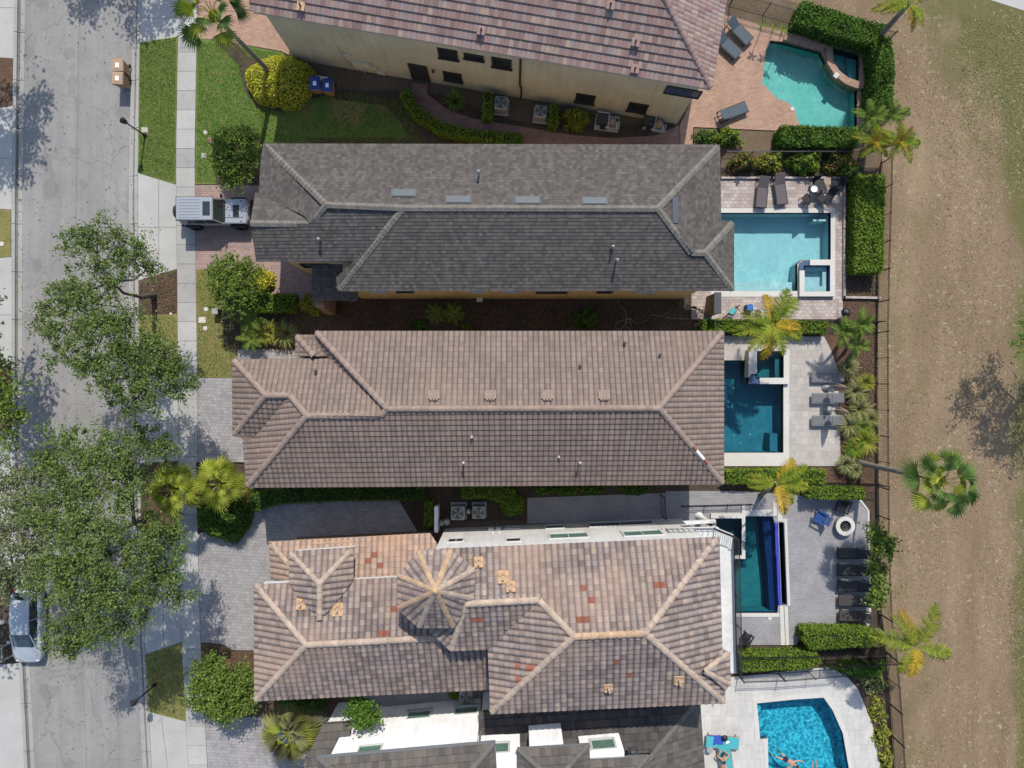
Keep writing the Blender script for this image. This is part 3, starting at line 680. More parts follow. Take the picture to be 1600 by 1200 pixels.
# ------------------------------------------------------------------ roofs made of real courses of tiles
def roof_face(name, pts, mats, parent, origin, eave=(0, 1), tw=.30, tl=.37, amp=.05, step=.03, nu=6, lift=0.0, mi=0):
    """pts: list of world Vectors; eave: indices of two points on the low edge. Tiles follow the slope."""
    P3 = [Vector(p) for p in pts]
    n = Vector((0, 0, 0))
    for i in range(len(P3)):
        a = P3[i]; b = P3[(i + 1) % len(P3)]; n += Vector(((a.y - b.y) * (a.z + b.z), (a.z - b.z) * (a.x + b.x), (a.x - b.x) * (a.y + b.y)))
    if n.z < 0: n = -n
    Am = np.array([[p.x, p.y, 1.0] for p in P3]); zz = np.array([p.z for p in P3])
    co, *_ = np.linalg.lstsq(Am, zz, rcond=None); fit = Am @ co
    if np.abs(fit - zz).max() < .3:
        for p, z_ in zip(P3, fit): p.z = float(z_)
        n = Vector((-co[0], -co[1], 1.0))
    n.normalize()
    e = P3[eave[1]] - P3[eave[0]]; e.z = 0; e.normalize()
    d = Vector((-e.y, e.x, 0))
    if d.dot(n) < 0: d = -d          # downslope in plan
    slope = math.sqrt(max(1e-6, 1 - n.z ** 2)); cosl = max(.3, n.z)
    L = tl * cosl
    o0 = P3[eave[0]]
    tris = tessellate_polygon([[Vector((p.x, p.y, 0)) for p in P3]])
    allv = []; allf = []; alluv = []; base = 0
    for t in tris:
        A, B, C = (P3[i] for i in t)
        ar = (B.x - A.x) * (C.y - A.y) - (C.x - A.x) * (B.y - A.y)
        if abs(ar) < 1e-4: continue
        if ar < 0: B, C = C, B
        us = [(p - o0).dot(e) for p in (A, B, C)]; vs_ = [(p - o0).dot(d) for p in (A, B, C)]
        u0 = math.floor(min(us) / tw); u1 = math.ceil(max(us) / tw); v0 = math.floor(min(vs_) / L); v1 = math.ceil(max(vs_) / L)
        U = (np.arange((u1 - u0) * nu + 1) / nu + u0); nU = len(U)
        rows = []
        for k in range(v0, v1): rows += [(k, 0.0), (k + 1 - 1e-4, 1.0)]
        nR = len(rows); V = np.array([r_[0] for r_ in rows]); T = np.array([r_[1] for r_ in rows])
        uu, vv = np.meshgrid(U, V); tt = np.repeat(T[:, None], nU, 1)
        x = o0.x + e.x * uu * tw + d.x * vv * L; y = o0.y + e.y * uu * tw + d.y * vv * L
        den = ar if ar > 0 else -ar
        w1 = ((x - A.x) * (C.y - A.y) - (C.x - A.x) * (y - A.y)) / den
        w2 = ((B.x - A.x) * (y - A.y) - (x - A.x) * (B.y - A.y)) / den
        z = A.z + w1 * (B.z - A.z) + w2 * (C.z - A.z)
        prof = np.abs(np.cos(np.pi * uu)) ** .8 if amp > .045 else (0.5 + 0.5 * np.cos(2 * np.pi * uu))
        z = z + lift + amp * prof + step * tt
        bmx = bmesh.new()
        vl = [bmx.verts.new(c) for c in zip(x.ravel().tolist(), y.ravel().tolist(), z.ravel().tolist())]
        uvl = bmx.loops.layers.uv.new('uv')
        uL = U.tolist(); vL = V.tolist()
        for r_ in range(nR - 1):
            for c in range(nU - 1):
                f = bmx.faces.new((vl[r_ * nU + c], vl[(r_ + 1) * nU + c], vl[(r_ + 1) * nU + c + 1], vl[r_ * nU + c + 1]))
                vc = (vL[r_] + .02, vL[r_ + 1] - .02) if r_ % 2 == 0 else (vL[r_] - .05, vL[r_] - .04)
                for lp, uvv in zip(f.loops, ((uL[c], vc[0]), (uL[c], vc[1]), (uL[c + 1], vc[1]), (uL[c + 1], vc[0]))): lp[uvl].uv = uvv
        for p, q in ((A, B), (B, C), (C, A)):
            nn = Vector((q.y - p.y, -(q.x - p.x), 0))
            bmesh.ops.bisect_plane(bmx, geom=bmx.verts[:] + bmx.edges[:] + bmx.faces[:], plane_co=p, plane_no=nn, clear_outer=True, dist=1e-5)
        me = bpy.data.meshes.new('t'); bmx.to_mesh(me); bmx.free()
        allv.append(me); base += 1
    bmx = bmesh.new()
    for me in allv: bmx.from_mesh(me); bpy.data.meshes.remove(me)
    bmesh.ops.translate(bmx, verts=bmx.verts, vec=-Vector(origin))
    # make normals face up
    for f in bmx.faces:
        f.material_index = mi
        if f.normal.z < 0: f.normal_flip()
        f.smooth = False
    me = bpy.data.meshes.new(name); bmx.to_mesh(me); bmx.free()
    for mm in (mats if hasattr(mats, '__len__') else [mats]): me.materials.append(mm)
    ob = bpy.data.objects.new(name, me); COL.objects.link(ob); ob.parent = parent
    return ob

def ridge_cap(name, a, b, mat, parent, origin, r=.13, seg=.42, flat=False, lift=.03):
    a = Vector(a); b = Vector(b); d = b - a; L = d.length; n = max(1, round(L / seg)); mb = MB(origin)
    dn = d.normalized(); side = dn.cross(Vector((0, 0, 1))).normalized(); up = side.cross(dn)
    K = 3 if flat else 7
    for i in range(n):
        p0 = a + d * (i / n); p1 = a + d * ((i + 1.12) / n if i < n - 1 else 1)
        vs = []
        for p, rr, l in ((p0, r * .92, 0.0), (p1, r * 1.08, .018)):
            for k in range(K):
                t = math.pi * k / (K - 1)
                vs.append(p + side * (-math.cos(t) * rr) + Vector((0, 0, 1)) * ((math.sin(t) * rr * (.45 if flat else .85)) + l + lift - rr * (.15 if flat else .25)))
        fs = [(k, k + 1, K + k + 1, K + k) for k in range(K - 1)]
        mb.add(vs, fs, 0, not flat); mb.add(vs, [tuple(range(K, 2 * K)), tuple(reversed(range(K)))])
    return mb.build(name, mat, parent)

def offset_poly(poly, d):
    """inset a polygon of (x,y) by d metres (positive inwards)"""
    a = sum(poly[i][0] * poly[(i + 1) % len(poly)][1] - poly[(i + 1) % len(poly)][0] * poly[i][1] for i in range(len(poly)))
    pp = list(poly) if a > 0 else list(reversed(poly)); n = len(pp); out = []
    for i in range(n):
        p0 = Vector(pp[i - 1]); p1 = Vector(pp[i]); p2 = Vector(pp[(i + 1) % n])
        e1 = (p1 - p0).normalized(); e2 = (p2 - p1).normalized()
        n1 = Vector((-e1.y, e1.x)); n2 = Vector((-e2.y, e2.x)); m = (n1 + n2)
        if m.length < 1e-3: m = n1
        m.normalize(); k = d / max(.35, m.dot(n1)); out.append(tuple(p1 + m * k))
    return out

def wall_window(parent, origin, a, b, s, z, w, h, frame, pane, sill=None, name='window', depth=.07, fw=.07, proud=.03, muntin=None, right=True):
    """window on the wall running from a to b (xy), s metres along, sill height z; outward is to the right of a->b"""
    a = Vector((a[0], a[1], 0)); b = Vector((b[0], b[1], 0)); d = (b - a).normalized(); nrm = Vector((d.y, -d.x, 0))
    if not right: nrm = -nrm
    c = a + d * s + Vector((0, 0, z + h / 2)); ang = math.atan2(d.y, d.x)
    fr = MB(origin)
    for sx in (-1, 1): fr.box(c + d * (sx * (w / 2 + fw / 2)) + nrm * (proud + .01), (fw, depth, h + 2 * fw), ang)
    for sz in (-1, 1): fr.box(c + Vector((0, 0, sz * (h / 2 + fw / 2))) + nrm * (proud + .008), (w, depth - .004, fw), ang)
    o = fr.build(name, frame, parent)
    p = MB(origin); p.box(c + nrm * .012, (w, .02, h), ang); p.build('pane', pane, o)
    if muntin:
        m = MB(origin)
        for i in range(1, muntin): m.box(c + d * (w * (i / muntin - .5)) + nrm * .026, (.04, .02, h), ang)
        m.build('mullion', frame, o)
    if sill:
        q = MB(origin); q.box(c + Vector((0, 0, -h / 2 - fw - .03)) + nrm * .07, (w + 2 * fw + .12, .14, .06), ang); q.build('sill', sill, o)
    return o

def vent(x, y, z, r=.05, h=.35, mat=None, label='roof vent', hood=False, group='plumbing vents on the roofs', flash=None):
    p = W(x, y, z)
    t = thing('vent_pipe', label, 'roof vent', p, 0, group)
    b = MB(p); b.tube([p + Vector((0, 0, -.15)), p + Vector((0, 0, h))], r, 10, 0); b.build('pipe', mat, t)
    b = MB(p)
    if hood: b.lathe(p, [(r * 1.6, h), (r * 1.9, h + .05), (r * 1.2, h + .14), (.005, h + .16)], 12)
    else: b.lathe(p, [(r * 1.9, -.02), (r * 1.5, .07), (r * 1.05, .1)], 12)
    b.build('cap' if hood else 'flashing', flash or mat, t)
    return t

C_ = lambda r, g, b, k=1.0: P(r, g, b, k)
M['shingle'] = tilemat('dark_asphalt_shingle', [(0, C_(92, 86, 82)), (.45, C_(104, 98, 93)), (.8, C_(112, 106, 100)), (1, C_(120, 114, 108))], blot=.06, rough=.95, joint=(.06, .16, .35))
M['shcap'] = plain('shingle_cap', C_(130, 125, 115), .95, var=.2, scale=6)
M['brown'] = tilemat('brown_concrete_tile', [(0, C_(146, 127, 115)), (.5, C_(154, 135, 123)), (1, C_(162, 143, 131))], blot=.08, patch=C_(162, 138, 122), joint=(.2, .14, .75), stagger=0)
M['browncap'] = plain('brown_ridge_tile', C_(166, 144, 130), .85, var=.14, scale=5)
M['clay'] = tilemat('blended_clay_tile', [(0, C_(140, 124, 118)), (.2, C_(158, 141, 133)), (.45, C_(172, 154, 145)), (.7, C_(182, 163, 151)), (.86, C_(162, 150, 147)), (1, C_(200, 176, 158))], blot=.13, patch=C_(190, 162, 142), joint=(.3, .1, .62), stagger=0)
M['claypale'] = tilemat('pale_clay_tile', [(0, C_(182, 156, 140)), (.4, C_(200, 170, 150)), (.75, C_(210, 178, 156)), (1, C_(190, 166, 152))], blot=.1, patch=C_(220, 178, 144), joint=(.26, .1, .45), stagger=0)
M['claycap'] = plain('clay_ridge_tile', C_(200, 178, 158), .85, var=.16, scale=2.5)
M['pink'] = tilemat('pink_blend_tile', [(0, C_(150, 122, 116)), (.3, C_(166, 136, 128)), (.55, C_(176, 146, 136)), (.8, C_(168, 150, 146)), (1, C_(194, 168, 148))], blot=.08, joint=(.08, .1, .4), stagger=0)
M['pinkcap'] = plain('pink_ridge_tile', C_(164, 134, 126), .85, var=.2, scale=4)
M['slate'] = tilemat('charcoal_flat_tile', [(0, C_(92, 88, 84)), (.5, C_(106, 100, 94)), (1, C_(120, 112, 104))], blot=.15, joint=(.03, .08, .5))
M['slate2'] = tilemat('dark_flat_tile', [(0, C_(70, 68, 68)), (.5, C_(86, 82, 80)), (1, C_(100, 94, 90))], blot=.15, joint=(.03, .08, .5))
M['slatecap'] = plain('charcoal_ridge_tile', C_(116, 112, 106), .9, var=.15, scale=4)
M['cream'] = stucco('cream_stucco', C_(236, 206, 152)); M['beige'] = stucco('beige_stucco', C_(244, 232, 198)); M['tan'] = stucco('tan_stucco', C_(176, 146, 118))
M['paleg'] = stucco('pale_grey_stucco', (.52, .52, .505, 1)); M['whitew'] = stucco('white_stucco', (.82, .82, .82, 1))
M['fasc'] = plain('gutter_metal', C_(206, 200, 190), .5, var=.05); M['fascd'] = plain('dark_gutter_metal', C_(96, 90, 86), .5, var=.08)
M['fascb'] = plain('brown_gutter_metal', C_(130, 112, 100), .5, var=.08)
M['glassd'] = glass('dark_glass', (.02, .03, .032, 1)); M['glassg'] = glass('green_glass', P(130, 168, 150))
M['wframe'] = plain('white_frame', P(236, 236, 234), .5, var=.03); M['dframe'] = plain('dark_bronze_frame', P(64, 52, 48), .5, var=.1)
M['black'] = plain('black_metal', P(34, 34, 36), .5, var=.1, spec=.4); M['dgrey'] = plain('dark_grey_metal', P(74, 76, 80), .45, var=.1)
M['alu'] = plain('brushed_aluminium', P(200, 204, 206), .35, .6, .06); M['lgrey'] = plain('light_grey_metal', P(176, 178, 174), .5, 0, .08)
M['patch'] = plain('slate_blue_flashing', P(92, 100, 106), .6, var=.06)
M['mortar'] = plain('orange_mortar', P(214, 176, 136), .9, var=.14, scale=4); M['stain'] = plain('stained_ridge_tile', P(204, 172, 140), .9, var=.2, scale=3); M['terra'] = plain('terracotta_tile', P(162, 98, 76), .85, var=.15)

def house_shell(root, origin, outline, ze, wallmat, fasmat, overhang=.3, z0=-.1, wall_outline=None, soff=.22):
    """walls, soffit and fascia from the eave outline (world xy)"""
    wo = wall_outline or offset_poly(outline, overhang)
    b = MB(origin); b.prism(wo, z0, ze - soff + .002); w = b.build('wall', wallmat, root)
    b = MB(origin); b.prism(offset_poly(outline, .045), ze - soff, ze - .05); b.build('eave', fasmat, root)
    return wo, w

def retile(root, spots, mat):
    """replace single tiles: the cell of the roof under each spot gets another material"""
    for ob in root.children:
        if 'roof' not in ob.name: continue
        me = ob.data; n = len(me.polygons); cen = np.empty(n * 3); me.polygons.foreach_get('center', cen); cen = cen.reshape(-1, 3) + np.array(tuple(root.location))
        ls = np.empty(n, dtype=np.int32); me.polygons.foreach_get('loop_start', ls); uv = np.empty(len(me.loops) * 2); me.uv_layers[0].data.foreach_get('uv', uv); uv = uv.reshape(-1, 2)
        ends = np.append(ls[1:], len(me.loops)); cu = np.array([uv[a:b_].mean(0) for a, b_ in zip(ls, ends)]) if any(np.min(np.hypot(cen[:, 0] - s_[0], cen[:, 1] - s_[1])) < .12 and abs(cen[np.argmin(np.hypot(cen[:, 0] - s_[0], cen[:, 1] - s_[1])), 2] - s_[2]) < .45 for s_ in spots) else None
        if cu is None: continue
        me.materials.append(mat); k = len(me.materials) - 1; cell = np.floor(cu + np.array([.5, 0])); mi = np.zeros(n, dtype=np.int32)
        for s_ in spots:
            d = np.hypot(cen[:, 0] - s_[0], cen[:, 1] - s_[1]); i = int(np.argmin(d))
            if d[i] > .12 or abs(cen[i, 2] - s_[2]) > .45: continue
            mi[(cell[:, 0] == cell[i, 0]) & (cell[:, 1] == cell[i, 1])] = k
        me.polygons.foreach_set('material_index', mi)
# ------------------------------------------------------------------ house two: dark shingles
def V(x, y, z): return W(x, y, z)
def faces(root, o, lst, mat, **kw):
    for pts, ev in lst: roof_face('roof', [V(*p) for p in pts], mat, root, o, eave=ev, **kw)
def caps(root, o, lst, mat, **kw):
    for a, b in lst: ridge_cap('ridge_cap', V(*a), V(*b), mat, root, o, **kw)

ze = 5.4; o2 = W(780, 340); h2 = thing('house', 'long two-storey house with dark grey shingle roof behind the silver off-road car', 'house', o2, 0, 'houses side by side along the street')
A = dict(TL=(412,224,ze), TR=(1125,226,ze), R1=(510,320,7.15), R2=(630,325,7.25), R3=(1028,326,7.28), G0=(391,349,6.5), G1=(485,350,6.5))
A.update(GL=(400,409,5.55), BM=(527,455,ze), BR=(1147,455,ze), S0=(1080,395,6.35), S1=(1102,395,6.35), ER=(1125,345,ze), SR=(1147,346,ze), GT=(399,301,5.6), GV=(438,299,6.0), VV=(476,338,6.45), L2=(407,257,ze), HB=(525,433,5.75), HM=(551,411,5.95))
q = lambda *k: [A[x] for x in k]
sk = dict(tw=.21, tl=.19, amp=0.0, step=.018, nu=1)
faces(h2, o2, [
  (q('TL','TR','R3','R2','R1'), (0, 1)),
  (q('R2','R3','S0','S1','BR','BM'), (4, 5)),
  (q('TR','ER','SR','S1','S0','R3'), (0, 1)),
  (q('SR','BR','S1'), (0, 1)),
  ([A['TL'], (407,257,5.45), (405,300,5.45), A['GT'], A['VV'], A['G1'], A['R1']], (0, 1)),
  (q('GT','VV','G1','G0'), (2, 3)),
  ([A['GL'], (551,409,5.6), A['HM'], A['R2'], A['R1'], A['G1'], A['G0']], (0, 1)),
  (q('R2','BM','HB','HM'), (1, 2)),
], M['shingle'], **sk)
caps(h2, o2, [((414,227,ze),A['R1']),(A['R1'],A['R2']),(A['R2'],A['R3']),(A['R3'],(1122,229,ze)),(A['R3'],A['S0']),(A['S0'],A['S1']),(A['S1'],(1145,348,ze)),(A['S1'],(1145,453,ze)),(A['R2'],(529,452,ze)),(A['G0'],A['G1']),(A['G1'],A['R1'])], M['shcap'], r=.17, seg=.25, flat=True)
out2 = [W2(413,225,ze), W2(1124.5,227,ze), W2(1124.5,346,ze), W2(1146,347,ze), W2(1146,454,ze), W2(530,454,ze), W2(529,436,ze), W2(553,411,ze), W2(404,408,ze), W2(404,302,ze), W2(408,256,ze)]
wo = [W2(416,232,ze), W2(1110,232,ze), W2(1110,345,ze), W2(1110,462,0)]
wall2 = [(-13.1, 12.85), (10.6, 12.85), (10.6, 5.32), (-9.35, 5.32), (-9.35, 6.8), (-12.5, 6.8), (-13.6, 8.4), (-13.6, 10.6)]
house_shell(h2, o2, out2, ze - .04, M['cream'], M['fasc'], wall_outline=wall2)
# windows on the side wall
for s, z, w, h, fm in ((1.7, 3.3, .9, .35, 'wframe'), (3.2, 3.3, .9, .5, 'dframe'), (7.3, 3.2, .7, .3, 'wframe'), (9.3, 3.4, 1.0, .3, 'wframe'), (11.2, 3.0, .8, .5, 'dframe'), (12.1, 3.0, .8, .5, 'dframe'), (14.7, 3.1, .8, .6, 'dframe'), (17.0, 3.1, 1.0, .4, 'wframe')):
    wall_window(h2, o2, (-9.35, 5.32), (10.6, 5.32), s, z, w, h, M[fm], M['glassd'], fw=.05)
wall_window(h2, o2, (-12.5, 6.8), (-9.35, 6.8), 1.3, 3.2, 1.5, 1.1, M['dframe'], M['glassd'])
b = MB(o2); b.box((6.1 - 8.1, 5.2, .5), (.35, .24, .4)); b.build('meter_box', M['wframe'], h2)
# low entry roof in the shade and the flared porch buttress
faces(h2, o2, [([(486,470,3.3),(560,470,3.3),(560,412,4.1),(488,412,4.1)], (0, 1)), ([(484,466,3.0),(556,472,3.0),(556,466,3.2),(490,462,3.2)], (0, 1))], M['shingle'], **sk)
b = MB(o2)
b.prism([W2(489,469,3.2), W2(556,469,3.2), W2(556,413,3.2), W2(489,413,3.2)], 2.95, 3.28); b.build('porch_eave', M['fascd'], h2)
b = MB(o2)
for i in range(8):
    z0 = i * .37; f = (i / 7) ** 2
    b.prism([W2(514, 492 - f * 4, 0), (W2(525, 492, 0)[0], W2(525, 492 - f * 4, 0)[1]), (W2(525, 465, 0)[0], W2(525, 465, 0)[1]), (W2(514 - 0, 465, 0)[0] - f * .35, W2(510, 465, 0)[1])], z0, z0 + .372)
b.build('porch_buttress', M['tan'], h2)
b = MB(o2); b.prism([W2(1103,464), W2(1112,464), W2(1112,494), W2(1102,494)], 0, 1.9); b.build('garden_wall', M['tan'], h2)
b = MB(o2); b.prism([W2(1102.5,463), W2(1112.6,463), W2(1112.6,495), W2(1101.5,495)], 1.9, 1.98); b.build('wall_cap', M['dgrey'], h2)
for x, y in ((631,302),(716,312),(824,313),(929,314)):
    p = W(x, y, 7.15 - (326 - y) * .0); b = MB(p)
    zz = 5.4 + .466 * (13.17 - W(x, y, 7.0).y); p = W(x, y, zz); b = MB(p)
    b.box(p + Vector((0, 0, .055)), (1.25, .42, .05), m=0, rot=Matrix.Rotation(R(-25), 3, 'X'), bev=.02)
    b.box(p + Vector((0, 0, .02)), (1.35, .5, .04), m=0, rot=Matrix.Rotation(R(-25), 3, 'X'))
    t = b.build('roof_vent', M['patch']); t.location = p
    n_ = {631: 'leftmost', 716: 'second from the left', 824: 'third from the left', 929: 'rightmost'}[x]
    tag(t, 'flat blue-grey vent on the shingle roof, %s of four' % n_, 'roof vent', 'off-ridge vents on the shingle roof')
p = W(1054, 330, 6.75); b = MB(p); b.box(p + Vector((0, 0, .12)), (.36, 1.35, .08), rot=Matrix.Rotation(R(25), 3, 'Y'), bev=.02); b.box(p + Vector((0, 0, .05)), (.42, 1.45, .05), rot=Matrix.Rotation(R(25), 3, 'Y'))
t = b.build('roof_vent', M['patch']); t.location = p; tag(t, 'narrow upright blue-grey vent on the pool end of the shingle roof', 'roof vent')

# ------------------------------------------------------------------ house three: brown concrete tiles
ze = 5.2; o3 = W(760, 640); h3 = thing('house', 'long house with plain brown tile roof between the shingle and the white house', 'house', o3, 0, 'houses side by side along the street')
pit = math.tan(R(25))
A = dict(TL=(492,517,ze), TR=(1131,517,ze), BR=(1131,757,ze), BL=(385,762,5.12), RL=(605,639,7.2), RR=(1030,638,7.2), K=(595,650,7.01), LR=(479,650,7.01), LK=(453,618,6.45), LA=(415,618,6.4),
         FT=(363,561,5.2), FB=(364,681,5.0), VB=(400,683,5.05), VC=(378,690,5.1), MT=(500,553,5.1), SA=(462,523,4.9), SB=(492,524,4.9), SC=(490,556,5.5), SD=(462,557,4.9))
bt = dict(tw=.29, tl=.32, amp=.05, step=.045, nu=6)
faces(h3, o3, [
  (q('TL','TR','RR','RL'), (0, 1)),
  (q('TR','BR','RR'), (0, 1)),
  ([A['BL'], A['BR'], A['RR'], A['RL'], A['K'], A['LR']], (0, 1)),
  ([A['FT'], (520,560,5.2), A['RL'], A['K'], A['LR'], A['LK'], A['LA']], (0, 1)),
  (q('FT','FB','LA'), (0, 1)),
  ([A['FB'], A['VB'], A['LK'], A['LA']], (0, 1)),
  ([A['VC'], A['BL'], A['LR'], A['LK'], A['VB']], (0, 1)),
  ([A['SA'], A['SD'], A['SC']], (0, 1)),
  ([A['SA'], (494,523,4.9), (494,556,5.55), A['SC']], (0, 1)),
  ([(491,524,4.7), (522,556,4.9), (494,557,5.5)], (0, 1)),
], M['brown'], **bt)
# slope under the hip step at the upper left
faces(h3, o3, [([A['TL'], (510,557,ze - .1), A['RL']], (0, 1))], M['brown'], **bt)
caps(h3, o3, [((494,519,ze),A['RL']),(A['RL'],A['RR']),(A['RR'],(1129,519,ze)),(A['RR'],(1129,755,ze)),(A['RL'],A['K']),(A['K'],A['LR']),(A['LR'],(387,759,ze)),(A['LR'],A['LK']),(A['LK'],A['LA']),(A['LA'],(365,563,ze)),(A['LA'],(366,679,5.0)),((463,525,4.9),A['SC'])], M['browncap'], r=.17)
out3 = [W2(494,519,ze), W2(1130,519,ze), W2(1130,756,ze), W2(387,760,ze), W2(380,690,ze), W2(365,680,ze), W2(365,562,ze), W2(463,558,ze), W2(463,525,ze), W2(494,524,ze)]
house_shell(h3, o3, out3, ze - .06, M['cream'], M['fascb'], .45)
for i, (x, y, z) in enumerate(((495,579,5.7),(906,571,6.1),(1030,554,5.8),(975,536,5.5))):
    vent(x, y, z, .05, .32, M['fascb'], ['short brown vent pipe near the front of the brown tiled roof', 'brown capped vent on the upper brown tiled slope, nearest the roof middle', 'brown capped vent on the upper slope near the pool end of the brown roof', 'small brown vent pipe closest to the upper eave of the brown tiled roof'][i], True)
for i, (x, y, z) in enumerate(((725,722,5.9),(905,722,5.9),(737,683,6.6),(873,714,6.0))):
    vent(x, y, z, .05, .45 if i < 2 else .2, M['fasc'], ['tall pale vent low on the lower brown slope, left of the two tall ones', 'tall pale vent low on the lower brown slope, right of the two tall ones', 'stubby pale vent near the ridge on the shaded slope of the brown tiled roof', 'stubby pale vent between the two tall pipes, close to the right one'][i], i < 2, flash=M['fasc'])
for x, y in ((678,620),(766,620),(855,620),(944,620)):
    p = W(x, y, 7.02); b = MB(p)
    for dx in (-.16, 0, .16):
        b.tube([p + Vector((dx, .3, -.1)), p + Vector((dx, -.2, .13))], .07, 8)
    b.box(p + Vector((0, .12, .0)), (.6, .5, .05), rot=Matrix.Rotation(R(-25), 3, 'X'))
    t = b.build('tile_vent', M['browncap']); t.location = p
    tag(t, 'pale raised tile vent just above the ridge of the brown roof, %s of four' % {678: 'leftmost', 766: 'second', 855: 'third', 944: 'rightmost'}[x], 'roof vent', 'raised tile vents on the brown roof')
# broken white and orange ridge tiles
b = MB(W(1090, 712, 6))
for k, (f, mm) in enumerate(((.5, 0), (.56, 1), (.62, 1), (.68, 0))):
    a = V(*A['RR']).lerp(V(1129,755,ze), f); c = V(*A['RR']).lerp(V(1129,755,ze), f + .05)
    b.tube([a + Vector((.03, .03, .13)), c + Vector((.03, .03, .13))], .08, 8, mm)
t = b.build('ridge_mortar', [M['terra'], M['whitew']]); t.parent = h3; t.location = W(1090, 712, 6) - o3

for i, (x, y, z) in enumerate(((748,272,6.6),(501,376,6.2),(957,386,6.6),(963,408,6.3))):
    vent(x, y, z, .055, .4, M['alu'], ['shiny vent pipe on the lit upper slope of the shingle roof', 'shiny vent pipe at the street end of the dark shingle roof', 'upper thin vent of the pair near the pool end of the shingle roof', 'lower shiny vent of the pair near the pool end of the shingle roof'][i], i != 2, 'metal vents on the shingle roof')
# ------------------------------------------------------------------ house one: pink blended tiles, cream walls (turned about ten degrees)
z1 = 6.0; C1 = W(1112, 141, z1); C1.z = 0
ang1 = -R(9.6); e1 = Vector((math.cos(ang1), math.sin(ang1), 0)); n1 = Vector((-e1.y, e1.x, 0))
L1 = (W(404, 23, z1) - W(1112, 141, z1)).length
o1 = C1 - e1 * 12 + n1 * 4; h1 = thing('house', 'cream stucco house with pink and grey blended tile roof at the top of the picture', 'house', o1, 0, 'houses side by side along the street')
def E1(u, v, z): p = C1 + e1 * u + n1 * v; return Vector((p.x, p.y, z))     # u from the right corner (negative), v away from the eave
pk = dict(tw=.25, tl=.43, amp=.03, step=.06, nu=6)
hw = 4.6; rz = z1 + hw * .466
roof_face('roof', [E1(-L1 - .5, 0, z1), E1(0, 0, z1), E1(-hw, hw, rz), E1(-L1 - .5, hw, rz)], M['pink'], h1, o1, **pk)
roof_face('roof', [E1(0, 0, z1), E1(0, 2 * hw, z1), E1(-hw, hw, rz)], M['pink'], h1, o1, **pk)
roof_face('roof', [E1(0, 2 * hw, z1), E1(-L1 - .5, 2 * hw, z1), E1(-L1 - .5, hw, rz), E1(-hw, hw, rz)], M['pink'], h1, o1, **pk)
ridge_cap('ridge_cap', E1(-hw, hw, rz), E1(-.1, .1, z1), M['pinkcap'], h1, o1, r=.16)
ridge_cap('ridge_cap', E1(-hw, hw, rz), E1(-.1, 2 * hw - .1, z1), M['pinkcap'], h1, o1, r=.16)
ridge_cap('ridge_cap', E1(-hw, hw, rz), E1(-L1 - .5, hw, rz), M['pinkcap'], h1, o1, r=.16)
out1 = [(E1(u, v, 0).x, E1(u, v, 0).y) for u, v in ((-L1 - .4, .02), (-.02, .02), (-.02, 2 * hw), (-L1 - .4, 2 * hw))]
wall1 = [(E1(u, v, 0).x, E1(u, v, 0).y) for u, v in ((-L1 + .1, .3), (-.55, .3), (-.55, 2 * hw - .4), (-L1 + .1, 2 * hw - .4))]
house_shell(h1, o1, out1, z1, M['beige'], M['fasc'], wall_outline=wall1)
wa, wb = wall1[0], wall1[1]
def s1(px, py, z):   # photograph position on the wall -> metres along it
    p = W(px, py, z); return (p - Vector((wa[0], wa[1], 0))).dot(e1)
for px, py, z, w, h in ((700, 84, 3.9, .95, .95), (741, 85, 4.35, .95, .4), (784, 98, 3.9, .95, .95), (707, 122, .95, .95, .95), (914, 156, .95, 1.0, 1.05), (996, 170, .95, 1.0, 1.05)):
    wall_window(h1, o1, wa, wb, s1(px, py, z + h / 2), z, w, h, M['dframe'], M['glassd'], sill=M['dframe'], fw=.09, muntin=2)
wall_window(h1, o1, wa, wb, s1(1068, 142, 4.7), 4.1, 1.9, .9, M['dframe'], glass('blue_glass', P(84, 104, 140)), fw=.06)
# side door
s = s1(655, 117, 1.1); d0 = Vector((wa[0], wa[1], 0)) + e1 * s
b = MB(o1); c = d0 - n1 * .03 + Vector((0, 0, 1.08))
for sx in (-1, 1): b.box(c + e1 * sx * .52, (.1, .1, 2.2), ang1)
b.box(c + Vector((0, 0, 1.12)), (1.14, .1, .1), ang1)
dr = b.build('door', M['dframe'], h1)
b = MB(o1); b.box(c + n1 * .02, (.94, .05, 2.12), ang1); b.build('leaf', M['dgrey'], dr)
b = MB(o1); b.box(c - n1 * .012 + Vector((0, 0, .1)), (.6, .02, 1.5), ang1); b.build('pane', M['glassd'], dr)
p_ = Vector((wa[0], wa[1], 0)) + e1 * s1(676, 115, 1.9) - n1 * .12 + Vector((0, 0, 1.9)); b = MB(o1); b.lathe(p_ - Vector((0, 0, .15)), [(.02, 0), (.08, .05), (.09, .2), (.02, .3)], 10); b.bar(p_, p_ + n1 * .14, .03, .03); b.build('wall_lamp', M['dframe'], h1)
b = MB(o1); sdp = s1(811, 130, 3); p_ = Vector((wa[0], wa[1], 0)) + e1 * sdp - n1 * .08
b.tube([p_ + Vector((0, 0, z1 - .3)), p_ + Vector((0, 0, 1.9)), p_ + Vector((0, 0, 1.6)) + e1 * .1, p_ + Vector((0, 0, .3)) + e1 * .1, p_ + Vector((0, 0, .12)) - n1 * .3], .06, 8); b.build('downspout', M['dframe'], h1)
b = MB(o1)
for px, w, h, z in ((540, .5, .1, 2.2), (566, 1.1, .8, 1.1), (585, .35, .5, 1.0), (598, .5, .35, .4)):
    p_ = Vector((wa[0], wa[1], 0)) + e1 * s1(px, 98, z) - n1 * .08; b.box(p_ + Vector((0, 0, z)), (w, .18, h), ang1)
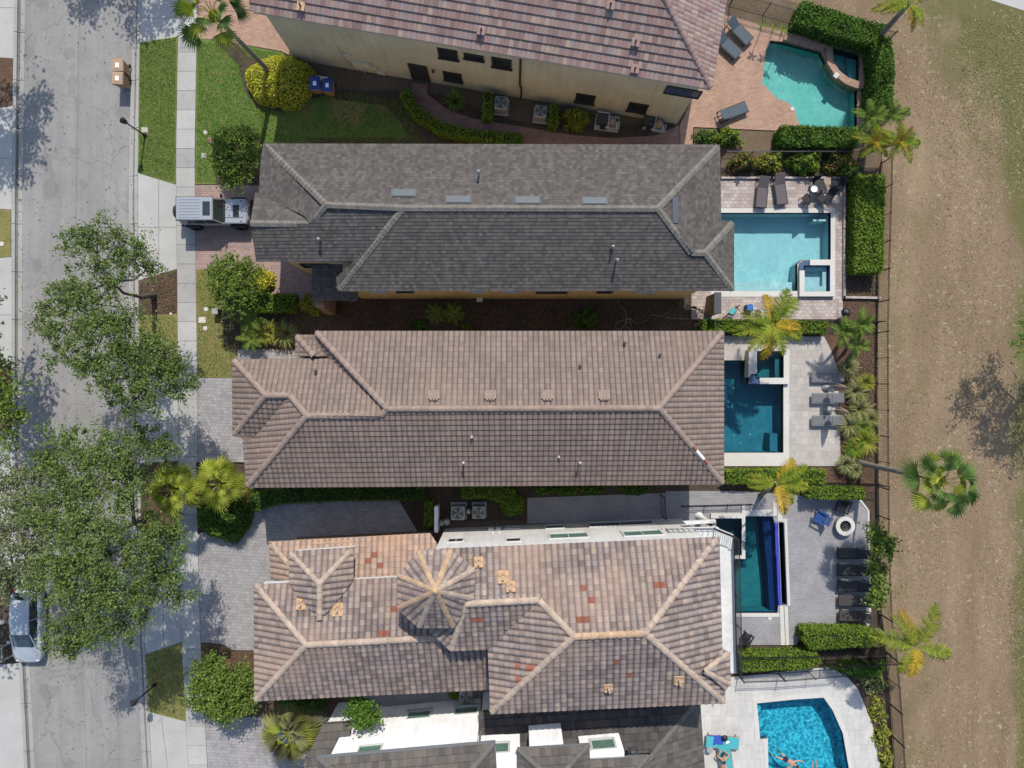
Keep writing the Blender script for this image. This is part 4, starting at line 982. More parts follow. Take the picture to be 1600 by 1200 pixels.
for px, z0, z2 in ((541, .8, 2.9), (549, .1, 1.1), (573, .0, .8), (553, .1, 1.2)):
    p_ = Vector((wa[0], wa[1], 0)) + e1 * s1(px, 98, z0) - n1 * .1; b.tube([p_ + Vector((0, 0, z0)), p_ + Vector((0, 0, z2))], .035, 6)
b.build('meter_panels', M['beige'], h1)
for i, (x, y) in enumerate(((470,10),(752,48),(993,66),(992,108),(954,8))):
    v = 0; z = 7.0
    for k in range(6):
        p = W(x, y, z); v = (p - C1).dot(n1); z = z1 + min(v, 2 * hw - v) * .466
    p = W(x, y, z + .1); t = thing('vent_pipe', ['vent on an orange mortar pad at the left end of the pink roof', 'short vent on a cream pad in the middle of the pink tiled roof', 'upper of two stacked vents near the right hip of the pink roof', 'lower of two stacked vents near the right hip of the pink roof', 'dark stub vent at the top edge of the pink tiled roof'][i], 'roof vent', p, 0, 'vents on the pink tiled roof')
    b = MB(p); b.box(p + Vector((0, 0, .03)), (.44, .5, .05), ang1, bev=.02); b.build('flashing', M['mortar'] if i == 0 else M['pinkcap'], t)
    b = MB(p); b.tube([p, p + Vector((0, 0, .34))], .05, 8); b.build('pipe', M['dframe'], t)

# ------------------------------------------------------------------ house four: white walls, blended clay tiles, turret
ze = 7.0; o4 = W(780, 960); h4 = thing('house', 'large white house with mottled clay tile roof, eight-sided turret and hipped dormer', 'house', o4, 0, 'houses side by side along the street')
A = dict(TL=(664,858,ze), TR=(1122,838,ze), ER=(1128,1010,ze), BR=(1133,1098,ze), BL=(766,1115,ze), WL=(762,1014,ze), RA=(897,995,9.05), RB=(1008,990,9.05), LJ=(842,938,8.2), LW=(727,944,8.2), LE=(704,1017,ze), LN=(655,945,8.1),
         FL=(397,912,5.0), FR=(640,900,5.0), GA=(478,1008,6.45), GB=(770,993,6.45), FB=(398,1095,5.0), FC=(763,1077,5.0))
ct = dict(tw=.34, tl=.31, amp=.085, step=.035, nu=6)
faces(h4, o4, [
  ([A['TL'], A['TR'], A['RB'], A['RA'], A['LJ'], A['LW'], A['LN']], (0, 1)),
  (q('TR','ER','BR','RB'), (0, 2)),
  (q('BR','BL','RA','RB'), (0, 1)),
  (q('BL','WL','LJ','RA'), (0, 1)),
  (q('LE','WL','LJ','LW'), (0, 1)),
  ([(671,986,ze), A['LE'], A['LW'], (712,978,7.6)], (0, 1)),
  ([(671,986,ze), (712,978,7.6), A['LW'], (700,935,8.0), (665,960,7.2)], (0, 4)),
  (q('FL','FR','GB','GA'), (0, 1)),
  (q('FL','FB','GA'), (0, 1)),
  (q('FB','FC','GB','GA'), (0, 1)),
], M['clay'], **ct)
# low roof over the garage, left front
faces(h4, o4, [([(420,845,3.5),(672,832,3.5),(690,860,4.0),(640,904,4.5),(452,904,4.5),(444,872,4.1)], (0, 1)), ([(420,845,3.5),(424,906,3.5),(452,906,4.6),(452,885,4.6)], (0, 1))], M['claypale'], **ct)
caps(h4, o4, [((422,848,3.5),(454,886,4.6))], M['claycap'], r=.16)
# corner chamfer by the pool side
faces(h4, o4, [([(1127,1013,7.1),(1140,1018,7.1),(1101,1049,7.9)], (0, 1)), ([(1140,1018,7.1),(1141,1069,7.1),(1101,1049,7.9)], (0, 1)), ([(1141,1069,7.1),(1132,1078,7.1),(1101,1049,7.9)], (0, 1))], M['clay'], **ct)
caps(h4, o4, [((1101,1049,7.9),(1138,1020,7.1)), ((1101,1049,7.9),(1139,1068,7.1))], M['claycap'], r=.15)
caps(h4, o4, [((1120,841,ze),A['RB']),(A['RB'],(1130,1096,ze)),(A['RA'],(768,1112,ze)),(A['RA'],A['LJ']),(A['LJ'],A['LW']),(A['LW'],(705,1015,ze)),(A['GA'],(399,914,5)),(A['GA'],(400,1093,5)),(A['GA'],(766,993,6.45))], M['claycap'], r=.18)
caps(h4, o4, [(A['RB'],A['RA'])], M['stain'], r=.18)
# hipped dormer
D = dict(a=(451,861,5.2), b=(553,854,5.2), p=(499,912,6.05), r=(499,968,6.05), l=(453,912,5.2), m=(474,938,5.6), n=(553,905,5.2), s=(530,932,5.6))
A.update(D)
faces(h4, o4, [(q('a','b','p'), (0, 1)), ([D['a'], D['l'], (468,932,5.45), (484,950,5.8), D['r'], D['p']], (0, 1)), ([D['b'], D['n'], (538,926,5.4), (516,952,5.8), D['r'], D['p']], (0, 1))], M['clay'], **ct)
caps(h4, o4, [((453,863,5.2),D['p']),((551,857,5.2),D['p']),(D['p'],D['r'])], M['claycap'], r=.16)
b = MB(o4); b.prism([W2(457,866,5), W2(548,860,5), W2(548,925,5), W2(457,925,5)], 3.4, 5.12); b.build('dormer_wall', M['paleg'], h4)
b = MB(o4); b.prism([W2(489,847,3.7), W2(553,844,3.7), W2(553,852,3.7), W2(489,855,3.7)], 3.5, 3.74); b.build('mortar_strip', M['mortar'], h4)
# turret
ap = (680, 924, 9.75); tz = 8.0
tv = [(653,860),(705,858),(743,889),(741,936),(708,981),(654,981),(621,951),(621,899)]
for i in range(8):
    a = tv[i]; c = tv[(i + 1) % 8]; roof_face('turret_roof', [V(a[0], a[1], tz), V(c[0], c[1], tz), V(*ap)], M['clay'], h4, o4, tw=.34, tl=.3, amp=.075, step=.03, nu=8)
    ridge_cap('ridge_cap', V(a[0], a[1], tz) * .985 + V(*ap) * .015, V(*ap), M['claycap'] if i in (2, 3, 5) else M['stain'], h4, o4, r=.15)
tp = [W2(x, y, tz) for x, y in tv]
b = MB(o4); b.prism(offset_poly(tp, .5), 6.3, tz - .15); b.build('turret_wall', M['paleg'], h4)
b = MB(o4); b.prism(offset_poly(tp, .05), tz - .2, tz - .03); b.build('turret_eave', M['fasc'], h4)
b = MB(o4); b.lathe(V(680, 924, 9.75), [(.2, -.05), (.16, .08), (.06, .14), (.005, .2)], 12); b.build('finial', M['mortar'], h4)
outm = [W2(666,859,ze), W2(1121,839,ze), W2(1127,1011,ze), W2(1139,1019,ze), W2(1140,1068,ze), W2(1131,1096,ze), W2(767,1113,ze), W2(763,1015,ze), W2(705,1016,ze), W2(672,986,ze)]
house_shell(h4, o4, outm, ze, M['paleg'], M['fasc'], .32)
outf = [W2(398,913,5), W2(640,901,5), W2(766,900,5), W2(762,1075,5), W2(399,1094,5)]
house_shell(h4, o4, outf, 5.0, M['paleg'], M['fasc'], .4)
outg = [W2(421,846,3.5), W2(671,833,3.5), W2(690,860,3.5), W2(640,905,3.5), W2(425,905,3.5)]
house_shell(h4, o4, outg, 3.5, M['tan'], M['fascb'], .55)  # tan wall colour stands in for the brown house's shadow on the garage
# west return of the white wall seen beside the garage roof, parapets and gutters
b = MB(o4); b.box(W(590, 903, 4.95), (2.6, .1, .2), R(3)); b.box(W(433, 910, 4.95), (1.4, .12, .2), R(3)); b.build('gutter', M['wframe'], h4)
wl = offset_poly(outm, .32); wl.sort(key=lambda p: 0) 
wA = offset_poly(outm, .32)
# find the long north wall
best = max(range(len(wA)), key=lambda i: (Vector(wA[i]) - Vector(wA[(i + 1) % len(wA)])).length * (1 if (wA[i][1] + wA[(i + 1) % len(wA)][1]) > -20 else 0))
pa, pb = Vector(wA[best]), Vector(wA[(best + 1) % len(wA)])
if pa.x > pb.x: pa, pb = pb, pa
dd = (pb - pa).normalized()
def s4(px, py, z): p = W(px, py, z); return (Vector((p.x, p.y)) - pa).dot(dd)
for px, py, z, w, h, mu in ((712, 832, 3.1, .8, 1.0, 2), (802, 838, 3.7, .75, .95, 0), (888, 832, 3.0, 2.1, 1.35, 2), (1003, 829, 3.2, 2.1, 1.35, 2)):
    wall_window(h4, o4, pa, pb, s4(px, py, z + h / 2), z, w, h, M['wframe'], M['glassg'] if px > 850 else M['glassd'], muntin=mu or None, right=False, fw=.1)
wall_window(h4, o4, pa, pb, s4(800, 817, .9), .6, .9, .5, M['wframe'], M['glassd'], right=False)
wall_window(h4, o4, pa, pb, s4(866, 813, 1.2), .6, 1.0, 1.0, M['wframe'], M['glassd'], right=False)
wall_window(h4, o4, pa, pb, s4(970, 812, 1.2), .4, 3.8, 1.2, M['wframe'], M['glassd'], muntin=2, right=False)
for k, px in enumerate((770, 780)):
    p = pa + dd * s4(px, 828, 2.2); b = MB(o4); b.box(Vector((p.x, p.y + .08, 2.2)), (.16, .12, .16)); b.build('wall_light', M['wframe'], h4)
for k, px in enumerate((767, 778)):
    p = pa + dd * s4(px, 814, 1.1); b = MB(o4); b.box(Vector((p.x, p.y + .12, 1.1)), (.34, .2, .6), bev=.03); b.build('meter_box', M['lgrey'], h4)
b = MB(o4)
for px in (806, 815): p = pa + dd * s4(px, 845, 6.2); b.tube([Vector((p.x, p.y + .05, 6.7)), Vector((p.x, p.y + .05, 5.9))], .02, 6)
b.build('cable', M['wframe'], h4)
# orange and red replacement tiles, mortar patches with vents
def on_plane(px, py, pts):
    Am = np.array([[V(*p).x, V(*p).y, 1] for p in pts]); co, *_ = np.linalg.lstsq(Am, np.array([p[2] for p in pts]), rcond=None)
    z = 7.5
    for k in range(8): p = W(px, py, z); z = float(co[0] * p.x + co[1] * p.y + co[2])
    n = Vector((-co[0], -co[1], 1)).normalized()
    return W(px, py, z), n
PN = (A['TL'], A['TR'], A['RB']); PS = (A['BR'], A['BL'], A['RA']); PW_ = (A['BL'], A['WL'], A['RA']); PE = (A['TR'], A['BR'], A['RB']); PF = (A['FL'], A['FR'], A['GA']); PG = ((420,845,3.5),(672,832,3.5),(640,904,4.5)); PL_ = (A['LE'], A['WL'], A['LW'])
spots = []
for px, py, pl, w in ((912,915,PN,.4),(923,937,PN,.4),(906,970,PN,.45),(1026,908,PN,.4),(1033,912,PN,.4),(860,905,PN,.0),(963,1036,PS,.36),(981,1059,PS,.36),(803,1042,PW_,.5),(826,1044,PW_,.45),(806,1061,PW_,.4),(1060,932,PE,.3),(583,867,PG,.36),(575,876,PG,.36),(592,883,PG,.36),(614,946,PF,.42),(595,985,PF,.42),(744,968,PL_,.42)):
    if w <= 0: continue
    p, n = on_plane(px, py, pl); spots.append(tuple(p)); spots.append((p.x + .2, p.y + .02, p.z)) if w > .4 else None
retile(h4, spots, M['terra'])
for i, (px, py, pl, w) in enumerate(((786,902,PN,.6),(798,917,PN,.5),(748,879,PN,.5),(471,944,PF,.55),(528,953,PF,.62),(950,1073,PS,.5),(1060,1061,PS,.55))):
    p, n = on_plane(px, py, pl); qn = n.to_track_quat('Z', 'Y').to_matrix()
    lab = ['orange mortared vent on the clay roof, upper left of the pair near the turret', 'orange mortared vent on the clay roof, lower right of the pair near the turret', 'flat orange mortar patch just right of the turret roof', 'small orange mortar pad left of the dormer ridge', 'large orange mortar pad with vent right of the dormer ridge', 'orange mortar pad with vent in the middle of the shaded clay slope', 'orange mortar pad with vent near the right hip of the shaded clay slope'][i]
    t = thing('vent_pipe', lab, 'roof vent', p, 0, 'mortared vents on the clay tile roof')
    b = MB(p); b.box(p + n * .1, (w, w * 1.15, .06), rot=qn, bev=.03); b.build('mortar_pad', M['mortar'], t)
    b = MB(p); b.tube([p, p + Vector((0, 0, .4))], .055, 8); b.build('pipe', M['fasc'], t)
    b = MB(p)
    for k in range(5):
        a = 1.3 * k; b.box(p + n * .14 + Vector((math.cos(a) * w * .3, math.sin(a) * w * .35, 0)), (w * .3, w * .25, .06), a, rot=None)
    b.build('mortar_lumps', M['mortar'], t)
# balcony with railings on the pool side
bo = W(1110, 900, 3.2)
bal = MB(o4); bal.prism([W2(1035,826,3.2), W2(1118,824,3.2), W2(1147,836,3.2), W2(1152,1052,3.2), W2(1100,1052,3.2), W2(1060,870,3.2)], 2.95, 3.2); bal.build('balcony_floor', M['paleg'], h4)
bal = MB(o4); bal.prism([W2(1124,838,3.3), W2(1137,838,3.3), W2(1141,1050,3.3), W2(1130,1050,3.3)], 3.21, 3.3); bal.build('balcony_beam', M['paleg'], h4)
def railing(root, o, pts, z, h, mat, gap=.12, name='railing'):
    b = MB(o)
    for (x0, y0), (x1, y1) in zip(pts, pts[1:]):
        a = W(x0, y0, z); c = W(x1, y1, z); d = c - a; n = max(1, int(d.length / gap))
        for zz in (z + .08, z + h): b.bar(Vector((a.x, a.y, zz)), Vector((c.x, c.y, zz)), .045, .04)
        for i in range(n + 1):
            p = a + d * (i / n); w = .06 if i % 14 == 0 else .03
            b.box((p.x, p.y, z + h / 2), (w, w, h))
    return b.build(name, mat, root)
railing(h4, o4, [(1116,825),(1146,837),(1151,1050)], 3.2, 1.05, M['black'])
railing(h4, o4, [(1040,826),(1116,825)], 3.2, .95, M['alu'], .3)
b = MB(o4)
for x, y in ((1092, 806), (1117, 828)):
    p = W(x, y); b.lathe(p, [(.26, 0), (.26, .12), (.17, .16), (.15, 2.7), (.22, 2.8), (.24, 2.95)], 14)
b.build('columns', M['paleg'], h4)
b = MB(o4); b.prism([W2(1068,815,2.9), W2(1118,812,2.9), W2(1118,817,2.9), W2(1074,820,2.9)], 2.65, 2.9); b.build('lintel', M['paleg'], h4)

# ------------------------------------------------------------------ house five: white walls, charcoal roofs, cut by the bottom edge
o5 = W(800, 1250); h5 = thing('house', 'white house with charcoal flat-tile roofs at the bottom edge of the picture', 'house', o5, 0, 'houses side by side along the street')
ft = dict(tw=.33, tl=.42, amp=.022, step=.05, nu=4)
faces(h5, o5, [([(748,1112,3.2),(1093,1088,3.2),(1022,1175,4.6),(748,1192,4.6)], (0, 1)), ], M['slate2'], **ft)
faces(h5, o5, [([(1093,1088,3.2),(1108,1300,3.2),(1000,1300,4.9),(1000,1205,4.9),(1022,1175,4.6)], (0, 1)),
               ([(505,1131,3.2),(548,1128,3.2),(548,1200,4.3),(475,1200,4.3),(475,1194,4.2)], (0, 1))], M['slate'], **ft)
caps(h5, o5, [((1093,1090,3.2),(1022,1176,4.6)),((1022,1176,4.6),(1000,1205,4.9))], M['slatecap'], r=.15)
# lower walls under those roofs
for nm, pts, zt in (('wall', [(752,1118),(1090,1098),(1100,1300),(752,1300)], 3.1), ('wall', [(508,1136),(552,1133),(552,1300),(508,1300)], 3.1)):
    b = MB(o5); b.prism(PL(pts, 3.2), -.1, zt); b.build(nm, M['whitew'], h5)
b = MB(o5); b.prism(PL([(748,1112),(1093,1088),(1108,1300),(748,1300)], 3.2), 3.02, 3.16); b.build('eave', M['fascd'], h5)
b = MB(o5); b.prism(PL([(504,1131),(548,1128),(556,1300),(478,1300)], 3.2), 3.0, 3.14); b.build('eave', M['fascd'], h5)
# tall white block
zt = 7.0
wp = [W(552, 1108, 0), W(752, 1090, 0)]
wallp = [(wp[0].x, wp[0].y), (wp[1].x, wp[1].y), (wp[1].x + .1, wp[1].y - 12), (wp[0].x, wp[0].y - 12)]
b = MB(o5); b.prism(wallp, -.1, zt - .2); b.build('wall', M['whitew'], h5)
# upper hip roof
U = dict(a=(496,1184,zt), b=(773,1160,zt), c=(776,1230,zt), d=(740,1215,8.2), e=(540,1235,8.2), f=(496,1300,zt), g=(745,1300,8.2))
faces(h5, o5, [([U['a'], U['b'], (730,1212,8.2), (548,1228,8.2)], (0, 1)), ([U['b'], (782,1300,zt), (740,1300,8.2), (730,1212,8.2)], (0, 1)), ([U['a'], (548,1228,8.2), (548,1330,8.2), (496,1330,zt)], (0, 3))], M['slate'], **ft)
caps(h5, o5, [(U['b'], (730,1212,8.2)), (U['a'], (548,1228,8.2)), ((730,1212,8.2), (548,1228,8.2))], M['slatecap'], r=.15)
b = MB(o5); b.prism(PL([(495,1183),(774,1159),(783,1330),(495,1330)], zt), zt - .2, zt - .02); b.build('eave', M['alu'], h5)
# two smaller upper blocks
for (x0, y0, x1, y1, zb, zt2, ea, wd) in ((826, 1136, 876, 1132, 3.9, 6.5, [(808,1170),(921,1163),(926,1330),(808,1330)], None), (903, 1148, 966, 1143, 3.9, 6.2, [(906,1187),(1014,1181),(1018,1330),(906,1330)], 1), (745, 1150, 812, 1146, 3.9, 6.4, None, 1)):
    p0 = W(x0, y0, zb); p1 = W(x1, y1, zb)
    b = MB(o5); b.prism([(p0.x, p0.y), (p1.x, p1.y), (p1.x, p1.y - 8), (p0.x, p0.y - 8)], 2.6, zt2 - .15); b.build('wall', M['whitew'], h5)
    if wd: wall_window(h5, o5, (p0.x, p0.y), (p1.x, p1.y), (p1 - p0).length * .55, zt2 - 1.5, 1.2 if x0 > 800 else .9, 1.0, M['wframe'], M['glassg'], right=False, fw=.12)
    if ea:
        zr = zt2 + .9; pl = PL(ea, zt2)
        faces(h5, o5, [([ea[0] + (zt2,), ea[1] + (zt2,), ((ea[0][0] + ea[1][0]) / 2 + 2, ea[0][1] + 52, zr)], (0, 1)), ([ea[1] + (zt2,), ea[2] + (zt2,), ((ea[0][0] + ea[1][0]) / 2 + 2, 1330, zr), ((ea[0][0] + ea[1][0]) / 2 + 2, ea[0][1] + 52, zr)], (0, 1)), ([ea[0] + (zt2,), ((ea[0][0] + ea[1][0]) / 2 + 2, ea[0][1] + 52, zr), ((ea[0][0] + ea[1][0]) / 2 + 2, 1330, zr), ea[3] + (zt2,)], (0, 3))], M['slate'], **ft)
        for k in (0, 1): caps(h5, o5, [(ea[k] + (zt2,), ((ea[0][0] + ea[1][0]) / 2 + 2, ea[0][1] + 52, zr))], M['slatecap'], r=.14)
        b = MB(o5); b.prism(pl, zt2 - .18, zt2 - .02); b.build('eave', M['alu'], h5)
wa5, wb5 = wallp[0], wallp[1]
for s, z, w, h, sl_ in ((2.1, 4.9, 1.2, 1.3, None), (4.35, 1.2, 1.3, .9, 1), (7.2, 1.2, 1.3, .9, 1)):
    wall_window(h5, o5, wa5, wb5, s, z, w, h, M['wframe'], M['glassg'], sill=M['alu'] if sl_ else None, right=False)
b = MB(o5); b.tube([Vector((wallp[0][0] - .1, wallp[0][1] - .3, 3.2)), Vector((wallp[0][0] - .1, wallp[0][1] - .3, zt - .2))], .06, 8); b.tube([Vector((wallp[1][0] + .12, wallp[1][1] - .3, 3.6)), Vector((wallp[1][0] + .12, wallp[1][1] - .3, zt - .2))], .06, 8); b.build('downspouts', M['alu'], h5)
p, n = on_plane(988, 1173, ((1093,1088,3.2),(1108,1300,3.2),(1000,1300,4.9))); b = MB(p); b.box(p + Vector((0, 0, .2)), (.55, .6, .06), R(4)); b.box(p + Vector((0, 0, .3)), (.3, .3, .22), R(4), bev=.04)
t = b.build('roof_vent', M['dgrey']); t.location = p; tag(t, 'square grey box vent on the charcoal roof at the bottom edge', 'roof vent')
# ------------------------------------------------------------------ foliage
def gl(*c): return P(*c)
M['oak'] = leafmat('oak_leaves', P(72, 94, 46), P(102, 126, 66), P(148, 166, 100), P(122, 138, 70))
M['oakb'] = leafmat('pale_oak_leaves', P(98, 112, 76), P(122, 136, 94), P(160, 168, 130), P(136, 138, 92))
M['bright'] = leafmat('bright_leaves', P(72, 98, 40), P(106, 134, 56), P(150, 170, 90), P(132, 148, 66))
M['hedge'] = leafmat('hedge_leaves', P(86, 118, 40), P(114, 144, 52), P(148, 170, 74), P(132, 150, 54))
M['hedged'] = leafmat('deep_hedge_leaves', P(56, 90, 34), P(82, 118, 46), P(116, 148, 62))
M['yellow'] = leafmat('yellow_leaves', P(160, 164, 40), P(214, 210, 70), P(240, 234, 116), P(204, 204, 66))
M['ylgr'] = leafmat('yellow_green_leaves', P(96, 112, 40), P(150, 156, 58), P(186, 184, 84))
M['grey'] = leafmat('straw_green_leaves', P(112, 122, 70), P(156, 158, 104), P(190, 186, 140), P(140, 146, 80))
M['red'] = leafmat('flower_red_leaves', P(78, 104, 46), P(118, 132, 66), P(206, 120, 74), P(128, 138, 70))
M['palmg'] = leafmat('palm_leaflets', P(82, 114, 36), P(120, 144, 46), P(160, 172, 66), P(164, 156, 56))
M['palmy'] = leafmat('yellowing_palm_leaflets', P(150, 140, 36), P(190, 168, 52), P(214, 186, 80), P(200, 150, 60))
M['fan'] = leafmat('fan_palm_blades', P(110, 138, 40), P(152, 172, 58), P(194, 202, 96), P(178, 186, 66))
M['fand'] = leafmat('dark_fan_blades', P(54, 86, 36), P(86, 122, 56), P(130, 158, 88))
M['bark'] = ground('tree_bark', P(96, 88, 80), P(118, 108, 98), P(78, 70, 64), 2, 12, 30, .3)
M['pbark'] = ground('palm_bark', P(150, 142, 130), P(168, 160, 148), P(120, 112, 100), 2, 14, 30, .3)
M['core'] = plain('hedge_core', P(44, 62, 24), .95, var=.3, scale=4)
M['corey'] = plain('yellow_core', P(96, 104, 30), .95, var=.3, scale=4)

def leaf_quads(cen, size, up=.6, aspect=.55, var=.35):
    n = len(cen); nr = rng.normal(size=(n, 3)); nr[:, 2] += up * 2; nr /= np.linalg.norm(nr, axis=1)[:, None]
    t = np.cross(nr, rng.normal(size=(n, 3))); t /= np.linalg.norm(t, axis=1)[:, None] + 1e-9
    b = np.cross(nr, t); s = size * (1 + var * rng.uniform(-1, 1, n))[:, None]
    v = np.stack([cen - t * s, cen + b * s * aspect, cen + t * s, cen - b * s * aspect], 1).reshape(-1, 3)
    return v, np.arange(n * 4).reshape(-1, 4)

def crown_points(lobes, dens=55, per=26, sig=.2, flat=.55, shell=.55):
    """lobes: (x,y,z,r) in metres; leaf clusters scattered mostly in the outer part of each lobe"""
    out = []
    for x, y, z, r in lobes:
        k = max(4, int(dens * r * r))
        d = rng.normal(size=(k, 3)); d /= np.linalg.norm(d, axis=1)[:, None]; d[:, 2] = np.where(d[:, 2] < -.35, -d[:, 2], d[:, 2])
        rad = r * (shell + (1 - shell) * rng.uniform(0, 1, k) ** .6) * (1 + .16 * rng.normal(size=k))
        c = np.stack([x + d[:, 0] * rad, y + d[:, 1] * rad, z + d[:, 2] * rad * flat], 1)
        n = rng.poisson(per, k) + 3
        idx = np.repeat(np.arange(k), n); sg = (sig * rng.uniform(.6, 1.5, k))[idx]
        rd = (d + rng.normal(size=d.shape) * .35); rd /= np.linalg.norm(rd, axis=1)[:, None]
        out.append(c[idx] + rng.normal(size=(len(idx), 3)) * sg[:, None] * np.array([.75, .75, .5]) + rd[idx] * (rng.normal(size=len(idx)) * sg * 1.5)[:, None] * np.array([1, 1, .5]))
    return np.concatenate(out)

def tree(label, base, lobes, mat, name='shade_tree', cat='tree', group=None, trunk=.16, leaf=.1, dens=16, per=26, sig=.22, barkm='bark', up=.5, fork=.35, flat=.55, z0=None):
    """base: photo px of the foot; lobes: (px,py,rpx,z)"""
    bp = W(*base); root = thing(name, label, cat, bp, 0, group)
    LW = []
    for px, py, rp, z in lobes:
        p = W(px, py, z); LW.append((p.x, p.y, z, rp / S * (1 - z / H)))
    cx = sum(l[0] for l in LW) / len(LW); cy = sum(l[1] for l in LW) / len(LW); zm = min(l[2] for l in LW)
    fk = Vector((bp.x + (cx - bp.x) * .18, bp.y + (cy - bp.y) * .18, zm * fork))
    b = MB(bp); b.tube([bp, bp.lerp(fk, .5) + Vector((.04, .03, 0)), fk], [trunk * 1.3, trunk, trunk * .85], 9)
    nodes = [(fk, 0)]
    for l in sorted(LW, key=lambda l: (Vector(l[:3]) - fk).length):
        e = Vector(l[:3]); st, dp = min(nodes, key=lambda nd: (nd[0] - e).length + .45 * (nd[0] - fk).length); dp += 1; tr = trunk * max(.16, .62 * .72 ** (dp - 1))
        mid = st.lerp(e, .5) + Vector((random.uniform(-.3, .3), random.uniform(-.3, .3), .2)); nodes.append((e, dp))
        b.tube([st, mid, e], [tr, tr * .8, tr * .55], 6)
        for k in range(6):
            a = random.uniform(0, 6.28); q_ = e + Vector((math.cos(a) * l[3] * .85, math.sin(a) * l[3] * .85, random.uniform(-.2, .5) * l[3]))
            m2 = mid.lerp(e, random.uniform(.3, .9)); b.tube([m2, m2.lerp(q_, .5) + Vector((0, 0, .12)), q_], [trunk * .13, trunk * .08, .01], 4)
    b.build('trunk', M[barkm], root)
    c = crown_points(LW, dens, per, sig, flat) - np.array(tuple(bp))
    v, f = leaf_quads(c, leaf, up)
    fast_mesh('crown', v, f, M[mat], root)
    return root

def hedge(label, pts, w, h, mat='hedge', core='core', name='hedge', cat='hedge', leaf=.06, dens=420, rough=.06, group=None, closed=False, z0=0.0):
    """clipped hedge: polygon footprint (px at its top) when closed, else a line with a width in metres"""
    if closed: poly = PL(pts, h)
    else:
        line = [Vector(W2(x, y, h)) for x, y in pts]; lft = []; rgt = []
        for i, p in enumerate(line):
            d = (line[min(i + 1, len(line) - 1)] - line[max(i - 1, 0)]).normalized(); nn = Vector((-d.y, d.x)) * w / 2
            lft.append(tuple(p + nn)); rgt.append(tuple(p - nn))
        poly = lft + rgt[::-1]
    c = Vector((sum(p[0] for p in poly) / len(poly), sum(p[1] for p in poly) / len(poly), 0))
    root = thing(name, label, cat, c, 0, group)
    b = MB(c); inner = offset_poly(poly, .05); b.prism(inner, z0, h - .05 - rough * 1.2); b.build('branches', M[core], root)
    xs = [p[0] for p in poly]; ys_ = [p[1] for p in poly]
    N = int((max(xs) - min(xs)) * (max(ys_) - min(ys_)) * dens)
    q_ = rng.uniform([min(xs), min(ys_)], [max(xs), max(ys_)], (N, 2)); ins = np.zeros(N, bool)
    n = len(poly)
    for i in range(n):
        x0, y0 = poly[i]; x1, y1 = poly[(i + 1) % n]
        if y0 == y1: continue
        cond = ((y0 > q_[:, 1]) != (y1 > q_[:, 1])) & (q_[:, 0] < (x1 - x0) * (q_[:, 1] - y0) / (y1 - y0) + x0); ins ^= cond
    q_ = q_[ins]; nz = np.sin(q_[:, 0] * 3.1 + 1) * np.sin(q_[:, 1] * 2.7) * rough
    top = np.column_stack([q_, h + nz + rng.normal(size=len(q_)) * .03])
    sd = []
    for i in range(n):
        a = np.array(poly[i]); e = np.array(poly[(i + 1) % n]); L = np.linalg.norm(e - a); k = int(L * (h - z0) * dens * .6)
        if k < 1: continue
        t_ = rng.uniform(0, 1, k)[:, None]; z_ = z0 + rng.uniform(.02, 1, k) * (h - z0); p = a + (e - a) * t_ + rng.normal(size=(k, 2)) * .045
        sd.append(np.column_stack([p, z_]))
    sh_ = rng.uniform(0, 1, len(top)) < .035; top[sh_, 2] += rng.uniform(.04, .16, sh_.sum())
    thin = (np.sin(top[:, 0] * 2.3 + top[:, 1]) * np.sin(top[:, 1] * 2.9 - top[:, 0] * .7) > .82) & (rng.uniform(0, 1, len(top)) < .6); top = top[~thin]
    al = np.concatenate([top] + sd) - np.array(tuple(c)); v, f = leaf_quads(al, leaf, .25, .6)
    fast_mesh('leaves', v, f, M[mat], root)
    return root

def bush(label, px, py, rx, ry, h, mat, name='bush', cat='bush', leaf=.08, dens=150, group=None, lump=.2, core='core', rot=0):
    """rounded shrub, (px,py) centre of its top, rx/ry in px"""
    k = (1 - h * .7 / H) / S; c = W(px, py, h * .7); c.z = 0; ax = rx * k; ay = ry * k
    root = thing(name, label, cat, c, rot, group)
    A_ = 2 * math.pi * ax * ay + h * (ax + ay) * 2; n = int(A_ * dens)
    d = rng.normal(size=(n, 3)); d[:, 2] = np.abs(d[:, 2]); d /= np.linalg.norm(d, axis=1)[:, None]
    ph = np.arctan2(d[:, 1], d[:, 0]); lm = 1 + lump * .5 * (np.sin(ph * 3 + px) + np.sin(ph * 5 + py)) * (1 - d[:, 2]) + lump * .5 * np.sin(d[:, 0] * 6 + px) * np.sin(d[:, 1] * 6 + py)
    rad = lm * (1 - .28 * rng.uniform(0, 1, n) ** 2)
    cc = np.column_stack([d[:, 0] * ax * rad, d[:, 1] * ay * rad, d[:, 2] * h * rad * .98]) + rng.normal(size=(n, 3)) * .03
    v, f = leaf_quads(cc, leaf, .35)
    b = MB(); b.lathe((0, 0, 0), [(.75, 0), (.8, .25 * h), (.66, .55 * h), (.35, .76 * h), (.01, .8 * h)], 14)
    b.v = [(x * ax, y * ay, z) for x, y, z in b.v]; b.build('branches', M[core], root)
    fast_mesh('leaves', v, f, M[mat], root)
    return root

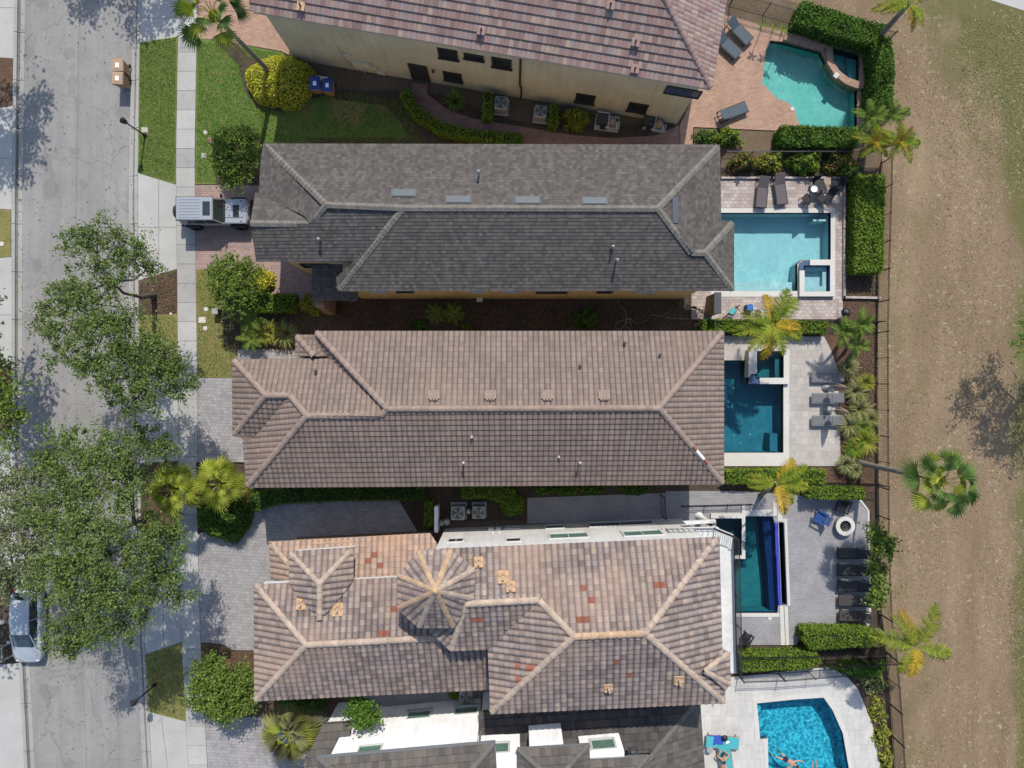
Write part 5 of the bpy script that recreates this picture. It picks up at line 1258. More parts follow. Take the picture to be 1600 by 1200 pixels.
def spiky(label, px, py, r, h, mat, name='ornamental_grass', cat='plant', n=150, w=.03, group=None):
    c = W(px, py, h * .6); c.z = 0; root = None
    a = rng.uniform(0, 2 * np.pi, n); ln = r / S * rng.uniform(.6, 1.1, n); hh = h * rng.uniform(.5, 1.1, n); seg = 3
    vs = []; fs = []
    for i in range(n):
        ca, sa = math.cos(a[i]), math.sin(a[i])
        base = len(vs)
        for s_ in range(seg + 1):
            t_ = s_ / seg; x = ln[i] * t_; z = hh[i] * (math.sin(t_ * 2.2)) * .95 + .02; ww = w * (1 - t_ * .85)
            vs += [(ca * x - sa * ww, sa * x + ca * ww, z), (ca * x + sa * ww, sa * x - ca * ww, z)]
        for s_ in range(seg): k = base + s_ * 2; fs.append((k, k + 1, k + 3, k + 2))
    o = fast_mesh(name, np.array(vs), np.array(fs), M[mat]); o.location = c
    return tag(o, label, cat, group)

# palm fronds (shared meshes, each frond a part)
def feather_mesh(L, mat, seed, droop=.75, lw=.5, nl=44):
    r_ = random.Random(seed); vs = []; fs = []; ms = []
    def pt(t_): return Vector((L * (t_ - .12 * t_ * t_), 0, L * (.42 * t_ - droop * t_ * t_)))
    for i in range(nl):
        t_ = .12 + .88 * i / (nl - 1); p = pt(t_); ll = lw * math.sin(math.pi * (.12 + .80 * t_)) * r_.uniform(.8, 1.15)
        for sd in (-1, 1):
            yaw = .62 - .35 * t_ + r_.uniform(-.2, .2); 
            d = Vector((math.cos(yaw + .5) * .8, sd * math.sin(yaw + .5), r_.uniform(.05, .4) - .2)).normalized()
            q1 = p + d * ll * .55 + Vector((0, 0, .02)); q2 = p + d * ll + Vector((0, 0, -ll * .3)); w_ = Vector((1, 0, 0)) * .021
            k = len(vs); vs += [p - w_, p + w_, q1 + w_, q1 - w_, q2 + w_ * .2, q2 - w_ * .2]; fs += [(k, k + 1, k + 2, k + 3), (k + 3, k + 2, k + 4, k + 5)]; ms += [0, 0]
    b = MB(); b.add(vs, fs, 0)
    b.tube([pt(i / 6) for i in range(7)], [.035, .03, .026, .022, .018, .012, .006], 5, 1)
    me = bpy.data.meshes.new('frond'); me.from_pydata(b.v, [], b.f); me.materials.append(M[mat]); me.materials.append(M['ylgr']); me.polygons.foreach_set('material_index', b.m); me.update()
    return me
def fan_mesh(L, R_, mat, seed, droop=.5, ns=22, spread=2.1, inner=.5, fold=.05):
    r_ = random.Random(seed); vs = []; fs = []
    hub = Vector((L, 0, L * (.35 - droop * .5))); tilt = -.12 - droop * .35
    M3 = Matrix.Rotation(-tilt, 3, 'Y')
    for i in range(ns):
        a = (i / (ns - 1) - .5) * 2 * spread; a2 = a + spread / ns * 1.02; a0 = a - spread / ns * 1.02; rr = R_ * (1 - .18 * abs(a) / spread) * r_.uniform(.92, 1.05)
        def Q(an, r, z): return hub + M3 @ Vector((math.cos(an) * r, math.sin(an) * r, z))
        k = len(vs)
        vs += [hub, Q(a0, rr * inner, -fold), Q(a, rr * (inner + .03), fold), Q(a2, rr * inner, -fold), Q(a + r_.uniform(-.03, .03), rr, -.10 * R_ - r_.uniform(0, .12))]
        fs += [(k, k + 1, k + 2), (k, k + 2, k + 3), (k + 1, k + 4, k + 2), (k + 2, k + 4, k + 3)]
    b = MB(); b.add(vs, fs, 0); b.tube([(0, 0, 0), (L * .5, 0, L * .26), hub], [.022, .018, .014], 5, 1)
    me = bpy.data.meshes.new('frond'); me.from_pydata(b.v, [], b.f); me.materials.append(M[mat]); me.materials.append(M['ylgr']); me.polygons.foreach_set('material_index', b.m); me.update()
    return me
FR = {}
def frond_set(kind):
    if kind in FR: return FR[kind]
    if kind == 'feather': L = [feather_mesh(2.0, 'palmg', s, .62, .52) for s in (1, 2)] + [feather_mesh(1.8, 'palmy', 3, .8, .5)]
    if kind == 'featherg': L = [feather_mesh(2.0, 'bright', s, .55, .5) for s in (1, 2)]
    if kind == 'fan': L = [fan_mesh(.8, .78, 'fan', s, .4, 18, 1.75) for s in (1, 2, 3)]
    if kind == 'fand': L = [fan_mesh(1.25, 1.0, 'fand', s, .5, 17, 1.35) for s in (4, 5)] + [fan_mesh(1.15, .95, 'fan', 6, .5, 16, 1.35)]
    if kind == 'spiky': L = [fan_mesh(.8, 1.15, 'grey', s, .3, 17, 1.0, .25, .09) for s in (7, 8)] + [fan_mesh(.7, 1.1, 'fan', 9, .4, 17, 1.1, .25, .09)]
    FR[kind] = L; return L
def palm(label, base, crown, z, kind='feather', n=9, scale=1.0, trunk=.13, name='palm_tree', group='palm trees', start=0.0, tiers=2, angles=None, pitch=(.0, .45)):
    bp = W(*base); cp = W(crown[0], crown[1], z); root = thing(name, label, 'palm', bp, 0, group)
    b = MB(bp); d = cp - bp
    b.tube([bp, bp + d * .12, bp + d * .5 + Vector((0, 0, .1)), cp - Vector((0, 0, .05))], [trunk * 1.7, trunk * 1.15, trunk, trunk * .8], 10); b.build('trunk', M['pbark'], root)
    ms = frond_set(kind)
    if kind in ('fan', 'fand', 'spiky'):
        b = MB(bp); b.lathe(cp - Vector((0, 0, .5)), [(trunk * 1.1, 0), (trunk * 2.2, .2), (trunk * 2.4, .42), (trunk * 1.2, .6), (.01, .66)], 10); b.build('crown_shaft', M['pbark'] if kind == 'spiky' else M['ylgr'], root)
    for i in range(n):
        a = start + (angles[i] if angles else 2 * math.pi * i / n * (1 if tiers == 1 else 1) + random.uniform(-.18, .18))
        o = bpy.data.objects.new('frond', ms[(i * 7 + 3) % len(ms)] if i % 3 else ms[i % len(ms)]); COL.objects.link(o); o.parent = root
        o.location = d; t_ = (i % tiers) / max(1, tiers - 1) if tiers > 1 else 0
        o.rotation_euler = (random.uniform(-.2, .2), -(pitch[0] + (pitch[1] - pitch[0]) * t_) , a); sc = scale * random.uniform(.8, 1.12) * (1 - .22 * t_ if tiers > 2 else 1); o.scale = (sc,) * 3
    return root
# ------------------------------------------------------------------ street trees
ok = dict(name='oak_tree', group='oak trees along the street')
tree('airy oak over the road, rooted in the mulch below the off-road car', (241, 462), [
 (118,378,24,7.5),(150,362,22,7.8),(182,368,20,7.6),(152,396,34,7.4),(198,378,24,7.3),(205,402,30,7.0),(232,420,24,6.6),(175,440,32,7.2),(118,455,36,7.6),(152,478,38,7.8),(95,470,24,7.4),(80,505,26,7.4),(112,510,38,7.8),(160,525,46,8.0),(215,545,44,7.2),(262,560,36,6.6),(100,550,30,7.4),(205,500,32,7.2),(190,580,46,7.6),(240,600,42,7.0),(150,575,34,7.6),(282,612,28,6.4),(210,625,36,7.0),(280,580,26,6.2)], 'oak', dens=16, per=70, leaf=.066, sig=.17, **ok)
tree('largest oak, its wide green crown covering road and pavement near the parked white car', (222, 812), [
 (88,700,30,7.6),(130,700,36,8.0),(70,725,26,7.4),(178,695,40,8.0),(232,688,32,5.2),(262,698,22,5.0),(120,745,48,8.4),(185,750,46,8.2),(90,790,46,8.4),(150,800,50,8.8),(205,735,32,6.4),(110,850,54,8.8),(170,865,56,9.0),(225,850,40,7.8),(235,905,42,7.6),(190,920,50,8.4),(130,915,50,8.6),(85,900,40,8.2),(150,968,44,8.0),(205,975,32,7.4),(110,985,36,7.6),(120,1012,24,7.0),(262,890,34,7.0),(280,930,24,6.6),(250,820,30,6.8),(270,845,26,6.4)], 'oak', dens=16, per=72, leaf=.068, sig=.18, trunk=.2, **ok)
tree('oak at the left picture edge reaching over the parked white car with paler crown', (4, 905), [
 (10,740,30,7.0),(42,770,42,7.6),(20,810,44,7.8),(60,830,36,7.8),(15,860,44,7.6),(55,880,36,7.4),(20,905,34,6.6),(70,800,30,7.6),(-20,830,40,7)], 'oakb', dens=15, per=60, leaf=.07, sig=.17, trunk=.18, **ok)
tree('small oak cut by the left picture edge beside the shaded driveway', (10, 655), [
 (8,580,22,3.6),(18,612,26,3.9),(6,640,28,4.0),(28,650,20,3.8),(14,680,24,3.6),(-20,620,40,4),(-15,560,30,3.6)], 'bright', dens=18, per=22, leaf=.1, trunk=.12, **ok)
# trees just outside the frame whose shade falls on the road
tree('oak standing outside the picture whose shade falls across the upper left road', (-60, 70), [(-95,-60,62,7),(-75,-10,44,6.6),(-110,30,44,6.8),(-60,-110,40,7),(-85,60,30,6)], 'oak', dens=14, per=20, leaf=.12, **ok)
tree('oak standing above the picture whose shade falls on the top driveway', (215, -120), [(150,-262,52,7),(120,-300,44,7),(195,-270,40,6.6),(205,-310,50,7),(60,-300,34,7),(30,-290,40,7)], 'oak', dens=14, per=20, leaf=.12, **ok)
tree('oak standing left of the picture beside the long concrete driveway', (-80, 560), [(-60,470,50,6),(-40,520,34,5.6),(-95,520,50,6),(-45,430,20,5.4)], 'oak', dens=14, per=20, leaf=.12, **ok)
tree('oak standing left of the picture by the lower concrete driveway', (-90, 960), [(-60,885,44,6),(-100,920,50,6),(-20,900,24,5.4)], 'oak', dens=14, per=20, leaf=.12, **ok)
tree('leafy tree in the dry field, cut by the right picture edge', (1675, 520), [(1612,500,24,5.0),(1596,540,20,4.6),(1665,505,40,5.6),(1710,540,46,6),(1680,455,34,5.6),(1705,590,36,5.4),(1655,575,30,4.8),(1735,490,44,6),(1622,470,18,5.2)], 'bright', dens=11, per=40, leaf=.08, sig=.2, name='oak_tree', group='oak trees along the street')
# front garden trees and bushes
sm = dict(leaf=.075, dens=60, per=34, sig=.14, trunk=.07, name='garden_tree', flat=.7)
tree('round glossy green tree between the top lawn and the off-road car', (376, 262), [(368,228,26,2.8),(352,250,22,2.5),(384,250,24,2.6),(366,268,24,2.3),(390,222,18,2.4),(350,226,18,2.4)], 'bright', **sm)
tree('bright green tree at the corner of the yellow grass patch and the shingle house walk', (375, 455), [(362,422,22,2.9),(350,448,24,2.8),(378,446,26,3.0),(372,470,20,2.5),(345,425,16,2.6),(392,420,16,2.4)], 'bright', **sm)
tree('wide light green shrub tree by the pavement at the lower left', (352, 1085), [(322,1052,24,2.0),(350,1068,28,2.2),(380,1058,22,2.0),(318,1090,24,1.9),(352,1100,26,2.0),(384,1092,22,1.9),(335,1038,14,1.6)], 'bright', leaf=.085, dens=54, per=34, sig=.15, trunk=.07, name='garden_tree', flat=.6)
tree('small dark green tree between the clay roof and the white wall', (562, 1098), [(565,1098,18,4.2),(556,1112,16,4.0),(576,1116,15,4.0),(566,1125,12,3.8)], 'hedged', leaf=.1, dens=60, per=26, sig=.14, trunk=.06, name='garden_tree', flat=.8)
tree('green shrub tree outside the back fence beside the fire pit yard', (1372, 850), [(1366,828,13,2.4),(1380,842,14,2.5),(1368,856,13,2.4),(1386,860,10,2.2),(1372,925,13,2.2),(1366,935,11,2.0),(1374,900,12,2.2),(1368,882,11,2.0)], 'bright', leaf=.09, dens=70, per=24, sig=.13, trunk=.05, name='garden_tree', flat=.7)
# hedges
H_ = lambda lab, *a, **k: hedge(lab, *a, **k)
bush('large clipped yellow-green shrub around the palm trunk on the upper lawn', 433, 120, 56, 42, 1.5, 'yellow', dens=230, leaf=.07, lump=.08, core='corey')
bush('square golden shrub between the brick walk and the front tree', 409, 438, 17, 19, .9, 'yellow', dens=320, leaf=.08, core='corey')
hedge('low clipped hedge in front of the shingle house entry, half in shade', [(385,473),(459,473)], 1.05, .9, 'hedge')
bush('yellow-flecked shrub next to the porch buttress', 488, 475, 24, 17, .8, 'ylgr', dens=260, leaf=.08)
spiky('dark strappy plant in the shade behind the clipped entry hedge', 446, 522, 24, .9, 'grey', n=220)
spiky('variegated strappy plant left of the dark strappy plant', 420, 520, 22, .8, 'ylgr', n=200)
palm('low feathery palm in the bed beside the yellow grass patch, the upper one', (392,500), (392,500), 1.6, 'featherg', 10, .52, .09, 'garden_palm', 'low palms in the shingle house bed', pitch=(.1, .6))
palm('low feathery palm in the bed beside the yellow grass patch, the lower one', (394,528), (394,530), 1.5, 'featherg', 10, .5, .09, 'garden_palm', 'low palms in the shingle house bed', pitch=(.1, .6))
palm('dark low palm in the shade under the shingle house wall, left one', (680,490), (680,490), 1.2, 'featherg', 9, .42, .07, 'garden_palm', 'low palms between the two middle houses')
palm('dark low palm in the shade under the shingle house wall, right one', (708,490), (710,490), 1.2, 'featherg', 9, .45, .07, 'garden_palm', 'low palms between the two middle houses')
bush('tiny bright shrub at the tiled eave between the two middle houses', 729, 511, 8, 6, .8, 'bright', dens=260)
bush('dark leafy shrub below the shingle house wall near the garden hose', 916, 497, 20, 15, 1.0, 'hedged', dens=170, lump=.4)
bush('small dark shrub in the shaded bed between the middle houses, left of the palms', 655, 508, 12, 7, .6, 'hedged', dens=200)
hedge('long dark hedge in the shade along the brown tiled house', [(392,788),(430,775),(520,770),(660,768)], 1.0, 1.1, 'hedged', dens=300)
bush('dark rounded hedge mass beside the cobbled driveway entrance', 345, 812, 44, 36, 1.3, 'hedged', dens=200, lump=.15)
bush('orange-leaved shrub at the end of the dark hedge', 386, 778, 12, 16, .8, 'red', dens=240)
hedge('short clipped hedge at the end of the cobbled side drive', [(669,785),(669,822)], .42, 1.0, 'hedge')
hedge('winding clipped hedge beside the two air conditioners, upper run', [(722,768),(760,766),(780,772),(800,778)], .85, 1.1, 'hedge')
bush('rounded clipped shrub at the end of the winding hedge', 800, 790, 20, 20, 1.2, 'hedge', dens=330, leaf=.06, lump=.06)
for i, (x, w) in enumerate(((850, 18), (885, 20), (925, 22), (985, 14), (1000, 12))):
    bush(['low shrub in the shaded strip below the brown tiled eave, leftmost of five', 'low shrub in the shaded strip below the brown tiled eave, second of five', 'low shrub in the shaded strip below the brown tiled eave, middle of five', 'low shrub in the shaded strip below the brown tiled eave, fourth of five', 'low shrub in the shaded strip below the brown tiled eave, rightmost of five'][i], x, 766, w, 8, .6, 'hedged', dens=200, group='low shrubs under the brown eave')
hedge('curved clipped hedge along the brick side path under the cream house', [(632,142),(640,160),(655,178),(690,200),(740,210),(815,216)], .62, .85, 'hedge', dens=420)
hedge('short dark hedge left of the first air conditioner by the cream house', [(763,143),(761,182)], .5, 1.1, 'hedge')
hedge('short dark hedge between the second air conditioner and the yellow shrub', [(866,163),(864,194)], .45, 1.1, 'hedge')
bush('yellow-green shrub beside the pool pump under the cream wall', 899, 183, 22, 17, .9, 'ylgr', dens=260)
spiky('spiky green plant by the brick side path under the cream wall', 711, 156, 20, 1.0, 'bright', n=110, w=.035)
hedge('tall hedge along the top fence of the free-form pool', [(1250,17),(1300,34),(1378,56)], 1.35, 1.5, 'hedged', dens=420, leaf=.075, rough=.12)
hedge('tall hedge to the right of the free-form pool', [(1378,58),(1384,110),(1380,164)], 1.1, 1.7, 'hedged', dens=420, leaf=.075, rough=.12)
hedge('dark hedge along the lower side of the free-form pool', [(1222,210),(1280,212),(1340,214)], 1.1, 1.4, 'hedged', dens=420, leaf=.075, rough=.12)
bush('leafy shrub at the corner of the tan brick deck', 1140, 212, 20, 14, .9, 'hedge', dens=200, lump=.4)
bush('sprawling shrub beside the tan brick deck, left one', 1105, 212, 16, 12, .6, 'hedged', dens=150, lump=.5)
for i, (x, y, rx, ry, mt) in enumerate(((1165,250,22,13,'red'),(1205,250,20,14,'ylgr'),(1262,250,26,18,'hedge'),(1315,248,22,20,'red'),(1330,268,14,12,'bright'))):
    bush(['flowering shrub row behind the patio loungers, leftmost', 'straggly yellow-green shrub directly above the patio loungers', 'wide green shrub in the row above the patio chairs', 'orange-flecked shrub in the row above the dining corner', 'bright green shrub at the fence corner above the tall clipped hedge'][i], x, y, rx, ry, 1.2, mt, dens=170, lump=.45, group='flowering shrubs between the two upper back yards')
hedge('tall block hedge between the pale blue pool and the back fence', [(1340,275),(1383,272),(1382,330),(1380,424),(1337,424)], 0, 1.35, 'hedge', closed=True, dens=420, leaf=.075, rough=.04)
hedge('narrow hedge between the shingle house yard and the brown tiled house yard', [(1098,509),(1180,509),(1292,511)], .7, .9, 'hedge')
hedge('low rounded hedge below the travertine deck', [(1135,746),(1200,744),(1290,746)], .8, .9, 'hedge')
hedge('short clipped hedge above the blue garden chair', [(1264,770),(1352,771)], .65, 1.3, 'hedge')
hedge('clipped hedge below the lounger row of the grey paved yard', [(1256,984),(1362,984),(1370,1000),(1368,1009),(1268,1015),(1256,1000)], 0, 1.2, 'hedge', closed=True)
hedge('clipped hedge above the white slab deck', [(1160,1024),(1276,1021),(1284,1036),(1270,1044),(1160,1050)], 0, 1.1, 'hedge', closed=True)
bush('sprawling dark green shrub under the lower right palm', 1350, 1047, 42, 12, 1.0, 'hedged', dens=200, lump=.4)
for i, (x, y, rx, ry, mt) in enumerate(((1372,1070,14,16,'grey'),(1372,1110,12,20,'ylgr'),(1380,1150,12,20,'ylgr'),(1388,1188,11,16,'ylgr'),(1356,1062,12,10,'grey'))):
    bush(['straw-coloured ground shrub beside the curved white deck, topmost', 'yellow-green ground shrub beside the curved white deck, second from the top', 'yellow-green ground shrub beside the curved white deck, third from the top', 'yellow-green ground shrub at the bottom edge by the back fence', 'small straw-coloured shrub tucked under the lower right palm'][i], x, y, rx, ry, .5, mt, dens=170, lump=.5, group='ground shrubs beside the curved deck')
for i, (x, y, r, mt) in enumerate(((1325,575,20,'grey'),(1338,612,22,'grey'),(1352,598,16,'ylgr'),(1345,640,24,'grey'),(1328,665,22,'grey'),(1352,690,24,'ylgr'),(1336,700,20,'hedge'),(1360,655,16,'grey'),(1322,725,18,'grey'),(1348,668,18,'hedge'),(1335,735,14,'grey'))):
    spiky('variegated strappy plant along the travertine deck, %s' % ['topmost', 'second from the top beside the first sunshade', 'yellow-green, near the fence', 'wide, between the two lower loungers', 'beside the lowest lounger', 'large, closest to the fence', 'dark green, below the others', 'small, against the fence', 'left of the leaning palm trunk', 'in the middle of the clump', 'lowest, next to the palm foot'][i], x, y, r, .8, mt, n=170, group='strappy plants along the travertine deck', name='strappy_plant')
bush('dark shrub mass behind the fan palm at the bottom left', 470, 1100, 42, 14, 1.2, 'hedged', dens=160, lump=.4)
bush('small green shrub behind the outdoor unit in the narrow alley', 709, 1087, 8, 7, .8, 'hedge', dens=200)
for i, (x, y) in enumerate(((240,480),(262,478))): pass
# palms
palm('tall palm at the top left with its crown over the pavement', (430,121), (333,22), 8.2, 'fand', 20, 1.08, .13, tiers=4, pitch=(-.2, .8))
palm('yellow-green fan palm beside the cobbled driveway, left of the pair', (277,800), (271,764), 3.6, 'fan', 22, 1.2, .12, group='pair of fan palms by the cobbled driveway', tiers=4, pitch=(-.05, .8))
palm('yellow-green fan palm beside the cobbled driveway, right of the pair', (345,790), (343,756), 3.4, 'fan', 22, 1.2, .12, group='pair of fan palms by the cobbled driveway', tiers=4, pitch=(-.05, .8))
palm('spiky grey-green fan palm at the bottom left beside the charcoal roof', (462,1118), (453,1145), 2.8, 'spiky', 28, 1.2, .16, tiers=4, pitch=(-.15, .6))
palm('tall fan palm leaning out over the dry field', (1343,723), (1470,752), 7.8, 'fand', 26, 1.02, .14, tiers=4, pitch=(-.2, .85))
fa = [R(a) for a in (195, 165, 100, 70, 45, 350, 335, 285, 262, 225)]
palm('bright yellow-green palm between the pale blue pool and the teal spa', (1204,548), (1207,506), 4.2, 'feather', 10, 1.12, .12, angles=fa, tiers=2, pitch=(.05, .35))
palm('yellow-green palm above the deep green pool', (1188,775), (1212,754), 4.0, 'feather', 7, 1.1, .12, angles=[R(a) for a in (172, 188, 50, 30, 310, 285, 350)], tiers=2, pitch=(.1, .3))
palm('yellow-tipped palm leaning over the field at the lower right', (1371,988), (1432,1008), 5.0, 'feather', 7, 1.25, .15, angles=[R(a) for a in (168, 128, 110, 68, 345, 262, 240)], tiers=2, pitch=(.1, .3))
palm('palm cut by the top picture edge with a thick grey trunk', (1364,68), (1420,6), 5.6, 'feather', 7, .95, .16, angles=[R(a) for a in (185, 200, 290, 300, 75, 120, 30)], tiers=2, pitch=(.05, .3))
for i, (b_, c_, z, s_, lab) in enumerate((((1345,200),(1358,184),3.0,.62,'upper left palm of the clump by the fence below the free-form pool'), ((1352,196),(1392,180),3.0,.6,'upper right palm of the clump by the fence below the free-form pool'), ((1348,235),(1366,222),3.4,.66,'bright lower left palm of the clump by the fence'), ((1350,240),(1405,222),3.8,.7,'bright lower right palm of the clump, leaning over the field'))):
    palm(lab, b_, c_, z, 'feather' if i > 1 else 'featherg', 14, s_, .1, group='palm clump by the fence', tiers=3, pitch=(.1, .9))
for i, (b_, c_, z, s_, lab) in enumerate((((1312,538),(1318,518),2.6,.55,'left green palm of the clump behind the travertine deck'), ((1330,535),(1344,508),2.8,.58,'upper right green palm of the clump behind the travertine deck'), ((1330,555),(1338,540),2.4,.5,'lowest green palm of the clump behind the travertine deck'))):
    palm(lab, b_, c_, z, 'featherg', 13, s_, .1, group='green palms behind the travertine deck', tiers=3, pitch=(.1, .9))

# ------------------------------------------------------------------ litter and tufts nobody could count
def scatter(name, label, regions, mat, size, up=1.2, z=.02, mask=None):
    pts = []
    for poly, n in regions:
        P_ = PL(poly); xs = [p[0] for p in P_]; ys_ = [p[1] for p in P_]
        q_ = rng.uniform([min(xs), min(ys_)], [max(xs), max(ys_)], (n, 2)); ins = np.zeros(n, bool)
        for i in range(len(P_)):
            x0, y0 = P_[i]; x1, y1 = P_[(i + 1) % len(P_)]
            if y0 == y1: continue
            ins ^= ((y0 > q_[:, 1]) != (y1 > q_[:, 1])) & (q_[:, 0] < (x1 - x0) * (q_[:, 1] - y0) / (y1 - y0) + x0)
        q_ = q_[ins]
        if mask: q_ = q_[rng.uniform(0, 1, len(q_)) < mask(q_)]
        pts.append(np.column_stack([q_, z + rng.uniform(0, .03, len(q_))]))
    v, f = leaf_quads(np.concatenate(pts), size, up, .6, .6)
    return tag(fast_mesh(name, v, f, M[mat]), label, 'ground cover', None, 'stuff')
M['tuft'] = leafmat('dry_grass_tuft', P(112, 92, 70), P(144, 122, 94), P(206, 186, 152))
M['weed'] = leafmat('green_weed', P(104, 112, 62), P(126, 132, 72), P(150, 150, 92))
M['litter'] = leafmat('fallen_leaf', P(70, 54, 40), P(112, 88, 58), P(150, 124, 84))
M['blade'] = leafmat('grass_blade', P(70, 104, 34), P(98, 130, 52), P(140, 156, 78))
M['chip'] = leafmat('bark_chip', P(66, 54, 44), P(108, 90, 72), P(150, 130, 108))
field_mask = lambda q_: np.clip(.5 + .5 * np.sin(q_[:, 0] * .9 + np.sin(q_[:, 1] * .35) * 2) * np.sin(q_[:, 1] * .22 + 1.3), .12, 1)
scatter('dry_grass', 'tufts of straw and dead grass over the bare field', [([(1384,60),(1640,0),(1640,1230),(1404,1230),(1384,1000)], 26000)], 'tuft', .042, 1.3, .01, field_mask)
scatter('weeds', 'low green weeds in the field along the right picture edge', [([(1500,20),(1640,60),(1640,330),(1500,200)], 5000), ([(1575,900),(1640,860),(1640,1230),(1590,1230)], 4000), ([(1400,430),(1640,430),(1640,800),(1400,800)], 900)], 'weed', .038, 1.4, .01)
scatter('fallen_leaves', 'fallen leaves in the gutters and on the road below the oaks', [([(36,0),(206,0),(206,1200),(50,1200)], 700), ([(203,0),(217,0),(222,900),(238,1200),(224,1200),(206,700)], 900), ([(20,0),(36,0),(34,900),(50,1200),(38,1200),(20,900)], 700), ([(219,590),(310,590),(312,1000),(224,1000)], 500), ([(300,300),(400,300),(400,700),(300,700)], 160)], 'litter', .035, 2.5, -.06)
scatter('grass_blades', 'short mown grass of the front lawns', [([(219,68),(275,58),(273,284),(218,270)], 16000), ([(309,64),(440,84),(400,285),(308,285)], 26000), ([(400,120),(640,160),(660,226),(410,226)], 26000), ([(308,424),(370,424),(370,588),(309,588)], 5000), ([(219,495),(276,495),(276,586),(219,582)], 2500), ([(226,1024),(284,1006),(288,1124),(230,1110)], 4000)], 'blade', .03, .7, .02)
scatter('bark_chips', 'bark chips in the planting beds', [([(219,440),(276,423),(276,488),(219,490)], 3500), ([(219,726),(278,724),(279,838),(222,836)], 3500), ([(316,1006),(395,1018),(395,1118),(324,1118)], 3500), ([(1322,285),(1372,285),(1370,760),(1318,760)], 9000), ([(374,424),(470,470),(470,554),(352,544)], 4000), ([(470,470),(1080,470),(1080,518),(470,518)], 16000)], 'chip', .035, 1.6, .05)
# ------------------------------------------------------------------ fences
def fence(label, pts, h=1.37, name='metal_fence', gap=.11, post=1.8, mat='black', group=None, z=0.0):
    P3 = [W(x, y) for x, y in pts]; o = P3[0].copy(); root = thing(name, label, 'fence', o, 0, group)
    b = MB(o); pp = MB()
    posts = []
    for a, c in zip(P3, P3[1:]):
        d = c - a; n = max(1, int(d.length / gap)); dn = d.normalized(); ang = math.atan2(d.y, d.x)
        for zz in (z + .12, z + h - .12, z + h): b.bar(a + Vector((0, 0, zz)), c + Vector((0, 0, zz)), .022, .024)
        for i in range(n): b.box(a + d * ((i + .5) / n) + Vector((0, 0, z + h / 2)), (.017, .017, h), ang)
        m = max(1, round(d.length / post)); posts += [a + d * (i / m) for i in range(m)]
    posts.append(P3[-1])
    b.build('panel', M[mat], root)
    for p in posts:
        q_ = MB(); q_.box((0, 0, (h + .06) / 2), (.045, .045, h + .06)); q_.box((0, 0, h + .07), (.055, .055, .02)); k = q_.build('post', M[mat], root); k.location = p - o + Vector((0, 0, z))
    return root
fence('long black metal picket fence between the back yards and the dry field', [(1377,255),(1372,425),(1370,520),(1370,600),(1371,760),(1372,850),(1376,960),(1384,1020),(1391,1100),(1397,1200),(1402,1290)])
fence('black metal picket fence slanting along the top of the free-form pool yard', [(1100,-3),(1140,8),(1245,37),(1340,60),(1384,66)], 1.37)
fence('thin dark fence between the free-form pool yard and the pale blue pool yard', [(1127,246),(1250,246),(1345,246)], 1.2, mat='dgrey')
fence('low black fence along the lower edge of the pale blue pool patio', [(1090,503),(1180,503),(1370,504)], .95)
fence('black fence between the travertine deck yard and the grey paved yard', [(1250,753),(1310,754),(1372,756)], 1.3)
fence('low black fence in the shade beside the white-walled house balcony', [(1064,790),(1100,789),(1172,787)], .6)
fence('black side gate fence across the grey path by the white wall', [(1031,772),(1034,806)], 1.4)
fence('black fence below the clipped hedge of the grey paved yard', [(1152,1016),(1250,1015),(1376,1011)], 1.3)
fence('black fence along the top of the white slab deck', [(1152,1053),(1215,1051),(1306,1044)], 1.3)
fence('black fence behind the sprawling shrub near the lower right palm', [(1283,1031),(1340,1028),(1392,1026)], 1.3)
# low garden walls and kerbs
def lowwall(label, pts, w, h, mat, name='low_wall', cat='wall'):
    L = [Vector(W2(x, y)) for x, y in pts]; c = W(*pts[0]); b = MB(c)
    for a, e in zip(L, L[1:]):
        d = (e - a).normalized(); n_ = Vector((-d.y, d.x)) * w / 2; a2 = a - d * w / 2; e2 = e + d * w / 2
        b.prism([tuple(a2 + n_), tuple(e2 + n_), tuple(e2 - n_), tuple(a2 - n_)], 0, h)
    o = b.build(name, M[mat]); o.location = c; return tag(o, label, cat)
lowwall('narrow pale kerb wall along the top of the mauve patio', [(1127,279),(1318,279)], .12, .22, 'brickP')
lowwall('narrow pale kerb wall between the mauve patio and the tall block hedge', [(1317,283),(1317,465),(1372,466)], .14, .25, 'brickP')
lowwall('short white wall beside the first outdoor unit of the white house', [(684,790),(684,824)], .22, 1.0, 'whitew')

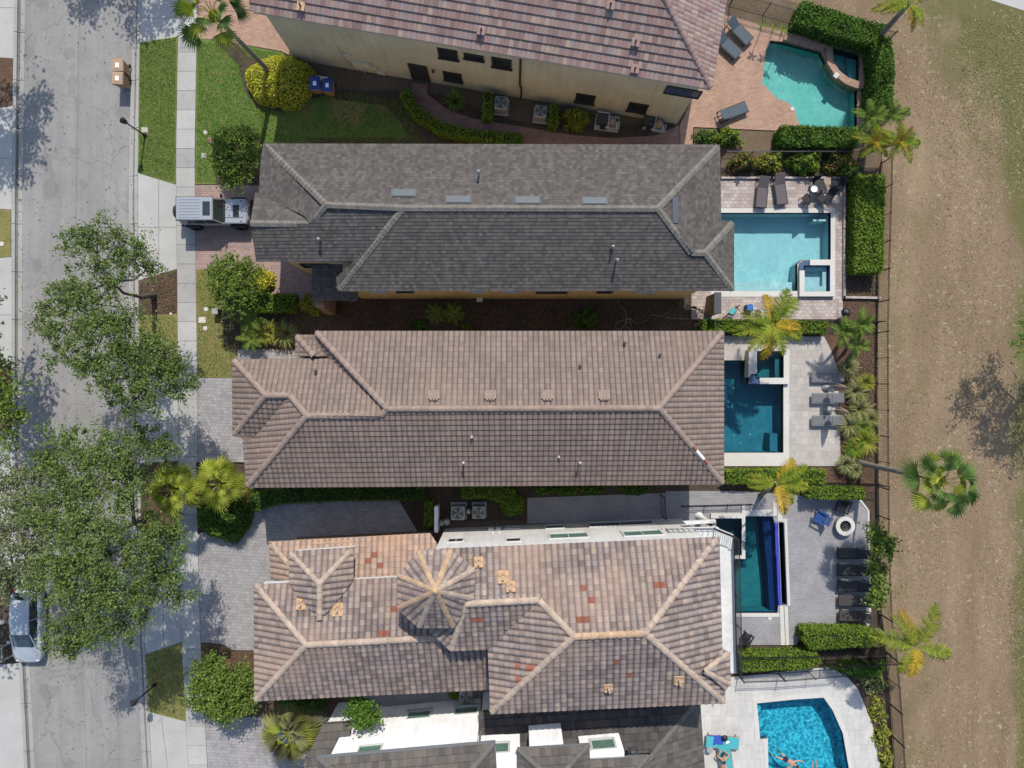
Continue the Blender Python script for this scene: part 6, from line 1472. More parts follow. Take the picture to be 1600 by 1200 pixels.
# ------------------------------------------------------------------ garden furniture
def make_lounger(name, label, fabric, frame, style='sling', group=None, slab=None, L=1.95, w_=.64, back=.5):
    """head towards -X, feet +X, origin on the ground at its middle"""
    t = thing(name, label, 'lounger', (0, 0, 0), 0, group)
    sx = -L / 2 + .68 * L * .5; hinge = -L / 2 + L * .36
    b = MB()
    b.box(((hinge + L / 2) / 2, 0, .33), (L / 2 - hinge, w_, .05), bev=.02)
    if style == 'chaise':
        b.v = [(x, y, z + .06 * math.sin((x - hinge) / (L / 2 - hinge) * math.pi)) for x, y, z in b.v]
    b.build('seat', fabric, t)
    b = MB(); bl = hinge + L / 2; r_ = Matrix.Rotation(back, 3, 'Y')
    b.box(Vector((hinge - bl / 2 * math.cos(back), 0, .34 + bl / 2 * math.sin(back))), (bl, w_ * .98, .045), rot=r_, bev=.02); b.build('backrest', fabric, t)
    for s_ in (-1, 1):
        f = MB(); f.box((0, s_ * (w_ / 2 + .03), .3), (L, .045, .055), bev=.01); f.build('side_rail', frame, t)
    for x in (-L / 2 + .2, L / 2 - .15):
        for s_ in (-1, 1):
            f = MB(); f.box((x, s_ * (w_ / 2 + .03), .14), (.05, .04, .28)); f.build('leg', frame, t)
    f = MB(); f.bar((hinge, -w_ / 2, .3), (hinge, w_ / 2, .3), .03, .03); f.bar((-L / 2 + .02, -w_ / 2 - .03, .3), (-L / 2 + .02, w_ / 2 + .03, .3), .04, .045); f.bar((L / 2, -w_ / 2 - .03, .3), (L / 2, w_ / 2 + .03, .3), .04, .045); f.build('cross_bar', frame, t)
    return t
FB = {'slate': plain('slate_sling_fabric', P(84, 98, 108), .8, var=.06), 'taupe': plain('taupe_fabric', P(106, 98, 100), .85, var=.08), 'brown': plain('dark_brown_wicker', P(72, 64, 64), .8, var=.15, scale=30),
      'black': plain('black_wicker', P(46, 46, 50), .8, var=.15, scale=30), 'grey': plain('grey_sling', P(122, 122, 124), .8, var=.06), 'teal': plain('teal_cushion', P(80, 190, 196), .85, var=.06), 'towel': plain('blue_towel', P(56, 92, 196), .95, var=.1),
      'tan': plain('sand_canvas', P(186, 160, 140), .9, var=.12, scale=6), 'wood': plain('weathered_teak', P(164, 146, 128), .8, var=.12), 'blue': plain('blue_painted_wood', P(38, 84, 150), .5, var=.08), 'bluec': plain('blue_plastic', P(36, 118, 200), .4, var=.05)}
DK = DZ
def place(o, px, py, rot, first, label, group=None, z=DK):
    p = W(px, py, z)
    if first: o.location = p; o.rotation_euler = (0, 0, rot); tag(o, label, None, group); return o
    return dup(o, p, rot, label, group)
g1 = 'slate loungers on the tan brick deck'
lo = make_lounger('sun_lounger', 'x', FB['slate'], M['black'], 'chaise', back=.55, L=1.9)
place(lo, 1152, 52, R(-45), True, 'slate lounger with raised back, upper of the pair on the tan brick deck', g1)
dup(lo, W(1134, 74, DK), R(-42), 'slate lounger half under the pink roof edge, lower of the pair', g1)
dup(lo, W(1142, 178, DK), R(22), 'single slate lounger by the low edge of the tan brick deck, away from the pair', g1)
g2 = 'taupe loungers above the pale blue pool'
lo = make_lounger('sun_lounger', 'x', FB['taupe'], M['black'], 'chaise', back=.5, L=1.95)
place(lo, 1188, 302, R(-95), True, 'taupe lounger with shaded dark headrest above the pale blue pool, left one', g2)
dup(lo, W(1216, 297, DK), R(-82), 'taupe lounger leaning a little right above the pale blue pool, right one', g2)
g3 = 'grey framed loungers on the travertine deck'
lo = make_lounger('sun_lounger', 'x', FB['grey'], M['alu'], 'sling', back=.12, L=1.95, w_=.56)
place(lo, 1290, 589, R(180), True, 'grey sling lounger with pale frame on travertine, topmost of three', g3)
dup(lo, W(1290, 622, DK), R(180), 'grey sling lounger with pale frame on travertine, middle of three', g3)
dup(lo, W(1290, 657, DK), R(180), 'grey sling lounger with pale frame on travertine, lowest of three', g3)
g4 = 'row of dark wicker loungers on the grey pavers'
la = make_lounger('sun_lounger', 'x', FB['black'], M['black'], 'chaise', back=.45, L=1.95, w_=.6)  # shaded copy of the brown loungers: palm shade put into the fabric colour
place(la, 1329, 863, R(180), True, 'near-black lounger in the palm shade, topmost of the row of five', g4)
dup(la, W(1329, 889, DK), R(180), 'near-black lounger, second from the top of the row of five', g4)
dup(la, W(1330, 914, DK), R(180), 'near-black lounger, third and middle of the row of five', g4)
lb = make_lounger('sun_lounger', 'x', FB['brown'], M['black'], 'chaise', back=.45, L=1.95, w_=.6)
place(lb, 1331, 937, R(178), True, 'dark brown sunlit lounger, second from the bottom of the row of five', g4)
dup(lb, W(1332, 961, DK), R(176), 'dark brown sunlit lounger, bottom one of the row of five', g4)
g5 = 'teal cushioned teak loungers on the white slabs'
lo = make_lounger('sun_lounger', 'x', FB['teal'], FB['wood'], 'sling', back=.1, L=2.05, w_=.72)
place(lo, 1126, 1156, R(-4), True, 'teak lounger with teal cushion and a crumpled blue towel on it', g5)
dup(lo, W(1132, 1188, DK), R(-82), 'teak lounger with teal cushion carrying the sunbathing person', g5)
c = W(1121, 1157, .5); b = MB(c)
n_ = 9
for i in range(n_):
    for j in range(6): pass
vs = []; fs = []
for i in range(12):
    for j in range(8):
        vs.append((c.x - .62 + i * .09, c.y - .28 + j * .08 + .02 * math.sin(i), .46 + .03 * math.sin(i * 1.7 + j) * math.cos(j * 1.3)))
fs = [(i * 8 + j, (i + 1) * 8 + j, (i + 1) * 8 + j + 1, i * 8 + j + 1) for i in range(11) for j in range(7)]
b.add(vs, fs, 0, True); b.add([(x, y, z - .03) for x, y, z in vs], [f[::-1] for f in fs], 0, True)
o = b.build('towel', FB['towel']); o.location = c; tag(o, 'crumpled royal blue towel lying on the upper teal lounger', 'towel')
b = MB(c); p = W(1132, 1153, .5); b.lathe(p - Vector((0, 0, .02)), [(.16, 0), (.2, .06), (.14, .13), (.01, .16)], 10); b.box(p + Vector((-.05, .12, .06)), (.2, .12, .1), .5, bev=.03)
o = b.build('bag', M['black']); o.location = c; tag(o, 'small black bag on the blue towel of the upper teal lounger', 'bag')
p = W(1137, 1160, .48); b = MB(p); b.box(p, (.22, .12, .03), .4, bev=.01); o = b.build('magazine', M['whitew']); o.location = p; tag(o, 'small white folded cloth beside the black bag on the teal lounger', 'cloth')
p = W(1108, 1169, .3); b = MB(p); b.disc(p - Vector((0, 0, .3)), .14, .5, 12); b.disc(p + Vector((0, 0, .2)), .2, .03, 14); o = b.build('side_table', M['lgrey']); o.location = p; tag(o, 'small round grey side table at the foot of the blue towel', 'table')
# closed parasols between the travertine loungers
def parasol(label, base, group):
    p = W(base[0], base[1], DK); t = thing('closed_parasol', label, 'parasol', p, 0, group)
    b = MB(); b.lathe((0, 0, 0), [(.0, 0), (.3, 0), (.3, .07), (.1, .11), (.05, .3), (.0, .3)], 18); b.build('base', M['lgrey'], t)
    b = MB(); b.tube([(0, 0, .1), (0, 0, 2.75)], .024, 8); b.build('pole', FB['wood'], t)
    b = MB(); n = 16; prof = [(.16, 1.25), (.2, 1.5), (.16, 2.0), (.10, 2.45), (.03, 2.72)]
    vs = []; fs = []
    for j, (r_, z) in enumerate(prof):
        for i in range(n): rr = r_ * (1 + (.35 if i % 2 else -.3) * (1 - j / 5)); a = 2 * math.pi * i / n; vs.append((rr * math.cos(a), rr * math.sin(a), z + (.08 if i % 2 and j == 0 else 0)))
    for j in range(len(prof) - 1):
        for i in range(n): k = (i + 1) % n; fs.append((j * n + i, j * n + k, (j + 1) * n + k, (j + 1) * n + i))
    b.add(vs, fs, 0, False); b.build('canopy', FB['tan'], t)
    b = MB(); b.lathe((0, 0, 1.62), [(.19, -.03), (.2, 0), (.19, .03)], 16); b.build('strap', FB['wood'], t)
    b = MB(); b.lathe((0, 0, 2.72), [(.03, 0), (.04, .04), (.002, .1)], 10); b.build('finial', FB['wood'], t)
parasol('folded sand-coloured parasol between the top and middle travertine loungers', (1291,605), 'folded parasols on the travertine deck')
parasol('folded sand-coloured parasol between the middle and lowest travertine loungers', (1293,641), 'folded parasols on the travertine deck')
# chairs
def make_chair(label, mat, style='slat', group=None, name='garden_chair'):
    t = thing(name, label, 'chair', (0, 0, 0), 0, group)
    b = MB()
    for i in range(5): b.box((-.2 + i * .11, 0, .36 - i * -.015), (.095, .52, .03))
    b.build('seat', mat, t)
    b = MB()
    for i in range(5): b.bar((-.24, -.22 + i * .11, .36), (-.5, -.24 + i * .12, .98), .09, .025)
    b.bar((-.3, -.28, .5), (-.3, .28, .5), .05, .03); b.bar((-.42, -.28, .8), (-.42, .28, .8), .05, .03); b.build('backrest', mat, t)
    for s_ in (-1, 1):
        b = MB(); b.box((-.02, s_ * .34, .58), (.72, .12, .03), bev=.01); b.build('armrest', mat, t)
        b = MB(); b.box((.28, s_ * .3, .28), (.08, .04, .56)); b.build('leg', mat, t)
        b = MB(); b.bar((-.5, s_ * .3, .03), (.3, s_ * .3, .33), .04, .1); b.build('leg', mat, t)
    return t
ch = make_chair('bright blue slatted garden chair beside the round stone fire pit', FB['blue']); ch.location = W(1277, 806, DK); ch.rotation_euler = (0, 0, R(-30 + 180))
c2 = dup(ch, W(1312, 791, DK), R(250), 'dark slatted garden chair in the shade above the round stone fire pit')
for x in c2.children: x.data = x.data.copy(); x.data.materials[0] = M['black']
c3 = dup(c2, W(1165, 993, DK), R(60), 'small dark chair standing alone below the deep green pool'); c3.scale = (.8,) * 3
# dining corner of the mauve patio
g6 = 'dark patio chairs at the dining corner'
def make_patio_chair(mat):
    t = thing('patio_chair', 'x', 'chair', (0, 0, 0), 0, g6)
    b = MB(); b.box((0, 0, .42), (.5, .5, .05), bev=.02); b.build('seat', mat, t)
    b = MB(); b.box((-.26, 0, .68), (.05, .5, .5), rot=Matrix.Rotation(-.2, 3, 'Y'), bev=.02); b.build('backrest', mat, t)
    for sx in (-1, 1):
        for sy in (-1, 1): b = MB(); b.bar((sx * .2, sy * .2, .42), (sx * .24, sy * .24, 0), .03, .03); b.build('leg', M['black'], t)
    return t
pc = make_patio_chair(FB['black']); pc['label'] = 'dark square-backed chair nearest the pool corner, left of the two lower ones'; pc.location = W(1256, 313, DK); pc.rotation_euler = (0, 0, R(130))
dup(pc, W(1280, 313, DK), R(135), 'dark square-backed chair, right of the two lower ones in the dining corner', g6)
dup(pc, W(1271, 288, DK), R(-85), 'dark chair in the shade at the top left of the dining corner', g6)
dup(pc, W(1306, 290, DK), R(-150), 'dark chair against the kerb at the top right of the dining corner', g6)
dup(pc, W(1294, 306, DK), R(-120), 'dark chair turned sideways beside the long side table', g6)
def table(label, px, py, r_, h, mat, name='patio_table', top=None, square=False):
    p = W(px, py, DK); t = thing(name, label, 'table', p, 0)
    b = MB()
    if square: b.box((0, 0, h), (r_ * 2, r_ * 2, .04), bev=.015)
    else: b.disc((0, 0, h), r_, .03, 22)
    b.build('tabletop', top or mat, t)
    for i in range(4): a = math.pi / 4 + i * math.pi / 2; b = MB(); b.bar((math.cos(a) * r_ * .4, math.sin(a) * r_ * .4, h), (math.cos(a) * r_ * .85, math.sin(a) * r_ * .85, 0), .03, .03); b.build('leg', M['black'], t)
    return t
table('round dark patio table under the tree shade of the dining corner', 1273, 294, .34, .7, M['black'], top=M['black'])
p = W(1272, 295, .82); b = MB(p); b.lathe(p - Vector((0, 0, .02)), [(.0, 0), (.16, 0), (.2, .03), (.21, .05)], 16); o = b.build('plate', M['whitew']); o.location = p; tag(o, 'white oval tray on the round dark patio table', 'tray')
table('small yellow-topped table between the dark patio chairs', 1287, 287, .22, .5, M['black'], top=FB['tan'], square=True)
table('low square dark side table in the dining corner', 1282, 299, .22, .4, M['black'], top=M['dgrey'], square=True)
# fire pit
p = W(1316, 820, DK); t = thing('fire_pit', 'round white stone fire pit with dark bowl on the grey pavers', 'fire pit', p)
b = MB(); n = 8
def oc(r_, n=14, o=(0, 0)): return [(o[0] + r_ * math.cos(2 * math.pi * i / n), o[1] + r_ * math.sin(2 * math.pi * i / n)) for i in range(n)]
b.prism(oc(.56), 0, .38, 0, holes=[oc(.36)]); b.build('ring_wall', M['brickS'], t)
b = MB(); b.prism(oc(.6), .38, .45, 0, holes=[oc(.35)]); b.build('capstone', M['white'], t)
b = MB(); b.lathe((0, 0, 0), [(.36, .36), (.3, .28), (.0, .26)], 16); b.build('bowl', M['black'], t)
b = MB()
for i in range(40): a = random.uniform(0, 6.28); r_ = random.uniform(0, .27); b.box((math.cos(a) * r_, math.sin(a) * r_, .3), (.07, .06, .05), a, bev=.015)
b.build('lava_rock', M['dgrey'], t)
# small objects on the mauve patio's lower strip
p = W(1184, 489, DK); b = MB(p); b.disc(p, .22, .02, 20); b.disc(p + Vector((0, 0, .02)), .19, .012, 20); o = b.build('drain_cover', M['dgrey']); o.location = p; tag(o, 'round grey lid in the patio between the blue box and the palm', 'lid')
p = W(1168, 482, DK); t = thing('cool_box', 'bright blue square cool box on the patio strip', 'box', p, .1)
b = MB(); b.box((0, 0, .22), (.42, .44, .44), bev=.04); b.build('body', M['dgrey'], t); b = MB(); b.box((.0, 0, .47), (.4, .36, .06), bev=.03); b.build('lid', FB['bluec'], t)
def bicycle(label, px, py, rot, col, bag=None):
    p = W(px, py, DK); t = thing('bicycle', label, 'bicycle', p, rot, None)
    for x in (-.42, .42):
        b = MB(); n = 20; pts = [Vector((x + .26 * math.cos(2 * math.pi * i / n), 0, .28 + .26 * math.sin(2 * math.pi * i / n))) for i in range(n + 1)]; b.tube(pts, .022, 6, caps=False); w = b.build('wheel', M['black'], t)
        b = MB()
        for i in range(8): a = math.pi * i / 8; b.bar((x - .25 * math.cos(a), 0, .28 - .25 * math.sin(a)), (x + .25 * math.cos(a), 0, .28 + .25 * math.sin(a)), .005, .005)
        b.build('spokes', M['alu'], w)
    b = MB(); b.tube([(-.42, 0, .28), (-.1, 0, .3), (.3, 0, .62)], .02, 6); b.tube([(-.1, 0, .3), (-.2, 0, .68)], .02, 6); b.tube([(-.2, 0, .62), (.28, 0, .66), (.42, 0, .28)], .02, 6); b.build('frame', col, t)
    b = MB(); b.tube([(.24, -.26, .84), (.3, -.1, .86), (.3, .1, .86), (.24, .26, .84)], .016, 6); b.tube([(.29, 0, .62), (.3, 0, .86)], .018, 6); b.build('handlebar', M['black'], t)
    b = MB(); b.box((-.22, 0, .72), (.26, .13, .06), bev=.03); b.build('saddle', M['black'], t)
    if bag: b = MB(); b.box((-.05, 0, .62), (.5, .3, .3), .2, bev=.08); b.build('basket_bag', bag, t)
    return t
bicycle('child-size bicycle carrying a turquoise bag on the patio strip', 1140, 488, R(40), plain('red_frame', P(150, 60, 70), .4), plain('turquoise_cloth', P(90, 200, 205), .8))
bicycle('small black bicycle in the shade behind the garden column', 1086, 484, R(-20), M['black'])
p = W(1313, 490, DK); t = thing('kettle_grill', 'black kettle grill at the lower right corner of the mauve patio', 'grill', p, .3)
b = MB(); b.lathe((0, 0, .5), [(.02, 0), (.2, .06), (.27, .18), (.28, .24)], 18); b.build('bowl', M['black'], t); b = MB(); b.lathe((0, 0, .74), [(.28, 0), (.24, .1), (.12, .18), (.0, .2)], 18); l_ = b.build('lid', M['black'], t); b = MB(); b.bar((-.06, 0, .98), (.06, 0, .98), .03, .03); b.build('handle', FB['wood'], l_)
for i in range(3): a = 2.1 * i; b = MB(); b.bar((.1 * math.cos(a), .1 * math.sin(a), .55), (.28 * math.cos(a), .28 * math.sin(a), 0), .025, .025); b.build('leg', M['alu'], t)

# ------------------------------------------------------------------ machines beside the houses
def make_ac(label, px, py, s_=.9, rot=0, group='air conditioners'):
    p = W(px, py, .0); t = thing('air_conditioner', label, 'air conditioner', p, rot, group)
    b = MB(); b.box((0, .02, .05), (s_ + .14, s_ + .2, .1)); b.build('pad', M['conc'], t)
    b = MB(); b.box((0, 0, .5), (s_, s_, .78), bev=.05); b.build('casing', M['lgrey'], t)
    b = MB(); b.lathe((0, 0, .895), [(s_ * .42, 0), (s_ * .4, .004), (.0, .004)], 24); g_ = b.build('fan_well', M['black'], t)
    b = MB()
    for i in range(4):
        a = i * math.pi / 2 + .4; b.prism([(.06 * math.cos(a), .06 * math.sin(a)), (s_ * .36 * math.cos(a), s_ * .36 * math.sin(a)), (s_ * .36 * math.cos(a + .7), s_ * .36 * math.sin(a + .7))], .902, .908)
    b.build('fan_blade', M['lgrey'], g_)
    b = MB()
    for r_ in (.12, .2, .28, .36, .42): 
        b.prism(oc(r_ * s_ + .006, 28), .915, .922, 0, holes=[oc(r_ * s_ - .006, 28)])
    for i in range(4): a = i * math.pi / 4; b.bar((-s_ * .43 * math.cos(a), -s_ * .43 * math.sin(a), .92), (s_ * .43 * math.cos(a), s_ * .43 * math.sin(a), .92), .012, .01)
    b.build('grille', M['lgrey'], t)
    return t
make_ac('pale air conditioner nearest the spiky plant below the cream wall', 783, 169, .82, R(-6))
make_ac('pale air conditioner between the two short hedges, right of the first one', 844, 182, .76, R(-6))
make_ac('larger air conditioner by the short white wall of the white house', 717, 798, .86)
make_ac('air conditioner next to the winding hedge of the white house', 749, 797, .78)
make_ac('air conditioner in the dark alley under the clay tile eave', 729, 1080, .8)
p = W(733, 797); b = MB(p); b.lathe(p, [(.16, 0), (.17, .5), (.13, .62), (.04, .66), (.0, .66)], 16); o = b.build('round_canister', M['fasc']); o.location = p; tag(o, 'pale round canister between the two air conditioners of the white house', 'canister')
for i, (x, y, r_) in enumerate(((691, 815, .16), (699, 813, .2))):
    p = W(x, y); b = MB(p); b.lathe(p, [(r_, 0), (r_ * 1.05, .6), (r_ * .9, .72), (.0, .76)], 16); o = b.build('gas_cylinder', M['lgrey']); o.location = p; tag(o, ['smaller blue-grey drum against the short white wall', 'larger blue-grey drum against the white house wall'][i], 'drum', 'drums behind the short white wall')
# pool pumps
def pool_gear(label, px, py, rot, s_=1.0):
    p = W(px, py); t = thing('pool_equipment', label, 'pool pump', p, rot)
    b = MB(); b.box((0, 0, .04), (1.5 * s_, 1.0 * s_, .08)); b.build('pad', M['conc'], t)
    b = MB(); b.lathe((.28, -.05, .08), [(.2, 0), (.24, .1), (.24, .6), (.16, .74), (.05, .8), (.0, .8)], 18); b.build('filter', FB['tan'], t)
    b = MB(); b.box((-.35, .08, .32), (.62, .6, .5), bev=.05); b.build('heater', M['dgrey'], t)
    b = MB(); b.tube([(-.4, -.38, .2), (-.05, -.38, .2)], .1, 12); b.build('motor', M['black'], t)
    b = MB()
    for pts in ([(.6, -.4, .1), (.6, -.4, .5), (.6, .3, .5), (.6, .3, .1)], [(-.7, .42, .62), (.05, .42, .62), (.05, -.1, .62), (.05, -.45, .62)], [(.3, -.35, .3), (.75, -.35, .3), (.75, .1, .3)], [(-.1, -.38, .35), (.28, -.38, .35)]): b.tube(pts, .035, 8)
    b.build('pipework', M['wframe'], t)
    b = MB(); b.lathe((.58, .1, .5), [(.07, 0), (.09, .06), (.05, .12), (.0, .13)], 12); b.build('valve', M['black'], t)
    return t
pool_gear('cluster of pool pump, filter and white pipes under the cream wall', 948, 193, R(-8))
pool_gear('second bundle of pool pipes and boxes in the corner of the cream wall', 1020, 196, R(-12), .8)
# narrow timber deck ends etc: white utility box and bins
def make_bin(label, px, py, rot, body, lid, group):
    p = W(px, py); t = thing('wheelie_bin', label, 'bin', p, rot, group)
    b = MB(); vs = []
    for z, w, d in ((.08, .24, .26), (.95, .31, .36)): vs += [(-w, -d, z), (w, -d, z), (w, d, z), (-w, d, z)]
    b.add(vs, [(3, 2, 1, 0), (4, 5, 6, 7), (0, 1, 5, 4), (1, 2, 6, 5), (2, 3, 7, 6), (3, 0, 4, 7)]); b.box((0, 0, .95), (.68, .78, .05), bev=.015); b.build('body', body, t)
    b = MB(); b.box((0, 0, 1.02), (.66, .78, .07), bev=.03); b.box((0, .02, 1.06), (.5, .56, .03), bev=.012); l_ = b.build('lid', lid, t)
    b = MB(); b.box((0, -.02, 1.08), (.2, .26, .006)); b.build('sticker', M['whitew'], l_)
    b = MB(); b.tube([(-.26, .43, .97), (.26, .43, .97)], .022, 8); b.build('handle', lid, t)
    for s_ in (-1, 1): b = MB(); b.tube([(s_ * .24, .33, .12), (s_ * .3, .33, .12)], .12, 14); b.build('wheel', M['black'], t)
    return t
binb = plain('tan_bin_plastic', P(186, 150, 118), .55, var=.05); binl = plain('tan_bin_lid', P(190, 158, 130), .55, var=.05); bblu = plain('navy_bin_lid', P(30, 70, 150), .45, var=.08)
make_bin('tan wheelie bin at the kerb, upper one of the two', 198, 113, R(1), binb, binl, 'tan bins at the kerb')
make_bin('tan wheelie bin at the kerb, lower one of the two', 197.5, 133, R(-2), binb, binl, 'tan bins at the kerb')
make_bin('wheelie bin with blue lid beside the yellow shrub, left one', 499, 141, R(4), binb, bblu, 'blue-lidded bins by the cream house')
make_bin('wheelie bin with blue lid beside the yellow shrub, right one', 518, 144, R(-2), binb, bblu, 'blue-lidded bins by the cream house')
p = W(508, 131); b = MB(p); b.box(p + Vector((0, 0, .4)), (.75, .3, .8), R(-8), bev=.03); o = b.build('storage_box', M['wframe']); o.location = p; tag(o, 'white storage box behind the two blue-lidded bins', 'box')
# street lamps
def lamp(label, px, py, rot):
    p = W(px, py, .02); t = thing('street_lamp', label, 'street lamp', p, rot, 'slim black street lamps on the verge')
    b = MB(); b.lathe((0, 0, 0), [(.11, 0), (.11, .1), (.06, .2), (.045, .5), (.04, 2.25)], 12); b.build('post', M['black'], t)
    b = MB(); b.lathe((0, 0, 2.25), [(.05, 0), (.12, .03), (.15, .05), (.17, .3), (.14, .34)], 8); b.build('lantern', M['dgrey'], t)
    b = MB(); b.lathe((0, 0, 2.58), [(.19, 0), (.19, .02), (.06, .12), (.02, .2), (.0, .2)], 8); b.build('cap', M['black'], t)
lamp('black lamp post on the green verge between the tan bins and the off-road car', 227, 212, 0)
lamp('black lamp post on the yellowed verge at the lower left', 242, 1070, 0)
# utility covers
for i, (x, y, r_, sq, col, lab) in enumerate(((321,207,.13,0,'fasc','small round pale lid in the upper lawn by the glossy tree'), (330,219,.2,1,'brickR','small square brown box lid in the upper lawn'), (319,243,.18,1,'lgrey','small square grey valve box lid in the upper lawn'), (226,203,.2,1,'fasc','pale oblong lid at the foot of the upper lamp post'),
    (322,483,.13,0,'white','upper white round lid on the yellow grass patch'), (316,500,.22,1,'white','square white-framed meter lid on the yellow grass patch'), (321,513,.14,0,'white','lower white round lid on the yellow grass patch'), (267,490,.08,0,'white','tiny white lid at the edge of the verge mulch'), (3,381,.14,0,'white','white round lid at the left picture edge'), (3,972,.15,0,'fasc','pinkish round lid beside the parked white car'))):
    p = W(x, y, .02); b = MB(p)
    if sq: b.box(p + Vector((0, 0, .015)), (r_ * 2, r_ * 1.7, .03), bev=.01); b.box(p + Vector((0, 0, .034)), (r_ * .9, r_ * .8, .01))
    else: b.disc(p, r_, .03, 18)
    o = b.build('inspection_cover', M[col]); o.location = p; tag(o, lab, 'lid', 'utility lids in the verges and lawns')
p = W(342, 488); t = thing('utility_pedestal', 'small green utility box standing on the yellow grass patch', 'utility box', p)
b = MB(); b.box((0, 0, .3), (.34, .34, .6), bev=.03); b.build('body', plain('green_cabinet', P(70, 92, 74), .6), t); b = MB(); b.box((0, 0, .62), (.38, .38, .06), bev=.02); b.build('lid', M['lgrey'], t)
# garden hose
pts = [(965,468),(970,478),(977,487),(979,497),(988,502),(996,504),(1008,502),(1015,494),(1019,492),(1033,494),(1043,489),(1049,484)]
loop = [(986,498),(975,500),(966,503),(962,511),(968,515),(976,508),(978,500),(983,497),(988,501),(984,505),(978,503),(979,510),(984,514),(986,508),(983,500)]
c = W(1000, 495); b = MB(c)
def smooth(pts, z=.04, n=5):
    V_ = [W(x, y, z) for x, y in pts]; out = []
    for i in range(len(V_) - 1):
        p0 = V_[max(i - 1, 0)]; p1 = V_[i]; p2 = V_[i + 1]; p3 = V_[min(i + 2, len(V_) - 1)]
        for k in range(n): t_ = k / n; out.append(.5 * ((2 * p1) + (p2 - p0) * t_ + (2 * p0 - 5 * p1 + 4 * p2 - p3) * t_ ** 2 + (3 * p1 - p0 - 3 * p2 + p3) * t_ ** 3))
    return out + [V_[-1]]
b.tube(smooth(pts), .018, 5); b.tube(smooth(loop, .06), .018, 5); b.tube(smooth([(1018,492),(1040,496),(1070,498),(1110,499),(1150,499)], .05), .014, 5)
o = b.build('garden_hose', plain('pale_green_hose', P(160, 186, 170), .5)); o.location = c; tag(o, 'pale green garden hose looped on the dark bed by the shingle house', 'hose')
# timber frame of a raised bed at the left edge
b = MB(W(0, 1010)); 
for a, c_ in (((-12,1016),(18,1004)), ((-12,1040),(20,1024)), ((2,1008),(5,1034))): b.bar(W(a[0], a[1], .35), W(c_[0], c_[1], .35), .1, .1)
o = b.build('timber_frame', plain('grey_green_timber', P(140, 150, 136), .8)); o.location = W(0, 1010); tag(o, 'grey-green timber frame at the left edge beside the parked white car', 'planter frame')
# dark patio fern shadows: slim young palms by the top fence
for i, (x, y) in enumerate(((1190, 42), (1208, 46), (1222, 50))):
    palm(['slim sapling by the upper fence of the free-form pool yard, left', 'slim sapling by the upper fence of the free-form pool yard, middle', 'slim sapling by the upper fence of the free-form pool yard, right'][i], (x, y), (x + 1, y - 3), 1.5, 'featherg', 6, .2, .02, 'sapling', 'saplings by the upper fence')
# ------------------------------------------------------------------ cars
def loft(b, secs, m=0, smooth=True, cap=True):
    """secs: list of rings (lists of Vector), same length, open profile mirrored already"""
    n = len(secs[0]); vs = [p for r_ in secs for p in r_]; fs = []
    for i in range(len(secs) - 1):
        for k in range(n): j = (k + 1) % n; fs.append((i * n + k, i * n + j, (i + 1) * n + j, (i + 1) * n + k))
    b.add(vs, fs, m, smooth)
    if cap: b.add(secs[0], [tuple(reversed(range(n)))], m); b.add(secs[-1], [tuple(range(n))], m)
def wheel(parent, x, y, r_, w, rim, ax='Y', name='wheel', z=None):
    z = r_ if z is None else z
    t = bpy.data.objects.new(name, None); COL.objects.link(t); t.parent = parent; t.location = (x, y, z)
    b = MB(); n = 24
    prof = [(r_ * .62, -w / 2), (r_ * .95, -w / 2), (r_, -w * .35), (r_, w * .35), (r_ * .95, w / 2), (r_ * .62, w / 2)]
    vs = []; fs = []
    for rr, yy in prof:
        for i in range(n): a = 2 * math.pi * i / n; vs.append((rr * math.cos(a), yy, rr * math.sin(a)) if ax == 'Y' else (yy, rr * math.cos(a), rr * math.sin(a)))
    for j in range(len(prof) - 1):
        for i in range(n): k = (i + 1) % n; fs.append((j * n + i, j * n + k, (j + 1) * n + k, (j + 1) * n + i))
    b.add(vs, fs, 0, True); b.build('tyre', M['rubber'], t)
    b = MB()
    for i in range(5):
        a = 2 * math.pi * i / 5; d = (math.cos(a) * r_ * .62, 0, math.sin(a) * r_ * .62) if ax == 'Y' else (0, math.cos(a) * r_ * .62, math.sin(a) * r_ * .62)
        b.bar((0, 0, 0), d, w * .5, r_ * .16)
    b.build('rim', rim, t)
M['rubber'] = plain('tyre_rubber', P(40, 40, 42), .85, var=.1)
def carpaint(name, c):
    t = NT(name); t.done(c, .28, .5); t.b.inputs['Coat Weight'].default_value = .8; t.b.inputs['Coat Roughness'].default_value = .05; t.b.inputs['Metallic'].default_value = .25
    n = t.noise(t.obj(), 120, 2, .5); b_ = t.ramp(n, [(.3, tuple(x * .92 for x in c[:3])), (.7, c)]); t.link(b_, t.b.inputs['Base Color']); return t.mat
silver = carpaint('silver_paint', P(196, 200, 204)); whitep = carpaint('white_paint', (.38, .40, .42, 1))
M['tail'] = plain('tail_lamp_red', P(160, 20, 34), .3, var=.05)
def bx(nm, mat, par, *boxes):
    b = MB()
    for c, d, *k in boxes: b.box(c, d, bev=k[0] if k else .02, rot=k[1] if len(k) > 1 else None)
    return b.build(nm, mat, par)
